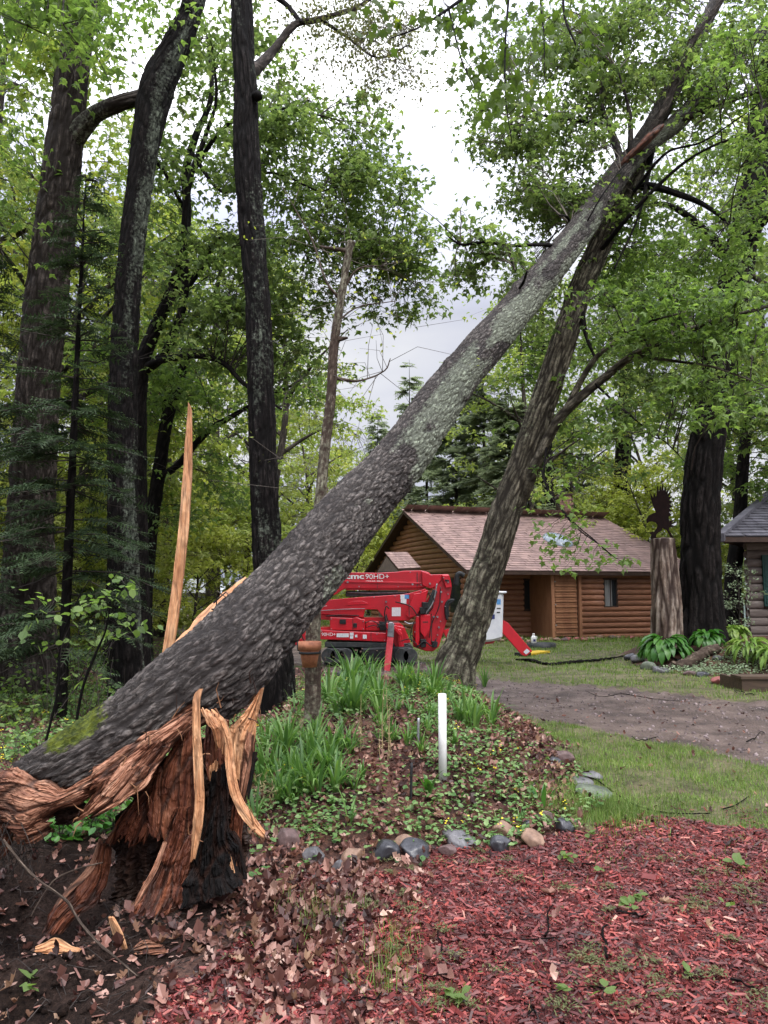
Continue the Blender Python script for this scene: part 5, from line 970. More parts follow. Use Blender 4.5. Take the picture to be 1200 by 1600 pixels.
# ------------------------------------------------------------------ the hollow stump it tore from
sb = P(290, 1400, 3.85); tS = Thing('broken_stump', 'shattered hollow red-brown stump with splintered orange planks, under the fallen trunk', 'stump', (sb[0], sb[1], .05))
slab(tS, 'stump_wall', zz((560, 380, 4.02), (490, 600, 4.02), (450, 800, 4.02), (450, 980, 4.0)), zz((1000, 200, 4.05), (990, 500, 4.05), (965, 800, 4.0), (965, 880, 4.0)), 'wood_dark', .06, .03, .0, .1, .0, 40, 90, 11)
slab(tS, 'stump_wall', zz((700, 300, 3.90), (625, 430, 3.88), (600, 560, 3.86), (590, 690, 3.84)), zz((790, 230, 3.90), (790, 450, 3.88), (785, 620, 3.85), (770, 760, 3.82)), 'wood_red', .04, .018, .03, .02, .12, 40, 120, 12, fu=14)
slab(tS, 'stump_wall', zz((640, 400, 3.93), (545, 520, 3.91), (470, 620, 3.90), (430, 715, 3.90)), zz((700, 420, 3.92), (625, 560, 3.90), (595, 660, 3.89), (575, 735, 3.88)), 'wood_red', .04, .022, .02, .05, .22, 34, 100, 13, fu=14)
slab(tS, 'stump_wall', zz((700, 560, 3.80), (660, 690, 3.77), (615, 800, 3.72), (570, 890, 3.68), (525, 980, 3.64), (500, 1060, 3.60), (480, 1130, 3.56)), zz((790, 560, 3.80), (780, 680, 3.77), (750, 790, 3.72), (740, 890, 3.68), (725, 960, 3.64), (695, 1040, 3.60), (660, 1125, 3.56)), 'wood_red', .05, .020, .045, .03, .05, 46, 170, 14, fu=13)
slab(tS, 'splinter', zz((652, 700, 3.74), (612, 800, 3.70), (560, 895, 3.66), (520, 975, 3.62)), zz((668, 705, 3.74), (630, 810, 3.70), (580, 900, 3.66), (536, 985, 3.62)), 'wood_torn', .02, .008, 0, .05, .1, 10, 90, 15, fu=26)
slab(tS, 'stump_wall', zz((405, 690, 3.95), (355, 800, 3.90), (280, 885, 3.84), (205, 975, 3.78), (165, 1065, 3.74)), zz((450, 730, 3.95), (425, 850, 3.88), (385, 940, 3.82), (300, 1010, 3.76), (225, 1090, 3.72)), 'wood_red', .05, .018, .03, .06, .08, 34, 120, 16, fu=13)
slab(tS, 'splinter', zz((398, 685, 3.93), (350, 800, 3.88), (275, 880, 3.82), (215, 955, 3.77)), zz((412, 700, 3.93), (372, 815, 3.88), (295, 892, 3.82), (228, 965, 3.77)), 'wood_torn', .02, .006, 0, .05, .1, 8, 80, 17, fu=26)
slab(tS, 'stump_wall', zz((925, 370, 3.90), (935, 500, 3.88), (915, 640, 3.86), (915, 770, 3.85)), zz((1022, 290, 3.92), (1000, 430, 3.90), (972, 570, 3.88), (960, 700, 3.87), (958, 845, 3.86)), 'wood_red', .05, .018, .02, .06, .05, 32, 110, 19, fu=14)
slab(tS, 'splinter', zz((1040, 92, 3.85), (975, 190, 3.83), (915, 240, 3.81), (905, 320, 3.80), (925, 410, 3.80)), zz((1053, 84, 3.86), (1032, 180, 3.84), (1012, 280, 3.82), (990, 380, 3.81), (965, 490, 3.81)), 'wood_fresh', .035, .014, .015, .02, .12, 34, 120, 20, fu=20)
slab(tS, 'splinter', zz((985, 250, 3.80), (960, 400, 3.79), (945, 520, 3.79)), zz((1012, 260, 3.80), (1000, 400, 3.79), (965, 570, 3.79)), 'wood_torn', .03, .012, .01, .15, .25, 18, 80, 21, fu=24)
slab(tS, 'blackened_bark', zz((1004, 345, 3.80), (985, 430, 3.80), (975, 520, 3.80)), zz((1024, 340, 3.84), (1010, 440, 3.84), (992, 540, 3.84)), 'wood_black', .03, .01, .01, .1, .2, 10, 40, 22)
slab(tS, 'splinter', zz((812, 215, 3.80), (815, 330, 3.78), (828, 470, 3.77)), zz((905, 215, 3.81), (915, 380, 3.79), (915, 520, 3.78)), 'wood_red', .03, .016, .015, .1, .15, 28, 80, 23, fu=18)
slab(tS, 'splinter', zz((800, 165, 3.76), (822, 235, 3.72), (846, 262, 3.70), (862, 350, 3.70)), zz((850, 175, 3.77), (885, 210, 3.73), (903, 250, 3.71), (900, 360, 3.70)), 'wood_fresh', .03, .012, .01, .2, .25, 22, 60, 24, fu=24)
slab(tS, 'splinter', zz((828, 385, 3.73), (832, 430, 3.72), (838, 470, 3.72)), zz((868, 375, 3.73), (862, 430, 3.72), (858, 480, 3.72)), 'wood_fresh', .02, .012, 0, .35, .3, 16, 30, 25, fu=26)
slab(tS, 'blackened_bark', zz((838, 425, 3.70), (825, 540, 3.68), (805, 640, 3.66), (768, 760, 3.63), (742, 860, 3.60), (728, 985, 3.56)), zz((898, 378, 3.71), (905, 520, 3.69), (905, 650, 3.68), (930, 740, 3.67), (955, 830, 3.66), (985, 880, 3.66)), 'wood_black', .06, .026, .04, .10, .03, 50, 150, 26, fu=13)
slab(tS, 'blackened_bark', zz((905, 660, 3.72), (935, 740, 3.72), (950, 850, 3.72)), zz((930, 660, 3.74), (960, 720, 3.74), (985, 860, 3.74)), 'wood_black', .04, .012, .01, .15, .05, 12, 50, 27)
slab(tS, 'splinter', zz((896, 700, 3.69), (912, 780, 3.67), (924, 850, 3.66)), zz((906, 700, 3.69), (925, 780, 3.67), (942, 856, 3.66)), 'wood_fresh', .015, .006, 0, .2, .2, 8, 50, 28, fu=26)
slab(tS, 'splinter', zz((792, 92, 3.62), (770, 130, 3.61), (766, 250, 3.60), (770, 400, 3.59), (774, 520, 3.585), (766, 640, 3.58), (756, 790, 3.57)), zz((808, 86, 3.63), (797, 140, 3.61), (798, 260, 3.60), (808, 400, 3.59), (812, 540, 3.585), (803, 650, 3.58), (774, 780, 3.57)), 'wood_fresh', .022, .006, .004, .02, .03, 20, 170, 29, fu=26, lab='long pale orange upright splinter', jw=.12)
slab(tS, 'splinter', zz((868, 214, 3.66), (895, 300, 3.64), (898, 400, 3.62), (918, 510, 3.60), (955, 595, 3.58), (1005, 655, 3.56), (1048, 692, 3.55)), zz((896, 212, 3.67), (925, 300, 3.65), (936, 410, 3.62), (958, 510, 3.60), (995, 580, 3.58), (1040, 640, 3.56), (1064, 672, 3.55)), 'wood_fresh', .022, .007, .006, .05, .04, 20, 170, 30, fu=26, lab='curved orange splinter bending to the right', jw=.2)
for k in range(60):   # frayed fibres along the torn edges
    x, y, Y_ = random.choice([(790, 150, 3.66), (700, 240, 3.74), (600, 300, 3.70), (480, 420, 3.66), (560, 470, 3.63), (860, 190, 3.74), (960, 200, 3.82), (1020, 140, 3.84), (770, 700, 3.60), (700, 1060, 3.56), (620, 690, 3.80), (460, 700, 3.9), (840, 400, 3.7), (350, 600, 3.62), (1010, 640, 3.56), (300, 560, 3.66)])
    (a1,) = PP(zz((x + random.gauss(0, 24), y + random.gauss(0, 24), Y_ - .01))); a2 = a1 + np.array((random.gauss(0, .03), random.gauss(-.01, .01), random.gauss(0, .06)))
    V, F = twigs([a1], [a2], random.uniform(.0015, .006), .0006, .12, 4); tS.part('splinter', V, F, MT['wood_fresh' if k % 3 else 'wood_torn'])
# tall split plank standing behind the trunk
slab(tS, 'tall_splinter', [(294, 628, 4.75), (289, 690, 4.75), (284, 760, 4.74), (276, 850, 4.72), (264, 950, 4.70), (252, 1030, 4.68), (244, 1100, 4.6)], [(299, 634, 4.75), (300, 700, 4.75), (298, 770, 4.74), (291, 860, 4.72), (279, 960, 4.70), (268, 1035, 4.68), (262, 1105, 4.6)], 'wood_fresh', .03, .003, .004, .02, .0, 8, 140, 27, fu=40, jw=.05, lab='tall pale plank-like splinter standing upright')
V, F = twigs([P(287, 900, 4.66)], [P(289, 800, 4.68)], .004, .0015, .02, 4); tS.part('splinter', V, F, MT['wood_fresh'])
# loose torn pieces and roots on the ground
def shard(label, L, Rt, mat, seed, amp=.010, thick=.02, nu=20, nv=50):
    g = GH(np.mean([q[0] for q in L + Rt]), max(q[1] for q in L + Rt)); t = Thing('wood_shard', label, 'wood shard', g); Y0 = g[1]
    slab(t, 'slab', [(x, y, Y0 + .02 + (g[1] * 0)) for x, y in L], [(x, y, Y0 - .01) for x, y in Rt], mat, thick, amp, .008, .1, .15, nu, nv, seed, fu=24)
shard('flat pale tan shard of torn wood lying on dark soil at the lower left', [(54, 1480), (68, 1474), (82, 1466), (100, 1476), (120, 1484)], [(55, 1489), (75, 1490), (95, 1490), (115, 1489), (136, 1487)], 'wood_fresh', 31)
shard('upright pinkish shard of torn wood at the foot of the stump', [(168, 1432), (174, 1455), (184, 1484)], [(176, 1434), (189, 1456), (200, 1488)], 'wood_fresh', 32, .006)
shard('crumpled tan shard of wood beside the stump foot', [(206, 1482), (222, 1470), (238, 1470)], [(210, 1492), (236, 1492), (262, 1488)], 'wood_torn', 33, .014)
shard('small pale chip of wood standing by the blackened bark', [(298, 1404), (299, 1412), (302, 1420)], [(304, 1402), (306, 1412), (305, 1420)], 'wood_fresh', 34, .004, .01, 8, 20)
def rootline(name, label, cat, pts, r, mat='twig'):
    g = np.array([list(P(a_, b_, c_)) + [r * f] for a_, b_, c_, f in pts]); V, F, A = sweep(g, len(pts) * 8, 7, r * .3, seed=3, lumps=.1)
    return single(name, label, cat, V, F, MT[mat], g[0, :3], attrs=A)
rootline('root', 'thin grey root trailing from the torn butt down over dark soil', 'root', [(5, 1312, 3.5, .8), (35, 1350, 3.45, 1), (60, 1375, 3.4, 1), (88, 1395, 3.36, 1), (108, 1412, 3.3, 1.2), (118, 1430, 3.25, 1), (150, 1470, 3.1, .9), (185, 1500, 3.0, .8), (215, 1525, 2.95, .5)], .0055, 'bark_snag')
rootline('root', 'pale thread-like root crossing the dark hollow', 'root', [(160, 1348, 3.6, 1), (120, 1358, 3.5, 1), (85, 1375, 3.45, 1), (60, 1410, 3.4, 1), (48, 1432, 3.35, .5)], .003, 'bark_snag')
S, E_ = [], []
for _ in range(120):
    a1 = P(random.uniform(-25, 60), random.uniform(1265, 1340), random.uniform(3.6, 3.8)); S.append(a1); E_.append(a1 + np.array((random.gauss(0, .05), random.gauss(0, .05), -random.uniform(.05, .18))))
V, F = twigs(S, E_, .003, .001, .2); tH.part('root_fibres', V, F, MT['twig'], kind='stuff')

# ------------------------------------------------------------------ red tracked lift
YT = 17.0
def Zp(zx, zy, Y=YT): q = P(440 + zx / 4.286, 870 + zy / 4.286, Y); return q[0], q[2]
RED, t, b = newmat('red_enamel'); b.inputs['Base Color'].default_value = (.52, .008, .022, 1); b.inputs['Roughness'].default_value = .32; b.inputs['Coat Weight'].default_value = .35; b.inputs['Coat Roughness'].default_value = .12
c = mixc(t, ramp(t, noise(t, ocoord(t), 3, 5), [(.4, 0.), (.75, 1.)]), (.54, .008, .022), (.40, .010, .020)); t.links.new(c, b.inputs['Base Color'])
PINK = M('lit_red_paint', (.75, .10, .12), (.62, .06, .08), rough=.4)  # paler copy of the machine red, with light painted into the colour
BLK = M('black_rubber', (.012, .013, .014), (.025, .027, .03), rough=.6, scale=10)
STEEL = M('dull_steel', (.35, .36, .38), (.2, .2, .22), rough=.4, metal=.6)
WHT = M('white_fibreglass', (.66, .67, .70), (.56, .57, .62), rough=.4, scale=3)
STK = M('white_sticker', (.72, .74, .76), (.6, .62, .65), rough=.5, scale=30); BLU = M('blue_sticker', (.10, .28, .55), (.06, .18, .42), rough=.5); NAV = M('navy_sticker', (.03, .04, .16), rough=.5); DKG = M('dark_grey_machine_part', (.03, .035, .035), (.06, .06, .06), rough=.5)
gz = hgt(np.array([.5]), np.array([17.]))[0]
lift = Thing('tracked_lift', 'bright red tracked aerial lift with folded booms and white lettering, parked on the driveway', 'lift', (.5, YT, gz))
def lp(name, pts, y0, y1, mat=None, bev=.012, parent=None, Y=YT, label=None):
    V, F = extr([Zp(*p, Y) for p in pts], Y + y0, Y + y1, bev); return lift.part(name, V, F, mat or RED, parent=parent, smooth=False, label=label)
boom = lp('upper_boom', [(330, 262), (312, 255), (345, 195), (385, 148), (430, 104), (640, 108), (785, 100), (810, 94), (935, 92), (985, 104), (1000, 122), (985, 190), (960, 207), (700, 212), (430, 212), (405, 222), (365, 252)], -.05, .30)
lp('boom_trim', [(420, 160), (960, 172), (960, 182), (420, 172)], -.075, -.05, parent=boom, bev=.004)
lp('cylinder', [(428, 228), (860, 232), (860, 262), (428, 268)], .08, .2, DKG)
lp('rail', [(430, 206), (960, 208), (960, 222), (430, 224)], -.02, .05)
mid = lp('lower_boom', [(262, 292), (500, 272), (800, 252), (870, 240), (960, 213), (975, 232), (940, 300), (885, 400), (850, 425), (705, 425), (675, 395), (640, 352), (560, 352), (548, 405), (262, 382)], -.16, .18)
lp('fairing', [(440, 310), (480, 296), (540, 294), (575, 306), (578, 318), (440, 324)], -.175, -.16, parent=mid, bev=.006)
lp('boom_base', [(262, 382), (560, 405), (700, 405), (700, 440), (262, 420)], -.05, .3)
tower = lp('knuckle_tower', [(1060, 118), (1115, 118), (1128, 150), (1138, 205), (1118, 300), (1105, 420), (1075, 520), (1050, 600), (1010, 632), (960, 628), (880, 600), (880, 470), (905, 380), (1000, 250), (1030, 180)], -.12, .45)
lp('bracket', [(1066, 120), (1118, 122), (1136, 204), (1094, 214)], -.2, -.12, parent=tower, bev=.02)
for (x, y) in ((1103, 160),): lp('slot', [(x - 14, y - 7), (x + 14, y - 5), (x + 14, y + 7), (x - 14, y + 5)], -.22, -.2, BLK, .003, tower)
lp('link_arm', [(935, 95), (1000, 120), (1060, 118), (1075, 150), (1030, 200), (995, 215), (940, 190)], -.14, .1)
lp('link_arm', [(880, 248), (930, 240), (978, 220), (960, 300), (900, 392), (850, 408), (830, 390)], -.26, -.16)
lp('cylinder', [(1010, 215), (1040, 230), (975, 395), (945, 385)], -.24, -.14, DKG)
lp('cover', [(925, 385), (990, 385), (985, 490), (955, 540), (925, 500)], -.3, -.12)
lp('valve_block', [(895, 395), (920, 395), (918, 590), (890, 585)], -.28, -.12)
for (x0, y0, x1, y1) in ((935, 300, 975, 345), (920, 335, 960, 380), (655, 430, 705, 490), (780, 465, 812, 492), (925, 545, 965, 600), (1000, 560, 1040, 600)):
    lp('hydraulic_block', [(x0, y0), (x1, y0 + 4), (x1 - 4, y1), (x0 + 3, y1)], -.33, -.1, BLK, .01)
# control box, deck and chassis
lp('control_box', [(330, 402), (480, 408), (505, 400), (530, 412), (562, 418), (562, 488), (330, 486)], -.34, .1)
lp('deck_box', [(565, 430), (650, 430), (655, 490), (565, 488)], -.3, .1)
lp('gauge', [(395, 415), (436, 415), (436, 445), (395, 445)], -.37, -.34, BLK, .006); lp('gauge', [(485, 440), (508, 440), (508, 470), (485, 470)], -.37, -.34, BLK, .008)
ch_ = lp('chassis', [(258, 482), (390, 490), (700, 503), (700, 562), (480, 552), (258, 545)], -.46, .45)
lp('chassis_rear', [(258, 545), (480, 552), (700, 562), (860, 600), (860, 560), (820, 470), (790, 440), (700, 440), (258, 470)], -.2, .5)
lp('outrigger_leg', [(140, 460), (176, 448), (260, 470), (260, 575), (175, 590), (75, 578), (82, 545), (148, 540)], -.42, -.1)
lp('panel', [(700, 440), (820, 466), (850, 560), (820, 600), (745, 600), (700, 562)], -.42, -.1); lp('panel', [(755, 470), (800, 480), (818, 590), (800, 640), (775, 630), (748, 560)], -.5, -.42)
lp('strut', [(758, 455), (772, 452), (812, 600), (800, 640), (785, 632)], -.56, -.5)
for x0, yy in ((290, -.55), (740, -.55), (290, .55), (600, .55)):
    V_ = [(x0 + 18, 600), (x0 + 150, 598), (x0 + 185, 612), (x0 + 196, 645), (x0 + 185, 680), (x0 + 150, 696), (x0 + 30, 696), (x0 + 2, 668), (x0, 625)] if x0 == 290 else [(x0, 590), (x0 + 110, 590), (x0 + 140, 605), (x0 + 148, 640), (x0 + 140, 672), (x0 + 110, 688), (x0, 688), (x0 - 200, 688), (x0 - 200, 600)]
    tr_ = lp('rubber_track', V_, yy - .13, yy + .13, BLK, .03)
    if yy < 0:
        for k in range(3 if x0 == 290 else 2):
            cx, cz = Zp((x0 if x0 == 290 else x0 + 20) + 40 + k * 55, 645); a_ = np.linspace(0, 2 * np.pi, 14, endpoint=False)
            V, F = extr([(cx + .16 * math.cos(q), cz + .16 * math.sin(q)) for q in a_], YT + yy - .16, YT + yy - .13, .01); lift.part('wheel', V, F, DKG, parent=tr_, smooth=False)
        xs0, xs1 = V_[0][0], V_[5][0]
        for k in range(14):
            f = k / 13; cx, cz = Zp(V_[0][0] + (V_[1][0] + 30 - V_[0][0]) * f, 697); V, F = box(cx - .03, cx + .03, YT + yy - .13, YT + yy + .13, cz - .02, cz + .015); lift.part('track_lug', V, F, BLK, parent=tr_, smooth=False)
for (x, y, r_) in ((850, 600, 24), (868, 640, 26), (838, 650, 22), (820, 620, 18)):
    cx, cz = Zp(x, y); V, F = extr([(cx + r_ * .0035 * math.cos(q), cz + r_ * .0035 * math.sin(q)) for q in np.linspace(0, 2 * np.pi, 12, endpoint=False)], YT - .6, YT - .4, .01); lift.part('roller', V, F, DKG, smooth=False)
lp('undercarriage', [(300, 560), (860, 570), (860, 600), (300, 596)], -.45, .5, DKG)
# near outrigger, its red painted pinker to carry the light on it, with a steel head; far one with stripe ends on a yellow pad
og = lp('outrigger_leg', [(706, 515), (746, 520), (722, 742), (714, 770), (686, 768), (686, 700)], -1.15, -1.0, PINK, label='bright pinkish red front outrigger leg')
lp('steel_head', [(712, 430), (724, 424), (742, 426), (750, 436), (746, 520), (706, 516)], -1.16, -.99, STEEL, .015, og)
V, F = extr([Zp(*p) for p in [(722, 445), (745, 445), (800, 500), (790, 520)]], YT - 1.0, YT - .45, .01); lift.part('outrigger_arm', V, F, RED, smooth=False)
YR = 17.2
def lq(name, pts, y0, y1, mat, bev=.01, parent=None): V, F = extr([(P(a_, b_, YR)[0], P(a_, b_, YR)[2]) for a_, b_ in pts], YR + y0, YR + y1, bev); return lift.part(name, V, F, mat, parent=parent, smooth=False)
og2 = lq('outrigger_leg', [(779, 966), (790, 972), (828, 1016), (818, 1024), (812, 1022), (779, 985)], -.3, -.16, RED)
lq('stripe', [(819, 1012), (824, 1016), (818, 1021), (814, 1017)], -.31, -.295, WHT, .002, og2)
# bucket behind the leaning trunk
bk_ = lq('bucket', [(735, 926), (782, 926), (780, 996), (765, 1000), (742, 1002), (735, 1000)], -.5, .3, WHT, .05)
lq('bucket_rim', [(733, 922), (787, 924), (785, 927.5), (733, 927)], -.54, .34, WHT, .02, bk_)
for (x0, y0, x1, y1, m_) in ((771, 936, 777, 944, BLU), (771, 931, 777, 934.5, STK), (759, 959, 768, 966, NAV), (764, 937, 768, 940, PINK), (771, 949, 777, 951, DKG), (771, 955, 776, 957, DKG), (765, 943, 769, 946, DKG)): lq('sticker', [(x0, y0), (x1, y0), (x1, y1), (x0, y1)], -.506, -.501, m_, 0, bk_)
lq('bucket_base', [(740, 1000), (772, 998), (768, 1004), (745, 1006)], -.3, .1, RED)
lq('leg_beam', [(690, 985), (782, 960), (784, 975), (700, 1003)], -.25, .1, RED)
# stickers and hose loops
for (x0, y0, x1, y1, m_) in ((795, 253, 822, 282, STK), (822, 253, 851, 280, BLU), (797, 282, 834, 313, STK), (738, 338, 797, 396, STK)): lp('sticker', [(x0, y0), (x1, y0), (x1, y1), (x0, y1)], -.268 if x1 > 790 and x0 > 900 else -.170, -.163, m_, 0)
for (x0, y0, x1, y1) in ((377, 505, 456, 530), (462, 500, 488, 518), (464, 520, 486, 540), (497, 514, 512, 531), (548, 514, 573, 540)): lp('sticker', [(x0, y0), (x1, y0), (x1, y1), (x0, y1)], -.468, -.462, STK, 0)
for pts, r_ in (([(1105, 420), (1095, 360), (1100, 310), (1125, 290), (1150, 292)], .035), ([(1112, 400), (1106, 350), (1115, 312), (1140, 300)], .03), ([(1160, 190), (1170, 130), (1190, 115), (1215, 130)], .06), ([(985, 250), (1010, 330), (970, 380), (930, 430)], .012), ([(700, 430), (690, 380), (700, 330), (720, 345)], .014), ([(870, 520), (900, 560), (935, 560), (960, 590)], .012)):
    V, F = ptube([(*Zp(x, y), ) for x, y in pts] if 0 else [np.array((Zp(x, y)[0], YT - .2 - (.18 if x < 800 else 0), Zp(x, y)[1])) for x, y in pts], r_, 7, 20); lift.part('hose', V, F, BLK)
for x, y in ((1110, 170), (1065, 235), (1040, 400), (1070, 300), (1015, 400), (895, 440), (875, 185), (700, 300), (990, 180), (1050, 470), (445, 140 + 30)):
    cx, cz = Zp(x, y); V, F = extr([(cx + .022 * math.cos(q), cz + .022 * math.sin(q)) for q in np.linspace(0, 2 * np.pi, 8, endpoint=False)], YT - .215, YT - .10, .0); lift.part('bolt', V, F, STEEL, smooth=False)
# extra pipes, rods, painted gap shadows, bolts and mud on the machine
for pts, r_, m_, yy in (([(300, 395), (400, 388), (520, 392)], .014, BLK, -.2), ([(262, 360), (420, 350), (560, 346)], .010, STEEL, -.19), ([(560, 440), (600, 425), (640, 440), (660, 470)], .012, BLK, -.36), ([(570, 470), (610, 455), (650, 462)], .010, BLK, -.36), ([(760, 300), (860, 330), (905, 390)], .014, BLK, -.3), ([(1035, 180), (1010, 300), (960, 380)], .016, STEEL, -.27),
                        ([(1060, 200), (1050, 330), (1000, 450), (985, 540)], .012, BLK, -.2), ([(880, 430), (860, 500), (865, 560)], .012, BLK, -.45), ([(900, 600), (950, 560), (1000, 590), (1030, 540)], .014, BLK, -.35), ([(700, 380), (720, 440), (760, 450)], .012, BLK, -.36), ([(820, 430), (850, 445), (880, 440)], .02, STEEL, -.3), ([(440, 240), (620, 243), (840, 240)], .012, STEEL, .05),
                        ([(640, 470), (680, 440), (700, 470), (720, 500)], .012, BLK, -.5), ([(780, 560), (850, 540), (900, 575)], .012, BLK, -.55), ([(160, 470), (150, 520), (170, 560)], .012, BLK, -.45), ([(975, 240), (1000, 250), (1020, 300)], .012, BLK, -.28)):
    V, F = ptube([np.array((Zp(x, y)[0], YT + yy, Zp(x, y)[1])) for x, y in pts], r_, 6, 18); lift.part('hose' if m_ is BLK else 'rod', V, F, m_)
for (x0, y0, x1, y1, yy) in ((690, 392, 704, 440, -.18), (600, 500, 603, 560, -.465), (480, 404, 483, 486, -.345), (960, 120, 964, 205, -.082), (640, 108, 643, 212, -.055), (850, 255, 854, 400, -.27), (1000, 380, 1004, 560, -.13), (905, 105, 910, 200, -.056), (745, 470, 750, 560, -.425), (640, 445, 690, 455, -.345), (940, 430, 975, 436, -.305), (780, 500, 790, 540, -.505)):
    lp('shade_strip', [(x0, y0), (x1, y0), (x1, y1), (x0, y1)], yy - .002, yy + .003, DKG, 0)  # dark strips painted on flush panels in place of shadowed gaps
MUD = M('dried_mud', (.13, .09, .07), (.08, .055, .045), rough=.95)
for k in range(46):
    cx, cz = Zp(random.uniform(300, 880), random.uniform(600, 700)); V, F = inst(CHIP, [CHIP_F3, CHIP_F4], np.array([[cx, YT - .70, cz]]), rots(rng.uniform(0, 6, 1), rng.normal(0, 1, 1)), np.array([[random.uniform(.03, .09), .05, .02]])); lift.part('mud', V, F, MUD, smooth=False)
for x, y in ((400, 120), (520, 200), (700, 118), (780, 200), (860, 105), (930, 190), (300, 310), (620, 270), (760, 262), (930, 235), (340, 412), (550, 428), (340, 478), (550, 478), (280, 490), (640, 510), (690, 550), (930, 400), (980, 400), (980, 480), (1080, 140), (1110, 250), (1090, 330), (1060, 430), (1040, 520), (890, 500), (830, 470), (800, 480)):
    cx, cz = Zp(x, y); V, F = extr([(cx + .013 * math.cos(q), cz + .013 * math.sin(q)) for q in np.linspace(0, 2 * np.pi, 7, endpoint=False)], YT - (.47 if 480 < y < 560 and x < 700 else .36 if 400 < y < 480 and x < 700 else .27 if x > 850 else .18), YT - .1, .0); lift.part('bolt', V, F, STEEL, smooth=False)
LET = M('white_lettering', (.8, .8, .8), (.75, .75, .75), rough=.5)
def lettering(txt, zx, zy, size_px, y, bold=0, sx=1.0, sh=0):
    me = text_mesh(txt, size_px / 4.286 / FPX * YT * 1.38, LET, .002, sh, bold, sx); x, z = Zp(zx, zy); me.transform(Matrix.Translation((x, YT + y, z)) @ Matrix.Rotation(R(90), 4, 'X')); me.transform(Matrix.Translation([-float(k) for k in lift.loc]))
    lift.link('lettering', me)
lettering('cmc', 430, 147, 36, -.056, .005, 1.5); lettering('90HD+', 560, 148, 34, -.056, 0, 1.12); lettering('ARBOR PRO', 560, 174, 14, -.056, .004, 1.12)
lettering('90HD+', 278, 522, 22, -.465, 0, 1.0); lettering('90HD+', 266, 332, 10, -.163, 0, 1.0)
yp = Thing('outrigger_pad', 'yellow outrigger pad lying on the lawn under the red leg foot', 'pad', GH(832, 1024)); YEL = M('yellow_plastic', (.62, .42, .03), (.5, .33, .03), rough=.5)
q0, q1 = GH(816, 1026), GH(850, 1021)
d = (q1 - q0); d /= np.linalg.norm(d); s = np.array((-d[1], d[0], 0)); V, F = box(0, np.linalg.norm(q1 - q0), -.18, .18, .02, .07); V = q0 + V[:, 0:1] * d + V[:, 1:2] * s + V[:, 2:3] * np.array((0, 0, 1)); yp.part('plate', V, F, YEL, smooth=False)
V, F = box(-.06, .12, -.19, .19, .0, .085); V = q0 + V[:, 0:1] * d + V[:, 1:2] * s + V[:, 2:3] * np.array((0, 0, 1)); yp.part('end_block', V, F, BLK, smooth=False)

# ------------------------------------------------------------------ carved post and steel eagle
YP = 16.6; gp = P(1042, 1000, YP); gp[2] = hgt(gp[0:1], gp[1:2])[0]
post = Thing('wooden_post', 'weathered grey stump post under the rusty steel eagle', 'stump', gp)
rows = np.array([list(P(a_, b_, YP)) + [w_ * YP / FPX / 2] for a_, b_, w_ in [(1042, 1012, 50), (1042, 980, 46), (1041, 930, 43), (1038, 880, 39.5), (1036, 842, 37)]]); V, F, A = sweep(rows, 160, 64, .03, fa=7, fl=.7, seed=7, lumps=.05); post.part('trunk', V, F, MT['wood_weather'], A)
ez_ = [(137, 345), (133, 320), (150, 290), (175, 278), (200, 268), (180, 225), (170, 190), (158, 130), (180, 172), (186, 138), (201, 168), (210, 85), (222, 130), (230, 76), (238, 124), (246, 62), (254, 124), (270, 84), (268, 132), (290, 98), (279, 144), (306, 120), (286, 162), (314, 158), (288, 188), (320, 196), (290, 212), (318, 226), (291, 242), (314, 258), (290, 268), (309, 288), (286, 300), (292, 330), (338, 314), (306, 338), (350, 338), (306, 354), (334, 366), (294, 372), (288, 385), (290, 392), (322, 446), (306, 449), (275, 392), (260, 387), (247, 375), (237, 397), (217, 407), (204, 422), (198, 446), (176, 450), (163, 442), (168, 425), (153, 410), (172, 402), (187, 405), (205, 380), (210, 355), (195, 338), (170, 333), (152, 335)]
eg = Thing('eagle_sculpture', 'rusty brown cut-steel eagle silhouette landing with raised wings on top of the post', 'sculpture', P(1036, 842, YP))
RUST = M('rusty_steel', (.011, .005, .0045), (.006, .003, .003), spec=.1, rough=.85, scale=12)
ep = [(lambda q: (q[0], q[2]))(P(980 + x / 4.445, 740 + y / 4.445, YP)) for x, y in ez_]; V, F = extr(ep, YP - .012, YP + .012, 0); eg.part('silhouette', V, F, RUST, smooth=False)
q = P(1028, 841.5, YP); V, F = box(q[0] - .14, q[0] + .32, YP - .08, YP + .08, q[2] - .005, q[2] + .02); eg.part('base_plate', V, F, RUST, smooth=False)

# ------------------------------------------------------------------ small garden things
pot_c = P(484, 1008, YE - .17); TERR = M('wet_terracotta', (.42, .17, .09), (.24, .09, .05), rough=.6, scale=14)
pot = Thing('flower_pot', 'terracotta pot strapped to the thin dead snag', 'pot', pot_c); R_ = .102
V, F = lathe([(0, -.19), (R_ * .62, -.19), (R_ * .86, -.045), (R_ * .86, -.04), (R_ * 1.0, -.04), (R_ * 1.02, .03), (R_ * .9, .032), (R_ * .84, -.03), (R_ * .6, -.08), (0, -.085)], pot_c, 28); pot.part('pot', V, F, TERR)
V, F = lathe([(R_ * .89, -.075), (R_ * .95, -.075), (R_ * .95, -.055), (R_ * .89, -.055), (R_ * .89, -.075)], pot_c, 24); pot.part('ring', V, F, BLK)
V, F = ptube([pot_c + np.array((-.10, .02, -.05)), P(463, 985, YE - .1), P(455, 968, YE - .05)], .012, 6); pot.part('bracket', V, F, BLK)
WP = M('white_pvc', (.76, .76, .75), (.55, .54, .50), rough=.4, scale=9, lo=.5, hi=.68)
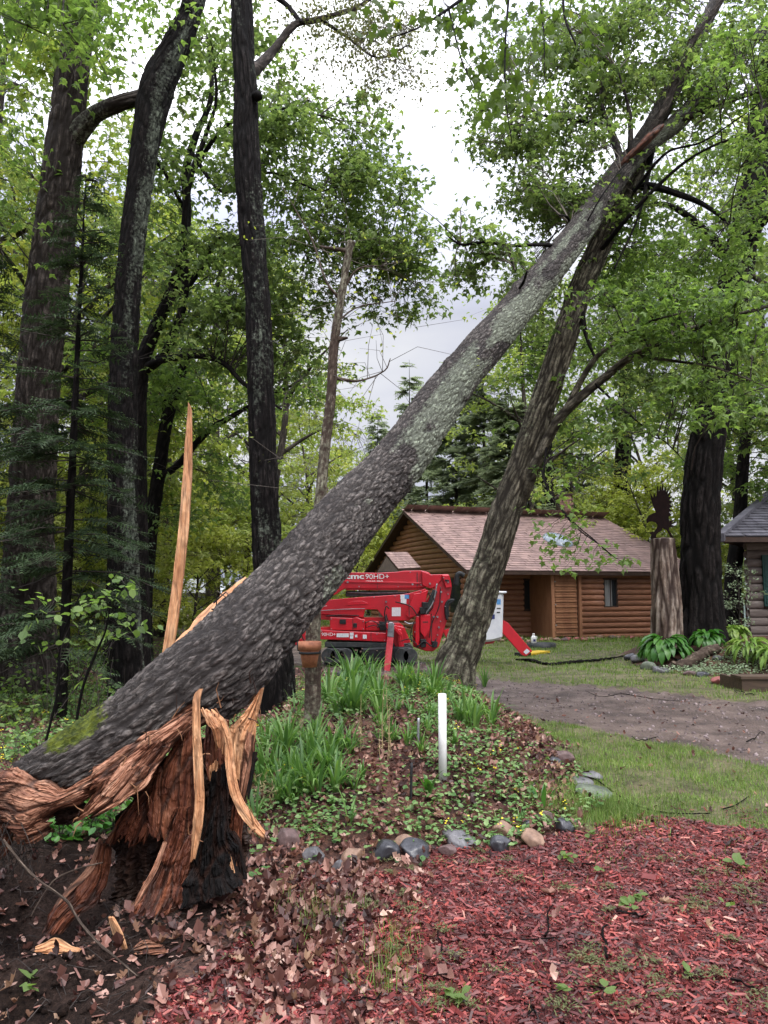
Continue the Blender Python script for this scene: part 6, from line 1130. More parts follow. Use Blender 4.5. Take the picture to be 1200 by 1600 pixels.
g = GH(692, 1222); pv = Thing('white_pipe', 'upright white plastic pipe standing in the flower bed', 'pipe', g); z1 = P(691, 1084, g[1])[2]; r_ = 12.5 / 2 * g[1] / FPX
V, F = lathe([(0, g[2] - .05), (r_, g[2] - .05), (r_, z1), (r_ * .84, z1), (r_ * .84, z1 - .25), (0, z1 - .25)], (g[0], g[1], 0), 24); pv.part('tube', V, F, WP)
def stake(label, px, y0, y1, w_, mat, name='garden_stake'):
    g = GH(px, y1); z = P(px, y0, g[1])[2]; r_ = w_ / 2 * g[1] / FPX; V, F = ptube([(g[0], g[1], g[2] - .05), (g[0] + .003, g[1], (g[2] + z) / 2), (g[0] + .006, g[1], z)], r_, 7); single(name, label, 'stake', V, F, mat, g)
stake('dark stake in the bed to the left of the white pipe', 642, 1192, 1252, 4, BLK); stake('thin grey stake behind and left of the white pipe', 653, 1122, 1168, 4, STEEL)
for px, y0, y1 in ((566, 1085, 1158), (598, 1060, 1170), (609, 1075, 1176), (563, 1120, 1165), (600, 1130, 1178), (606, 1100, 1178)): pass
def boxthing(name, label, cat, pts, h, mat, z0=0, bev=.01): pass
# jug on a round dark planter near the cabin door
g = GH(846, 1012); pl = Thing('planter_ring', 'low round black planter ring on the lawn by the cabin door', 'planter', g); rx = 22 * g[1] / FPX
V, F = lathe([(rx, 0), (rx, .13), (rx * .9, .13), (rx * .9, .02), (0, .05)], g, 26); pl.part('ring', V, F, DKG); 
jz = P(834, 1002, g[1])[2]; jc = P(834, 1003, g[1] - .1); jc[2] = g[2] + .13
jg = Thing('plastic_jug', 'white plastic jug standing on the black planter ring', 'jug', jc)
V, F = lathe([(0, 0), (.075, 0), (.08, .02), (.08, .16), (.06, .2), (.03, .23), (.03, .255)], jc, 18); jg.part('body', V, F, WP); V, F = lathe([(.034, .25), (.034, .28), (0, .28)], jc, 14); jg.part('cap', V, F, WP)
V, F = box(jc[0] - .03, jc[0] + .04, jc[1] - .083, jc[1] - .079, jc[2] + .05, jc[2] + .12); jg.part('sticker', V, F, NAV, smooth=False)
V, F = ptube([jc + (.05, -.02, .2), jc + (.095, -.02, .18), jc + (.08, -.02, .12)], .01, 6); jg.part('handle', V, F, WP)
# planter box at right edge
g = GH(1160, 1080); bx_ = Thing('planter_box', 'low weathered brown wooden edging box at the right edge of the drive', 'planter', g); x0 = g[0]; BW = M('wet_brown_timber', (.085, .055, .038), (.045, .03, .022), rough=.6, scale=5, stretch=(.4, 3, 9))
hgt_ = P(1160, 1058, g[1])[2] - g[2]
V, F = box(x0, x0 + 2.2, g[1], g[1] + .06, g[2] - .05, g[2] + hgt_ * .85); bx_.part('side_board', V, F, BW, smooth=False); V, F = box(x0 - .02, x0 + 2.2, g[1] - .03, g[1] + .35, g[2] + hgt_ * .86, g[2] + hgt_ * 1.05); bx_.part('cap_board', V, F, BW, smooth=False); V, F = box(x0, x0 + .06, g[1] + .07, g[1] + .8, g[2] - .05, g[2] + hgt_ * .85); bx_.part('side_board', V, F, BW, smooth=False)

# ------------------------------------------------------------------ stones
SM = {'grey': M('grey_stone', (.125, .12, .125), (.055, .052, .058), rough=.45, scale=7, bmp=.01, spec=.5), 'dark': M('wet_dark_stone', (.045, .045, .052), (.016, .016, .020), rough=.3, scale=8, bmp=.008, spec=.5),
      'tan': M('tan_stone', (.26, .165, .115), (.13, .08, .06), rough=.6, scale=7, bmp=.01), 'brown': M('brown_stone', (.14, .09, .085), (.065, .042, .040), rough=.55, scale=8, bmp=.01), 'red': M('red_stone', (.27, .09, .08), (.18, .06, .055), rough=.6, scale=8, bmp=.01), 'green': M('mossy_grey_stone', (.12, .14, .10), (.06, .07, .055), rough=.6, scale=6, bmp=.01)}
def stone(label, px, py, w_, h_, kind, seed, group=None, ang=0, flat=1.0, cat='stone', parent=None, name='stone'):
    g = GH(px, py + h_ * .5); s = g[1] / FPX; rx, rz = w_ * s / 2 * .88, h_ * s * .54; bm = bmesh.new(); bmesh.ops.create_icosphere(bm, subdivisions=4 if h_ > 16 else 3, radius=1); V = np.array([v.co[:] for v in bm.verts]); F = np.array([[v.index for v in f.verts] for f in bm.faces]); bm.free()
    gr = np.random.default_rng(seed)
    for _ in range(11):   # chop flats
        n = gr.normal(0, 1, 3); n /= np.linalg.norm(n); k = gr.uniform(.5, .8) * flat; d = V @ n; V = V - np.outer(np.maximum(d - k, 0) * .85, n)
    V = V * (1 + .26 * (fbm(V * 2.2 + seed, 4, seed)[:, None] - .5)); V = V * (rx / .82, rx * gr.uniform(.7, .95) / .82, rz / .82)
    if ang: c_, s_ = math.cos(ang), math.sin(ang); V = V @ np.array([(c_, 0, -s_), (0, 1, 0), (s_, 0, c_)])
    V = V + g + (0, rx * .7, rz * .42)
    if parent: return parent.part(name, V, F, SM[kind])
    return single(name, label, cat, V, F, SM[kind], g, group)
for k, a in enumerate([('squarish purple-grey stone at the left end of the bed edging, by the curved splinter', 450, 1308, 38, 34, 'brown', .1), ('rounded dark grey stone low in the edging left of centre', 485, 1337, 38, 26, 'grey', 0), ('small upright blue-grey cobble below the rounded grey stone', 524, 1356, 16, 26, 'grey', .5),
      ('buff stone with leaves in front of it in the bed edging', 548, 1338, 38, 24, 'tan', -.2), ('dark slaty wedge stone left of the black one', 598, 1334, 50, 30, 'dark', -.35), ('tan stone tucked behind the slaty wedge', 630, 1318, 36, 20, 'tan', -.5), ('angular shiny black stone in the middle of the edging', 648, 1330, 48, 30, 'dark', .15),
      ('small mauve stone right of the angular black one', 700, 1332, 28, 18, 'brown', 0), ('long dark grey stone slanting down to the right', 722, 1312, 62, 26, 'grey', .45), ('dark rounded cobble under the big tan boulder', 783, 1321, 34, 26, 'dark', 0), ('big rounded tan boulder in the edging', 792, 1297, 50, 30, 'tan', .1),
      ('pale tan stone right of the big tan boulder', 836, 1310, 40, 26, 'tan', .2), ('flat mauve-brown slab stone behind the pale tan one', 856, 1280, 32, 24, 'brown', -.2), ('dark stone at the right end of the front edging', 884, 1288, 36, 24, 'dark', 0), ('small dark stone just behind the front edging', 828, 1290, 22, 14, 'dark', 0),
      ('mossy rounded stone half hidden in lawn grass', 938, 1240, 62, 24, 'green', .15), ('flat grey stone left of the mossy one', 908, 1224, 44, 16, 'grey', .1), ('brown stone at the corner of the bed by the lawn', 883, 1184, 34, 22, 'brown', .2), ('flat dark stone beside the brown corner stone', 866, 1192, 28, 14, 'dark', 0), ('grey stone behind the mossy one at the lawn edge', 928, 1212, 30, 12, 'grey', 0),
      ('grey cobble lying near the far left side of the bed', 402, 1246, 20, 12, 'grey', 0), ('dark chunk of rock on top of the mound behind the lilies', 536, 1052, 22, 16, 'dark', .3)]): stone(a[0], a[1], a[2], a[3], a[4], a[5], k + 3, 'stones edging the flower bed', a[6])
for k, a in enumerate([('pale grey stone at the left corner of the hosta bed', 1000, 1030, 24, 13, 'grey'), ('grey stone second from the left in the hosta bed edge', 1016, 1040, 26, 14, 'green'), ('flat stone below the big hosta', 1035, 1047, 34, 12, 'grey'), ('small brown stone under the hosta', 1052, 1040, 16, 12, 'brown'), ('rust-coloured stone at the end of the driftwood', 1128, 1062, 26, 16, 'red'),
      ('dark stone left of the rust-coloured one', 1102, 1052, 20, 14, 'dark'), ('brown stone right of the rust-coloured one', 1144, 1060, 20, 16, 'brown'), ('dark round stone behind the driftwood', 1068, 1036, 20, 14, 'dark'), ('grey stone between driftwood and pale hosta', 1124, 1026, 22, 12, 'grey'), ('dark grey stone at the top left of the hosta bed', 988, 1026, 20, 12, 'dark'), ('brown stone in front of the dark trunk root', 1080, 1052, 22, 10, 'brown')]): stone(a[0], a[1], a[2], a[3], a[4], a[5], k + 50, 'stones round the hosta bed')
edg = Thing('stone_edging', 'row of small flat reddish stones along the foot of the brown cabin wall', 'edging', GH(900, 1006))
for k in range(34):
    px = 700 + k * 9.6; stone('', px + random.uniform(-3, 3), 1000 - max(0, (px - 860)) * .055 + random.uniform(-2, 2), random.uniform(10, 17), random.uniform(5, 8), random.choice(['tan', 'brown', 'brown', 'tan', 'red']), k + 90, parent=edg)
# fallen limbs and driftwood
def lying(label, pts, r, mat, name='fallen_branch', cat='branch', lift_=0.0, na=8, lich=.3, amp=None):
    if cat == 'stick':
        t_ = np.linspace(0, len(pts) - 1, 6); q_ = np.array(pts, float); pts = [(np.interp(u, range(len(q_)), q_[:, 0]) + random.gauss(0, 3.2), np.interp(u, range(len(q_)), q_[:, 1]) + random.gauss(0, 2.6), np.interp(u, range(len(q_)), q_[:, 2]) * random.uniform(.6, 1.2)) for u in t_]
    g = np.array([list(GH(a_, b_)) + [r * f] for a_, b_, f in pts]); g[:, 2] += g[:, 3] + lift_; V, F, A = sweep(g, len(pts) * 12, na, r * .25 if amp is None else amp, fa=20, fl=6, seed=int(pts[0][0]), lumps=.2, lich=lich); return single(name, label, cat, V, F, MT[mat], g[0, :3], attrs=A)
lying('long dark fallen branch lying on the lawn in front of the cabin', [(806, 1033, .6), (830, 1035, 1.2), (855, 1040, .9), (885, 1038, 1), (910, 1036, 1.1), (940, 1033, .9), (975, 1027, .5)], .036, 'bark_dark', amp=.02)
lying('thick grey driftwood log curving over the hosta bed', [(1052, 1046, .7), (1070, 1048, 1), (1090, 1040, 1.1), (1104, 1028, 1), (1124, 1020, .8)], .11, 'bark_snag', 'driftwood', 'log', na=16)
lying('short dark stick standing out of the driftwood', [(1068, 1040, 1), (1048, 1030, .6)], .03, 'bark_dark')
lying('thin curved brown cane arching over the flower bed litter', [(452, 1262, 1), (480, 1254, 1), (520, 1250, 1), (560, 1252, 1), (600, 1264, .8), (625, 1272, .5)], .005, 'bark_snag', lift_=.03)
lying('black wire-like twig looping from the mossy stone over the mulch', [(870, 1208, 1), (905, 1215, 1), (930, 1222, 1), (950, 1235, 1), (985, 1258, 1), (1020, 1270, 1), (1060, 1275, .9), (1110, 1276, .8)], .006, 'bark_dark', lift_=.01)
lying('thin dark stick at the lawn edge on the right', [(1128, 1268, 1), (1150, 1262, 1), (1170, 1247, .6)], .005, 'bark_dark', lift_=.01)
for k, (lb, pts, r) in enumerate([('forked dark twig lying in the middle of the mulch', [(945, 1452, .6), (948, 1480, 1), (952, 1504, 1.2)], .008), ('thin dark twig pointing up at the mulch centre', [(862, 1410, .6), (858, 1440, 1), (855, 1470, .9)], .006), ('long thin twig lying across the mulch', [(745, 1470, .7), (800, 1471, 1), (870, 1475, .8)], .005),
      ('curved twig on the left part of the mulch', [(685, 1458, .6), (688, 1480, 1), (692, 1494, .9)], .006), ('straight twig right of the forked one', [(900, 1475, .8), (940, 1488, 1)], .006), ('twig at the bottom right corner of the mulch', [(1148, 1540, 1), (1182, 1556, .7)], .007), ('thin stick near the bottom middle edge', [(900, 1552, .8), (985, 1550, 1)], .006), ('bent twig at the bottom below the mulch centre', [(820, 1576, 1), (838, 1598, .8)], .007),
      ('twig beside the pale leaf on the mulch', [(970, 1432, 1), (1010, 1438, .8)], .007), ('thin twig slanting down the left mulch edge', [(602, 1560, .6), (580, 1572, 1), (540, 1580, .9)], .005), ('dark twig lying low on the left mulch', [(640, 1530, .7), (700, 1532, 1)], .005), ('short dark twig near the big mulch chunk', [(905, 1360, 1), (935, 1352, .7)], .007), ('small twig by the lawn edge mulch', [(1030, 1312, 1), (1052, 1306, .7)], .006),
      ('brown stick on the drive at the right', [(1165, 1162, 1), (1195, 1150, .7)], .012), ('dark stick lying along the far edge of the drive', [(1148, 1083, .8), (1180, 1087, 1)], .016), ('long thin stick in the middle of the drive', [(915, 1086, .7), (980, 1088, 1), (1060, 1098, .6)], .010), ('short stick on the near drive edge', [(990, 1160, .7), (1020, 1157, 1)], .010)]): lying(lb, pts, r * .72, 'bark_dark', 'stick', 'stick', lich=.2, lift_=.018)

# ------------------------------------------------------------------ ground scatter
def scat(n, x0, x1, y0, y1, regs, dens=None):
    x = rng.uniform(x0, x1, n); y = rng.uniform(y0, y1, n); k = np.isin(region(x, y), regs)
    if dens is not None: k &= rng.random(n) < dens(x, y)
    # keep what the lens can see, with a margin
    k &= (np.abs(x) < y * .62 + .8); x, y = x[k], y[k]; return np.stack([x, y, hgt(x, y)], -1)
def pz(a, f, s=0): return fbm(np.stack([a[:, 0], a[:, 1], 0 * a[:, 0]], -1) * f, 3, s)
# red mulch chips
p = scat(135000, -1.6, 4.6, 2.1, 6.2, [1], lambda x, y: np.clip(1.25 - (y - 2.2) * .18, .3, 1)); n = len(p); L = np.clip(rng.lognormal(-3.6, .62, n), .006, .095); W = np.clip(L * rng.uniform(.12, .42, n), .0025, .016)
p[:, 2] += rng.uniform(0, .012, n); V, F = inst(CHIP, [CHIP_F4], p, rots(rng.uniform(0, 6.28, n), rng.normal(0, .22, n), rng.normal(0, .30, n)), np.stack([L, W, W * .5], -1))
stuff('mulch_chips', 'shredded red wood mulch covering the ground in front', V, F, MT['chip'], smooth=False, cat='mulch')
p = scat(110000, -1.6, 4.6, 2.1, 5.0, [1]); n = len(p); p[:, 2] += rng.uniform(.004, .016, n); L = rng.uniform(.004, .014, n); V, F = inst(KITE * (.7, 1, .3), KITE_F, p, rots(rng.uniform(0, 6.28, n), rng.normal(0, .3, n), rng.normal(0, .4, n)), L); stuff('mulch_fines', 'fine red shreds between the larger mulch chips', V, F, MT['chip'], smooth=False, cat='mulch')
p = scat(26000, .5, 5, 4.6, 6.3, [2, 4], lambda x, y: np.clip(1 - (y - 4.9) * 1.1, 0, 1) * np.clip((pz(np.stack([x, y], -1), 3.5, 61) - .45) * 6, 0, 1) * .8); n = len(p); p[:, 2] += .012; L = np.clip(rng.lognormal(-3.8, .5, n), .006, .06); V, F = inst(CHIP, [CHIP_F3, CHIP_F4], p, rots(rng.uniform(0, 6.28, n), rng.normal(0, .2, n), rng.normal(0, .3, n)), np.stack([L, L * .28, L * .14], -1)); stuff('stray_mulch', 'stray red mulch shreds spilling into the lawn edge', V, F, MT['chip'], smooth=False, cat='mulch')
for k, (lb, px, py, l_, w_) in enumerate([('largest dark red chunk of mulch, right of centre', 1015, 1378, .085, .035), ('flat orange-red chip at the bottom left of the mulch', 605, 1566, .10, .022), ('upright bright orange chip at the bottom edge', 717, 1590, .09, .02), ('orange chip near the bottom of the mulch, right of centre', 992, 1575, .08, .02), ('reddish chip slab at the right of the mulch', 1070, 1472, .07, .024), ('reddish chip lying left of the big chunk', 868, 1437, .06, .02)]):
    g = GH(px, py); V, F = inst(CHIP, [CHIP_F3, CHIP_F4], (g + (0, 0, .012))[None], rots(np.array([k * 1.3 - .5])), np.array([[l_, w_, w_ * .8]])); single('mulch_chunk', lb, 'wood chip', V, F, MT['chip'], g, smooth=False)
# dead leaves
fo = lambda x, y: np.clip(1.15 - (y - 3) * .05, .35, 1)
p = scat(30000, -2.6, 2.2, 3.0, 13, [4], lambda x, y: np.clip(1.1 - (y - 4) * .06, .4, 1)); q = scat(11000, -1.5, .3, 2.2, 4.9, [0, 1, 5], lambda x, y: np.exp(-(((x + .40) / .36) ** 2 + ((y - 3.75) / .75) ** 2)) * .9 + .04)
q2 = scat(28000, -9, -.8, 4.3, 16, [0, 5], lambda x, y: .8 + 0 * x); q3 = scat(500, -1, 5, 2.6, 12, [2, 3, 1]); far_ = q2[q2[:, 1] > 6.5]; p = np.concatenate([p, q, q2[q2[:, 1] <= 6.5], q3]); n = len(p); p[:, 2] += rng.uniform(.002, .03, n)
V, F = inst(OAK2 * (1, 1, 1.3), OAK2_F, p, rots(rng.uniform(0, 6.28, n), rng.normal(0, .55, n), rng.normal(0, .75, n)), np.clip(rng.lognormal(-2.95, .33, n), .025, .10)); m_ = len(far_); far_[:, 2] += .015; V3, F3 = inst(KITE * (.9, 1, 1.5), KITE_F, far_, rots(rng.uniform(0, 6.28, m_), rng.normal(0, .5, m_), rng.normal(0, .5, m_)), rng.uniform(.04, .085, m_)); V, F, _ = merge([(V, F), (V3, F3)]); stuff('leaf_litter', 'wet brown dead leaves over the flower bed and the wood floor', V, F, MT['litter'], smooth=False, cat='dead leaves')
# large pale dead leaves that stand out near the stump
for k, (px, py) in enumerate([(345, 1412), (330, 1400), (318, 1388), (362, 1418), (262, 1480), (236, 1482), (215, 1465), (375, 1448), (382, 1520), (372, 1545), (410, 1485), (420, 1500), (436, 1455), (470, 1462), (480, 1470), (455, 1398), (330, 1470), (312, 1500), (398, 1465), (445, 1520), (425, 1440), (352, 1385), (300, 1480), (20, 1580), (372, 1480), (505, 1440), (485, 1500), (398, 1425), (515, 1405), (545, 1376)]):
    g = GH(px, py) + (0, 0, .02); V, F = inst(OAK * (1, 1, 1.8), OAK_F, g[None], rots(np.array([random.uniform(0, 6.28)]), np.array([random.gauss(.2, .3)]), np.array([random.gauss(0, .3)])), np.array([random.uniform(.06, .10)])); single('dead_leaf', 'large pale tan dead leaf lying by the foot of the stump', 'dead leaf', V, F, MT['litter_tan'], g, 'pale dead leaves round the stump', smooth=False)
p = scat(3400, -3, 2, 2.4, 12, [0, 1, 4, 5], lambda x, y: np.where(y < 5, np.exp(-((x + .8) / .9) ** 2) * .6, .5)); n = len(p); p[:, 2] += rng.uniform(.01, .035, n); V, F = inst(OAK * (1.15, 1, 1.8), OAK_F, p, rots(rng.uniform(0, 6.28, n), rng.normal(0, .5, n), rng.normal(0, .6, n)), np.clip(rng.lognormal(-2.9, .3, n), .03, .095)); stuff('pale_leaf_litter', 'paler pinkish tan dead leaves among the brown ones', V, F, MT['litter_tan'], smooth=False, cat='dead leaves')
# soil crumbs
p = scat(3800, -2.8, -.3, 2.0, 4.6, [5, 1], lambda x, y: np.exp(-((x + 1.4) / .8) ** 2)); n = len(p); bm = bmesh.new(); bmesh.ops.create_icosphere(bm, subdivisions=1, radius=1); IV = np.array([v.co[:] for v in bm.verts]); IF = np.array([[v.index for v in f.verts] for f in bm.faces]); bm.free()
V, F = inst(IV, IF, p, rots(rng.uniform(0, 6.28, n), rng.normal(0, 1, n)), np.clip(rng.lognormal(-4.9, .5, n), .003, .025)); stuff('soil_crumbs', 'crumbs of dark wet soil thrown up at the lower left', V, F, GM[5][1], cat='soil')
p = scat(14000, -6, 8, 6, 18, [3]); n = len(p); V, F = inst(IV, IF, p, rots(rng.uniform(0, 6.28, n)), np.clip(rng.lognormal(-4.6, .5, n), .004, .03)); stuff('gravel', 'small stones and crumbs on the muddy driveway', V, F, M('gravel_grit', (.20, .16, .155), (.07, .05, .05), island=.5), cat='gravel')
# chips of torn wood, rootlets and needles thrown over the soil
p = scat(2200, -2.6, 0, 2.3, 4.4, [5, 1, 0], lambda x, y: np.exp(-((x + 1.15) / .6) ** 2)); n = len(p); p[:, 2] += .012; L = np.clip(rng.lognormal(-3.7, .6, n), .008, .07); V, F = inst(CHIP, [CHIP_F3, CHIP_F4], p, rots(rng.uniform(0, 6.28, n), rng.normal(0, .3, n), rng.normal(0, .3, n)), np.stack([L, L * rng.uniform(.15, .6, n), L * .1], -1)); stuff('wood_chips', 'small torn bits of rotten wood scattered on the dark soil', V, F, MT['litter'], smooth=False, cat='wood chips')
p = scat(900, -2.6, -.5, 2.6, 5.0, [5, 0]); e = p + rng.normal(0, 1, p.shape) * (.07, .07, .02) + (0, 0, .015); V, F = twigs(p, e, .0025, .001, .2); stuff('rootlets', 'fine rootlets and twigs in the dark soil', V, F, MT['twig'], cat='roots')
# grass
def blades(p, h0, h1, w_, lean=.35):
    n = len(p); h = rng.uniform(h0, h1, n); return inst(BLADE, [BL3, BL4], p, rots(rng.uniform(0, 6.28, n), rng.normal(0, lean, n)), np.stack([np.full(n, w_) * rng.uniform(.7, 1.3, n), h, h], -1))
def gd(x, y): return np.clip((pz(np.stack([x, y], -1), 1.7, 5) - .34) * 5, .25, 1)
P_ = []; a = scat(150000, .8, 6.5, 4.2, 10.5, [2], gd); P_.append(blades(a, .02, .06, .0048, .6)); a = scat(110000, -4, 13, 10.5, 26, [2], lambda x, y: np.clip((pz(np.stack([x, y], -1), .9, 6) - .3) * 5, .35, 1)); P_.append(blades(a, .03, .075, .012, .6))
a = scat(20000, -10, 20, 24, 42, [2]); P_.append(blades(a, .08, .16, .04))
for px, py, r, n, h in [(925, 1262, .22, 1800, .12), (955, 1275, .16, 900, .10), (900, 1235, .08, 300, .09), (600, 1540, .07, 90, .12), (490, 1440, .09, 150, .11), (605, 1500, .05, 60, .10), (560, 1420, .06, 60, .08), (700, 1570, .06, 80, .06), (620, 1470, .05, 50, .1)]:
    g = GH(px, py); x = g[0] + rng.normal(0, r, n); y = g[1] + rng.normal(0, r, n); P_.append(blades(np.stack([x, y, hgt(x, y)], -1), h * .5, h, .004, .5))
a = scat(5000, .9, 4.5, 4.3, 5.6, [1], lambda x, y: np.clip((pz(np.stack([x, y], -1), 3, 66) - .5) * 5, 0, .6)); P_.append(blades(a, .02, .05, .004, .6)); a = scat(26000, -7.5, -1, 4.8, 14, [0], lambda x, y: np.clip((pz(np.stack([x, y], -1), 1.1, 9) - .5) * 6, 0, 1)); P_.append(blades(a, .04, .12, .008))
V, F, _ = merge(P_); stuff('grass', 'short green lawn grass with tufts along the stones', V, F, MT['grass'], smooth=False, cat='grass')
# low round-leaved cover on the mound and at its foot
p = scat(34000, -1.9, 2.0, 4.3, 12, [4], lambda x, y: np.clip((pz(np.stack([x, y], -1), 1.5, 12) - .39) * 6, .08, 1)); p2 = scat(26000, -8, -.9, 4.4, 13, [0], lambda x, y: np.clip((pz(np.stack([x, y], -1), .9, 13) - .40) * 5, .02, 1))
xs = []
for px, py, r, n in [(485, 1305, .13, 120), (520, 1300, .12, 90), (600, 1290, .16, 90), (455, 1250, .2, 120), (665, 1300, .12, 50), (560, 1268, .16, 70), (400, 1345, .06, 14), (410, 1385, .08, 10), (455, 1375, .05, 8)]:
    g = GH(px, py); x = g[0] + rng.normal(0, r, n); y = g[1] + rng.normal(0, r, n); xs.append(np.stack([x, y, hgt(x, y)], -1))
p = np.concatenate([p, p2] + xs); n = len(p); p[:, 2] += rng.uniform(.02, .09, n); V, F = inst(OVAL, OVAL_F, p, rots(rng.uniform(0, 6.28, n), rng.normal(-.1, .35, n), rng.normal(0, .3, n)), rng.uniform(.022, .05, n) * (1 + .35 * (p[:, 0] < -1.9))); stuff('ground_cover', 'small round green leaves spreading over bed and wood floor', V, F, MT['cover'], smooth=False, cat='ground cover')
p = scat(9000, -6, 1.8, 4.6, 10, [4, 0], lambda x, y: np.clip((pz(np.stack([x, y], -1), 1.5, 12) - .55) * 4, .0, .35))[:260]; n = len(p); p[:, 2] += .13; V, F = inst(KITE * (1.4, .8, 1), KITE_F, np.repeat(p, 4, 0) + rng.normal(0, .012, (4 * n, 3)), rots(rng.uniform(0, 6.28, 4 * n), rng.normal(0, .6, 4 * n)), np.full(4 * n, .017)); stuff('yellow_flowers', 'tiny yellow flowers above the ground cover', V, F, MT['flower'], smooth=False, cat='flowers')
# green litter torn from the crowns, lying on mulch and drive
p = scat(16000, -1, 5, 2.5, 9, [1, 2, 3], lambda x, y: np.clip((pz(np.stack([x, y], -1), 4.5, 33) - .60) * 5, .012, 1)); n = len(p); cc_ = [GH(random.uniform(560, 1190), random.uniform(1330, 1590)) for _ in range(60)]; cl_ = np.concatenate([c + rng.normal(0, 1, (70, 3)) * (s__ , s__ * .7, 0) for c, s__ in ((c, random.uniform(.015, .05)) for c in cc_)]); cl_[:, 2] = hgt(cl_[:, 0], cl_[:, 1]) + .01; p = np.concatenate([p, cl_]); n = len(p); p[:, 2] += .02; V, F = inst(KITE * (.5, 1, .8), KITE_F, p, rots(rng.uniform(0, 6.28, n), rng.normal(0, .3, n), rng.normal(0, .4, n)), rng.uniform(.008, .028, n)); stuff('green_debris', 'yellow-green blossom and leaf bits scattered over the red mulch', V, F, MT['leaf_dull'], smooth=False, cat='plant debris')
for lb, px, py, n_, s_ in [('bright green leaf sprig on the mulch at the right', 1158, 1360, 7, .075), ('small green leaf pair at the bottom of the mulch', 882, 1566, 4, .05), ('pale green wilted leaf sprig on the mulch, top middle', 802, 1405 - 210, 0, .05), ('drooping pale sprig right of the mulch centre', 1000, 1410, 6, .05), ('fallen green sprig at the upper mulch, below the boulders', 885, 1350, 8, .05), ('limp green sprig in the middle right of the mulch', 985, 1428, 7, .05), ('single green leaf low on the right mulch', 1074, 1537, 2, .05), ('grey-green leaf scrap at the right of the mulch', 1140, 1425, 3, .045),
     ('light green sprig at the lower mulch by the bottom edge', 712, 1570, 9, .05), ('little green seedling on the dark soil at the lower left', 48, 1552, 7, .06), ('leaf pair by the tan stones at the mulch edge', 925, 1312, 5, .055), ('green sprig near the top of the mulch beside the tufts', 940, 1370, 6, .04), ('torn green sprig at the very bottom right of centre', 940, 1566, 4, .045)]:
    if not n_: continue
    g = GH(px, py); q = g + (0, 0, .04) + rng.normal(0, s_ * .35, (n_, 3)) * (1, 1, .2); t = Thing('leaf_sprig', lb, 'leaf sprig', g)
    for c in q: V, F = inst(OVAL, OVAL_F, c[None], rots(rng.uniform(0, 6.28, 1), rng.normal(.1, .3, 1), rng.normal(0, .4, 1)), rng.uniform(.7, 1.2, 1) * s_); t.part('leaf', V, F, MT['leaf_fresh'], smooth=False)
    V, F = twigs([g + (0, 0, .01)] * 2, [q[0], q[-1]], .002, .001); t.part('stem', V, F, MT['twig'])

# ------------------------------------------------------------------ strap-leaved clumps on the mound
def strap(n, L, w_, seed, mat, spread=1.0, up=1.0, seg=6):
    g = np.random.default_rng(seed); VS, FS = [], []; off = 0
    for k in range(n):
        an = g.uniform(0, 6.28); l = L * g.uniform(.6, 1.15); lean = g.uniform(.25, 1.15) * spread; ww = w_ * g.uniform(.7, 1.2); b = np.array((math.cos(an), math.sin(an), 0)) * g.uniform(0, .05 * L / .35); d = np.array((math.cos(an), math.sin(an), 0)); s = np.array((-d[1], d[0], 0)); c = b.copy(); el = math.pi / 2 - lean * .35; tw = g.uniform(-.4, .4)
        for i in range(seg + 1):
            t = i / seg; hw = ww * (.55 + .5 * math.sin(math.pi * min(1, t * .75 + .1))) * (1 - t ** 3.5) + .0004; sv = s * math.cos(tw * t) + np.array((0, 0, 1)) * math.sin(tw * t) * .5
            VS += [c - sv * hw, c + d * hw * .0 + np.array((0, 0, -.3 * hw)), c + sv * hw]
            if i < seg: FS += [(off + i * 3 + m, off + i * 3 + m + 1, off + i * 3 + m + 4, off + i * 3 + m + 3) for m in (0, 1)]
            c = c + (d * math.cos(el) + np.array((0, 0, 1)) * math.sin(el) * up) * l / seg; el -= lean * 2.3 / seg * (.4 + 1.3 * t)
        off += (seg + 1) * 3
    return np.array(VS), np.array(FS)
meshes = []
for k, (n, L, w_) in enumerate([(17, .36, .013), (14, .32, .012), (20, .40, .014), (11, .26, .014)]): V, F = strap(n, L, w_, 200 + k, 'lily'); meshes.append(mesh_np('strap_leaves', V, F, MT['lily'], smooth=True))
spots = []
g_ = random.Random(3)
def lilies(px, py, sx, sy, n, s, lab):
    for _ in range(n): spots.append((px + g_.uniform(-sx, sx), py + g_.uniform(-sy, sy), s * g_.uniform(.8, 1.2), lab))
lilies(470, 1215, 62, 30, 20, .78, 'daylily clump low on the left flank of the mound'); lilies(430, 1195, 35, 28, 9, .85, 'daylily clump just right of the torn stump'); lilies(545, 1110, 60, 22, 16, .95, 'daylily clump high on the mound left of the middle')
lilies(560, 1080, 28, 12, 9, 1.15, 'tall daylily clump on top of the mound in front of the lift'); lilies(660, 1085, 45, 16, 13, .8, 'daylily clump on the mound crest before the leaning trunk'); lilies(745, 1120, 28, 22, 10, .8, 'daylily clump on the right shoulder of the mound'); lilies(600, 1140, 30, 26, 5, .6, 'small daylily clump in mid mound')
lilies(545, 1232, 30, 18, 4, .6, 'small daylily clump near the bottom of the mound'); lilies(708, 1160, 20, 14, 4, .55, 'small daylily clump right of the white pipe')
lilies(500, 1165, 60, 20, 10, .75, 'daylily clump in the middle of the left flank'); lilies(640, 1110, 60, 18, 10, .75, 'daylily clump behind the dry stalks'); lilies(715, 1075, 45, 14, 12, .85, 'daylily clump at the foot of the leaning trunk'); lilies(640, 1160, 50, 20, 7, .55, 'small daylily clump left of the white pipe'); lilies(440, 1250, 30, 14, 6, .6, 'daylily clump near the curved splinter'); lilies(600, 1060, 90, 8, 12, .8, 'daylily clump along the crest of the mound')
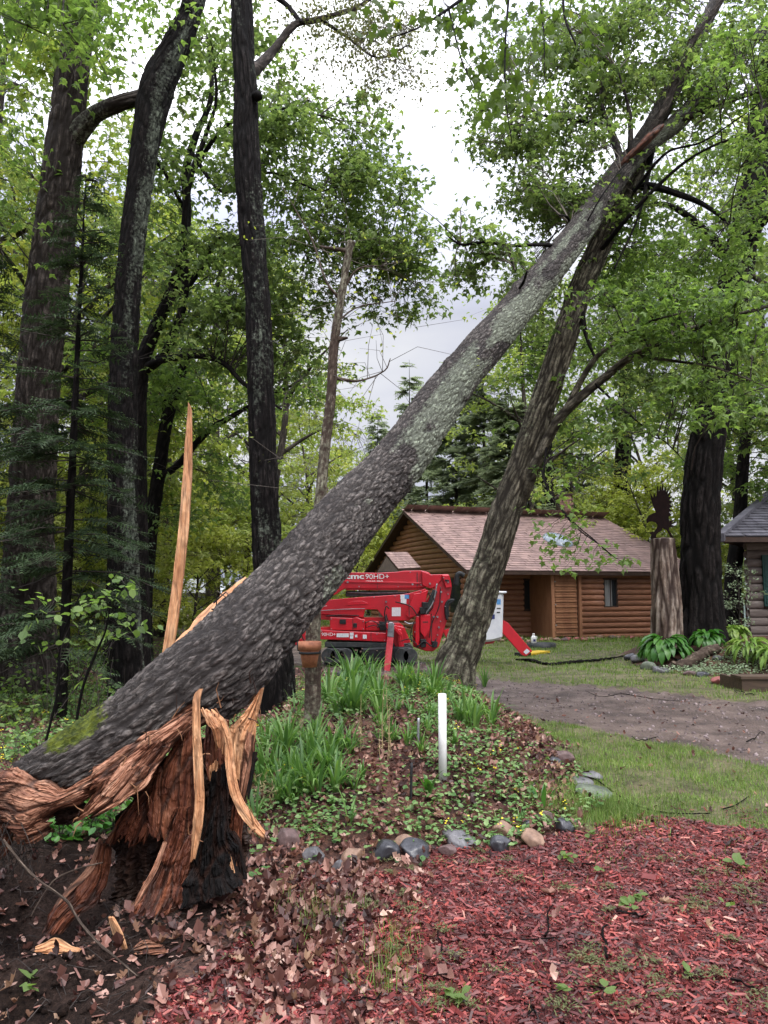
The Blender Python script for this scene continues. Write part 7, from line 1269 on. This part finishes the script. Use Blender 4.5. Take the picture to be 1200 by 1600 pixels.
for k, (px, py, s, lb) in enumerate(spots):
    g = GH(px, py); o = bpy.data.objects.new('daylily_clump', meshes[k % 4]); COL.objects.link(o); o.location = g - (0, 0, .01); o.rotation_euler = (0, 0, g_.uniform(0, 6.28)); o.scale = (s, s, s * g_.uniform(.9, 1.2)); o['label'] = lb; o['category'] = 'plant'; o['group'] = 'daylily clumps on the mound'
for lb, px, py, n, L, w_, sd in [('broad-leaved green plant in the litter at the right of the bed', 848, 1262, 7, .24, .017, 1), ('broad bright green leaves beside the dark stake', 670, 1205 + 40, 5, .24, .017, 2), ('single upright tulip-like leaf plant in front of the bed', 546, 1292, 4, .26, .011, 3), ('broad-leaved plant beside the curved splinter', 398, 1290, 7, .34, .012, 4), ('thin grass-like tuft in the litter near the boulders', 812, 1290, 12, .13, .003, 5), ('small green tuft left of the snag foot', 462, 1122, 9, .3, .009, 6), ('pale green tuft at the lower edge of the bed by the flat stone', 778, 1292, 10, .12, .003, 7)]:
    g = GH(px, py); V, F = strap(n, L, w_, 300 + sd, 'lily', .8); single('garden_plant', lb, 'plant', V + g, F, MT['lily'] if sd not in (1, 2) else MT['hosta'], g)
# dry stalks
S, E_ = [], []
for px, y0, y1 in ((566, 1085, 1168), (598, 1060, 1180), (609, 1075, 1186), (563, 1120, 1175), (600, 1130, 1188), (606, 1100, 1188), (594, 1150, 1190), (612, 1140, 1186)): g = GH(px, y1); S.append(g); E_.append(P(px + random.uniform(-6, 6), y0, g[1]))
V, F = twigs(S, E_, .0035, .0018, .02); C = np.repeat(np.array(S), 14, 0) + (np.repeat(np.array(E_) - np.array(S), 14, 0)) * rng.uniform(0, .9, (14 * len(S), 1)); n = len(C); V2, F2 = inst(KITE * (.35, 1, 1), KITE_F, C, rots(rng.uniform(0, 6.28, n), rng.normal(.3, .5, n)), rng.uniform(.02, .05, n)); V, F, _ = merge([(V, F), (V2, F2)])
single('dry_stalks', 'dry straw-coloured stalks standing in the middle of the mound', 'dry stalks', V, F, MT['straw'], S[0], smooth=False)
# dried tuft behind the curved splinter
g = GH(412, 1262); C = g + rng.normal(0, 1, (260, 3)) * (.09, .07, .07) + (0, 0, .08); V, F = inst(KITE * (.3, 1, 1), KITE_F, C, rots(rng.uniform(0, 6.28, 260), rng.normal(0, 1, 260)), rng.uniform(.03, .06, 260)); stuff_ob = single('dry_seed_head', 'fuzzy dry straw seed tuft behind the curved splinter', 'dry tuft', V, F, MT['straw'], g, smooth=False); stuff_ob['kind'] = 'stuff'

# ------------------------------------------------------------------ hostas and bed at the right
def hosta(name, label, px, py, R_, H_h, nl, mat, seed, ll=.3, wd=.4, Y=None):
    g = GH(px, py); gr = np.random.default_rng(seed); t = Thing(name, label, 'plant', g); seg = 5; VS, FS = [], []
    for k in range(nl):
        an = gr.uniform(0, 6.28); f = gr.uniform(.15, 1) ** .7; d = np.array((math.cos(an), math.sin(an), 0)); s = np.array((-d[1], d[0], 0)); st = g + d * R_ * f * .55 + np.array((0, 0, H_h * (1.05 - .55 * f * f))); l = ll * gr.uniform(.7, 1.2); el = .75 - 1.25 * f + gr.normal(0, .15); c = st; b = len(VS); hw0 = l * wd * .5
        for i in range(seg + 1):
            tt = i / seg; hw = hw0 * math.sin(math.pi * (tt * .93 + .05)) ** .8; VS += [c - s * hw + (0, 0, hw * .45), c, c + s * hw + (0, 0, hw * .45)]
            if i < seg: FS += [(b + i * 3 + m, b + i * 3 + m + 1, b + i * 3 + m + 4, b + i * 3 + m + 3) for m in (0, 1)]
            c = c + (d * math.cos(el) + np.array((0, 0, 1)) * math.sin(el)) * l / seg; el -= .28
    t.part('leaves', np.array(VS), np.array(FS), MT[mat], kind='stuff')
    S = np.tile(g, (10, 1)); E = np.array([g + np.array((math.cos(a_), math.sin(a_), 0)) * R_ * .5 + (0, 0, H_h * .7) for a_ in np.linspace(0, 6, 10)]); V, F = twigs(S, E, .012, .006); t.part('stalks', V, F, MT[mat], kind='stuff')
hosta('hosta', 'large glossy green hosta in front of the eagle post', 1040, 1036, .72, .52, 150, 'hosta', 1, .36, .36); hosta('hosta', 'green hosta right of the large one, against the dark trunk', 1105, 1012, .45, .30, 70, 'hosta', 2, .28, .42)
hosta('hosta', 'yellow-edged narrow-leaved hosta by the grey cabin', 1172, 1032, .55, .34, 110, 'hosta_y', 3, .36, .18); hosta('hosta', 'yellow-green plant between dark trunk and grey cabin', 1148, 1002, .42, .3, 60, 'hosta_y', 4, .22, .5); hosta('hosta', 'yellow-edged hosta at the right edge of the picture', 1210, 1040, .5, .32, 80, 'hosta_y', 5, .34, .2)
hosta('garden_plant', 'small grassy clump at the foot of the cabin wall by the window', 957, 990, .28, .16, 40, 'lily', 6, .22, .12); hosta('garden_plant', 'small plant at the cabin corner beside the red leg', 748, 1000, .3, .2, 40, 'hosta', 7, .15, .5); hosta('garden_plant', 'low plant by the cabin wall right of the white bucket', 808, 990, .3, .22, 36, 'hosta', 8, .15, .5)
sg = GH(1148, 1052); x, y = rng.normal(sg[0], .75, 2600), rng.normal(sg[1] + .2, .4, 2600); p = np.stack([x, y, hgt(x, y) + rng.uniform(.02, .14, len(x))], -1); k = np.hypot((x - sg[0]) / 1.5, (y - sg[1] - .2) / .9) < 1; p = p[k]; n = len(p); V, F = inst(OVAL, OVAL_F, p, rots(rng.uniform(0, 6.28, n), rng.normal(-.1, .4, n), rng.normal(0, .3, n)), rng.uniform(.03, .06, n)); stuff('silver_ground_cover', 'pale silvery green ground cover below the pale hosta', V, F, MT['silver'], smooth=False, cat='ground cover')
# young tree with airy leaves by the grey cabin corner
t = Thing('sapling', 'airy pale sapling in front of the deck railing, left of the grey cabin', 'sapling', GH(1155, 1000)); b = np.array(t.loc); rows = np.array([[*b, .02], [*(b + (.05, 0, .9)), .014], [*(b + (0, 0, 1.9)), .004]]); V, F, A = sweep(rows, 16, 6); t.part('trunk', V, F, MT['bark_far'], A); crown(t, catmull(rows, 20)[:, :3], [(b[0] + random.gauss(0, .3), b[1] + random.gauss(0, .3), b[2] + random.uniform(.4, 2), .25, 12) for _ in range(14)], 'silver', .06, 5, T=(KITE, KITE_F), flat=.4, br=.006)

# ------------------------------------------------------------------ undergrowth at the left
UG = 'leafy plants of the left undergrowth'
def understory(label, px, py, h, nst, seed, mat='cover', ls=.07, group=None, Y=None, leafn=9):
    g = GH(px, py) if Y is None else np.array((*P(px, py, Y)[:2], 0.)); 
    if Y is not None: g[2] = hgt(g[0:1], g[1:2])[0]
    gr = np.random.default_rng(seed); t = Thing('woodland_plant', label, 'plant', g, group); S, E, C = [], [], []
    for k in range(nst):
        e = g + np.array((gr.normal(0, h * .35), gr.normal(0, h * .35), h * gr.uniform(.6, 1.1))); S.append(g); E.append(e); f = gr.uniform(.25, 1.05, leafn); C.append(g + (e - g) * f[:, None] + gr.normal(0, .045 + h * .05, (leafn, 3)))
    V, F = twigs(S, E, .003 + h * .004, .0015, .08); t.part('stems', V, F, MT['twig'], kind='stuff'); C = np.concatenate(C); n = len(C); V, F = inst(OVAL, OVAL_F, C, rots(gr.uniform(0, 6.28, n), gr.normal(-.35, .35, n), gr.normal(0, .3, n)), gr.uniform(.7, 1.25, n) * ls); t.part('leaves', V, F, MT[mat], kind='stuff', smooth=False)
for k in range(34):
    px = random.uniform(-20, 215); py = random.uniform(1075, 1240) if px < 60 else random.uniform(1060, 1130); understory('knee-high leafy green plant in the undergrowth behind the mossy butt', px, py, random.uniform(.2, .45), random.randint(3, 6), 400 + k, 'cover' if k % 3 else 'leaf_fresh', random.uniform(.05, .08), UG)
for k, (lb, px, py, h, n_) in enumerate([('leafy shrub with thin dark stems in front of the lichened trunk', 120, 1080, 1.0, 16), ('taller arching shrub left of the lichened trunk', 95, 1110, 1.25, 12), ('shrub with pale fresh leaves at the far left', 20, 1110, .7, 12), ('leafy shrub at the foot of the lichened trunk', 170, 1065, .75, 10), ('shrub right of the lichened trunk, behind the upright splinter', 232, 1040, .8, 9)]): understory(lb, px, py, h, n_, 450 + k, 'leaf_fresh', .075, leafn=11)
for k, (lb, px, py, h, Y) in enumerate([('dark green plant seen through the gap under the trunk', 140, 1300, .22, 5.1), ('second dark green plant under the trunk, nearer the stump', 175, 1290, .22, 5.2), ('dark leafy plant low under the butt at the left', 95, 1320, .2, 5.0), ('dark green plant deep in the gap under the trunk', 120, 1280, .24, 5.5)]): understory(lb, px, py, h, 8, 470 + k, 'hosta', .06, Y=Y, leafn=8)
# thin dark saplings in front
for lb, rows in [('thin dark sapling stem leaning right in front of the lichened trunk', [(112, 1180, 5.6, .012), (128, 1080, 5.6, .011), (150, 1020, 5.6, .010), (165, 985, 5.6, .007), (175, 930, 5.6, .004)]), ('thin dark upright sapling stem at the left', [(70, 1165, 5.4, .010), (90, 1080, 5.4, .009), (96, 1000, 5.4, .008), (120, 940, 5.4, .006), (140, 905, 5.4, .003)])]:
    t = Thing('sapling', lb, 'sapling', P(*rows[0][:3])); sk = limb(t, rows, 'bark_dark', nv=40, na=7, amp=.001, name='stem')
    crown(t, sk, [(*(sk[-1 - random.randrange(12)] + rng.normal(0, .12, 3)), .1, 5) for _ in range(7)], 'leaf_fresh', .06, 4, T=(OVAL, OVAL_F), br=.003)
for k, (px, py) in enumerate([(30, 1600), (70, 1568), (10, 1545)]): pass
S, E_ = [], []
for k in range(26): g = GH(random.uniform(40, 200), random.uniform(1080, 1160)); S.append(g); E_.append(g + np.array((random.gauss(.1, .25), random.gauss(0, .2), random.uniform(.4, 1.1))))
V, F = twigs(S, E_, .005, .002, .08); stuff('brush_stems', 'thin bare stems and canes in the undergrowth', V, F, MT['twig'], cat='brush')
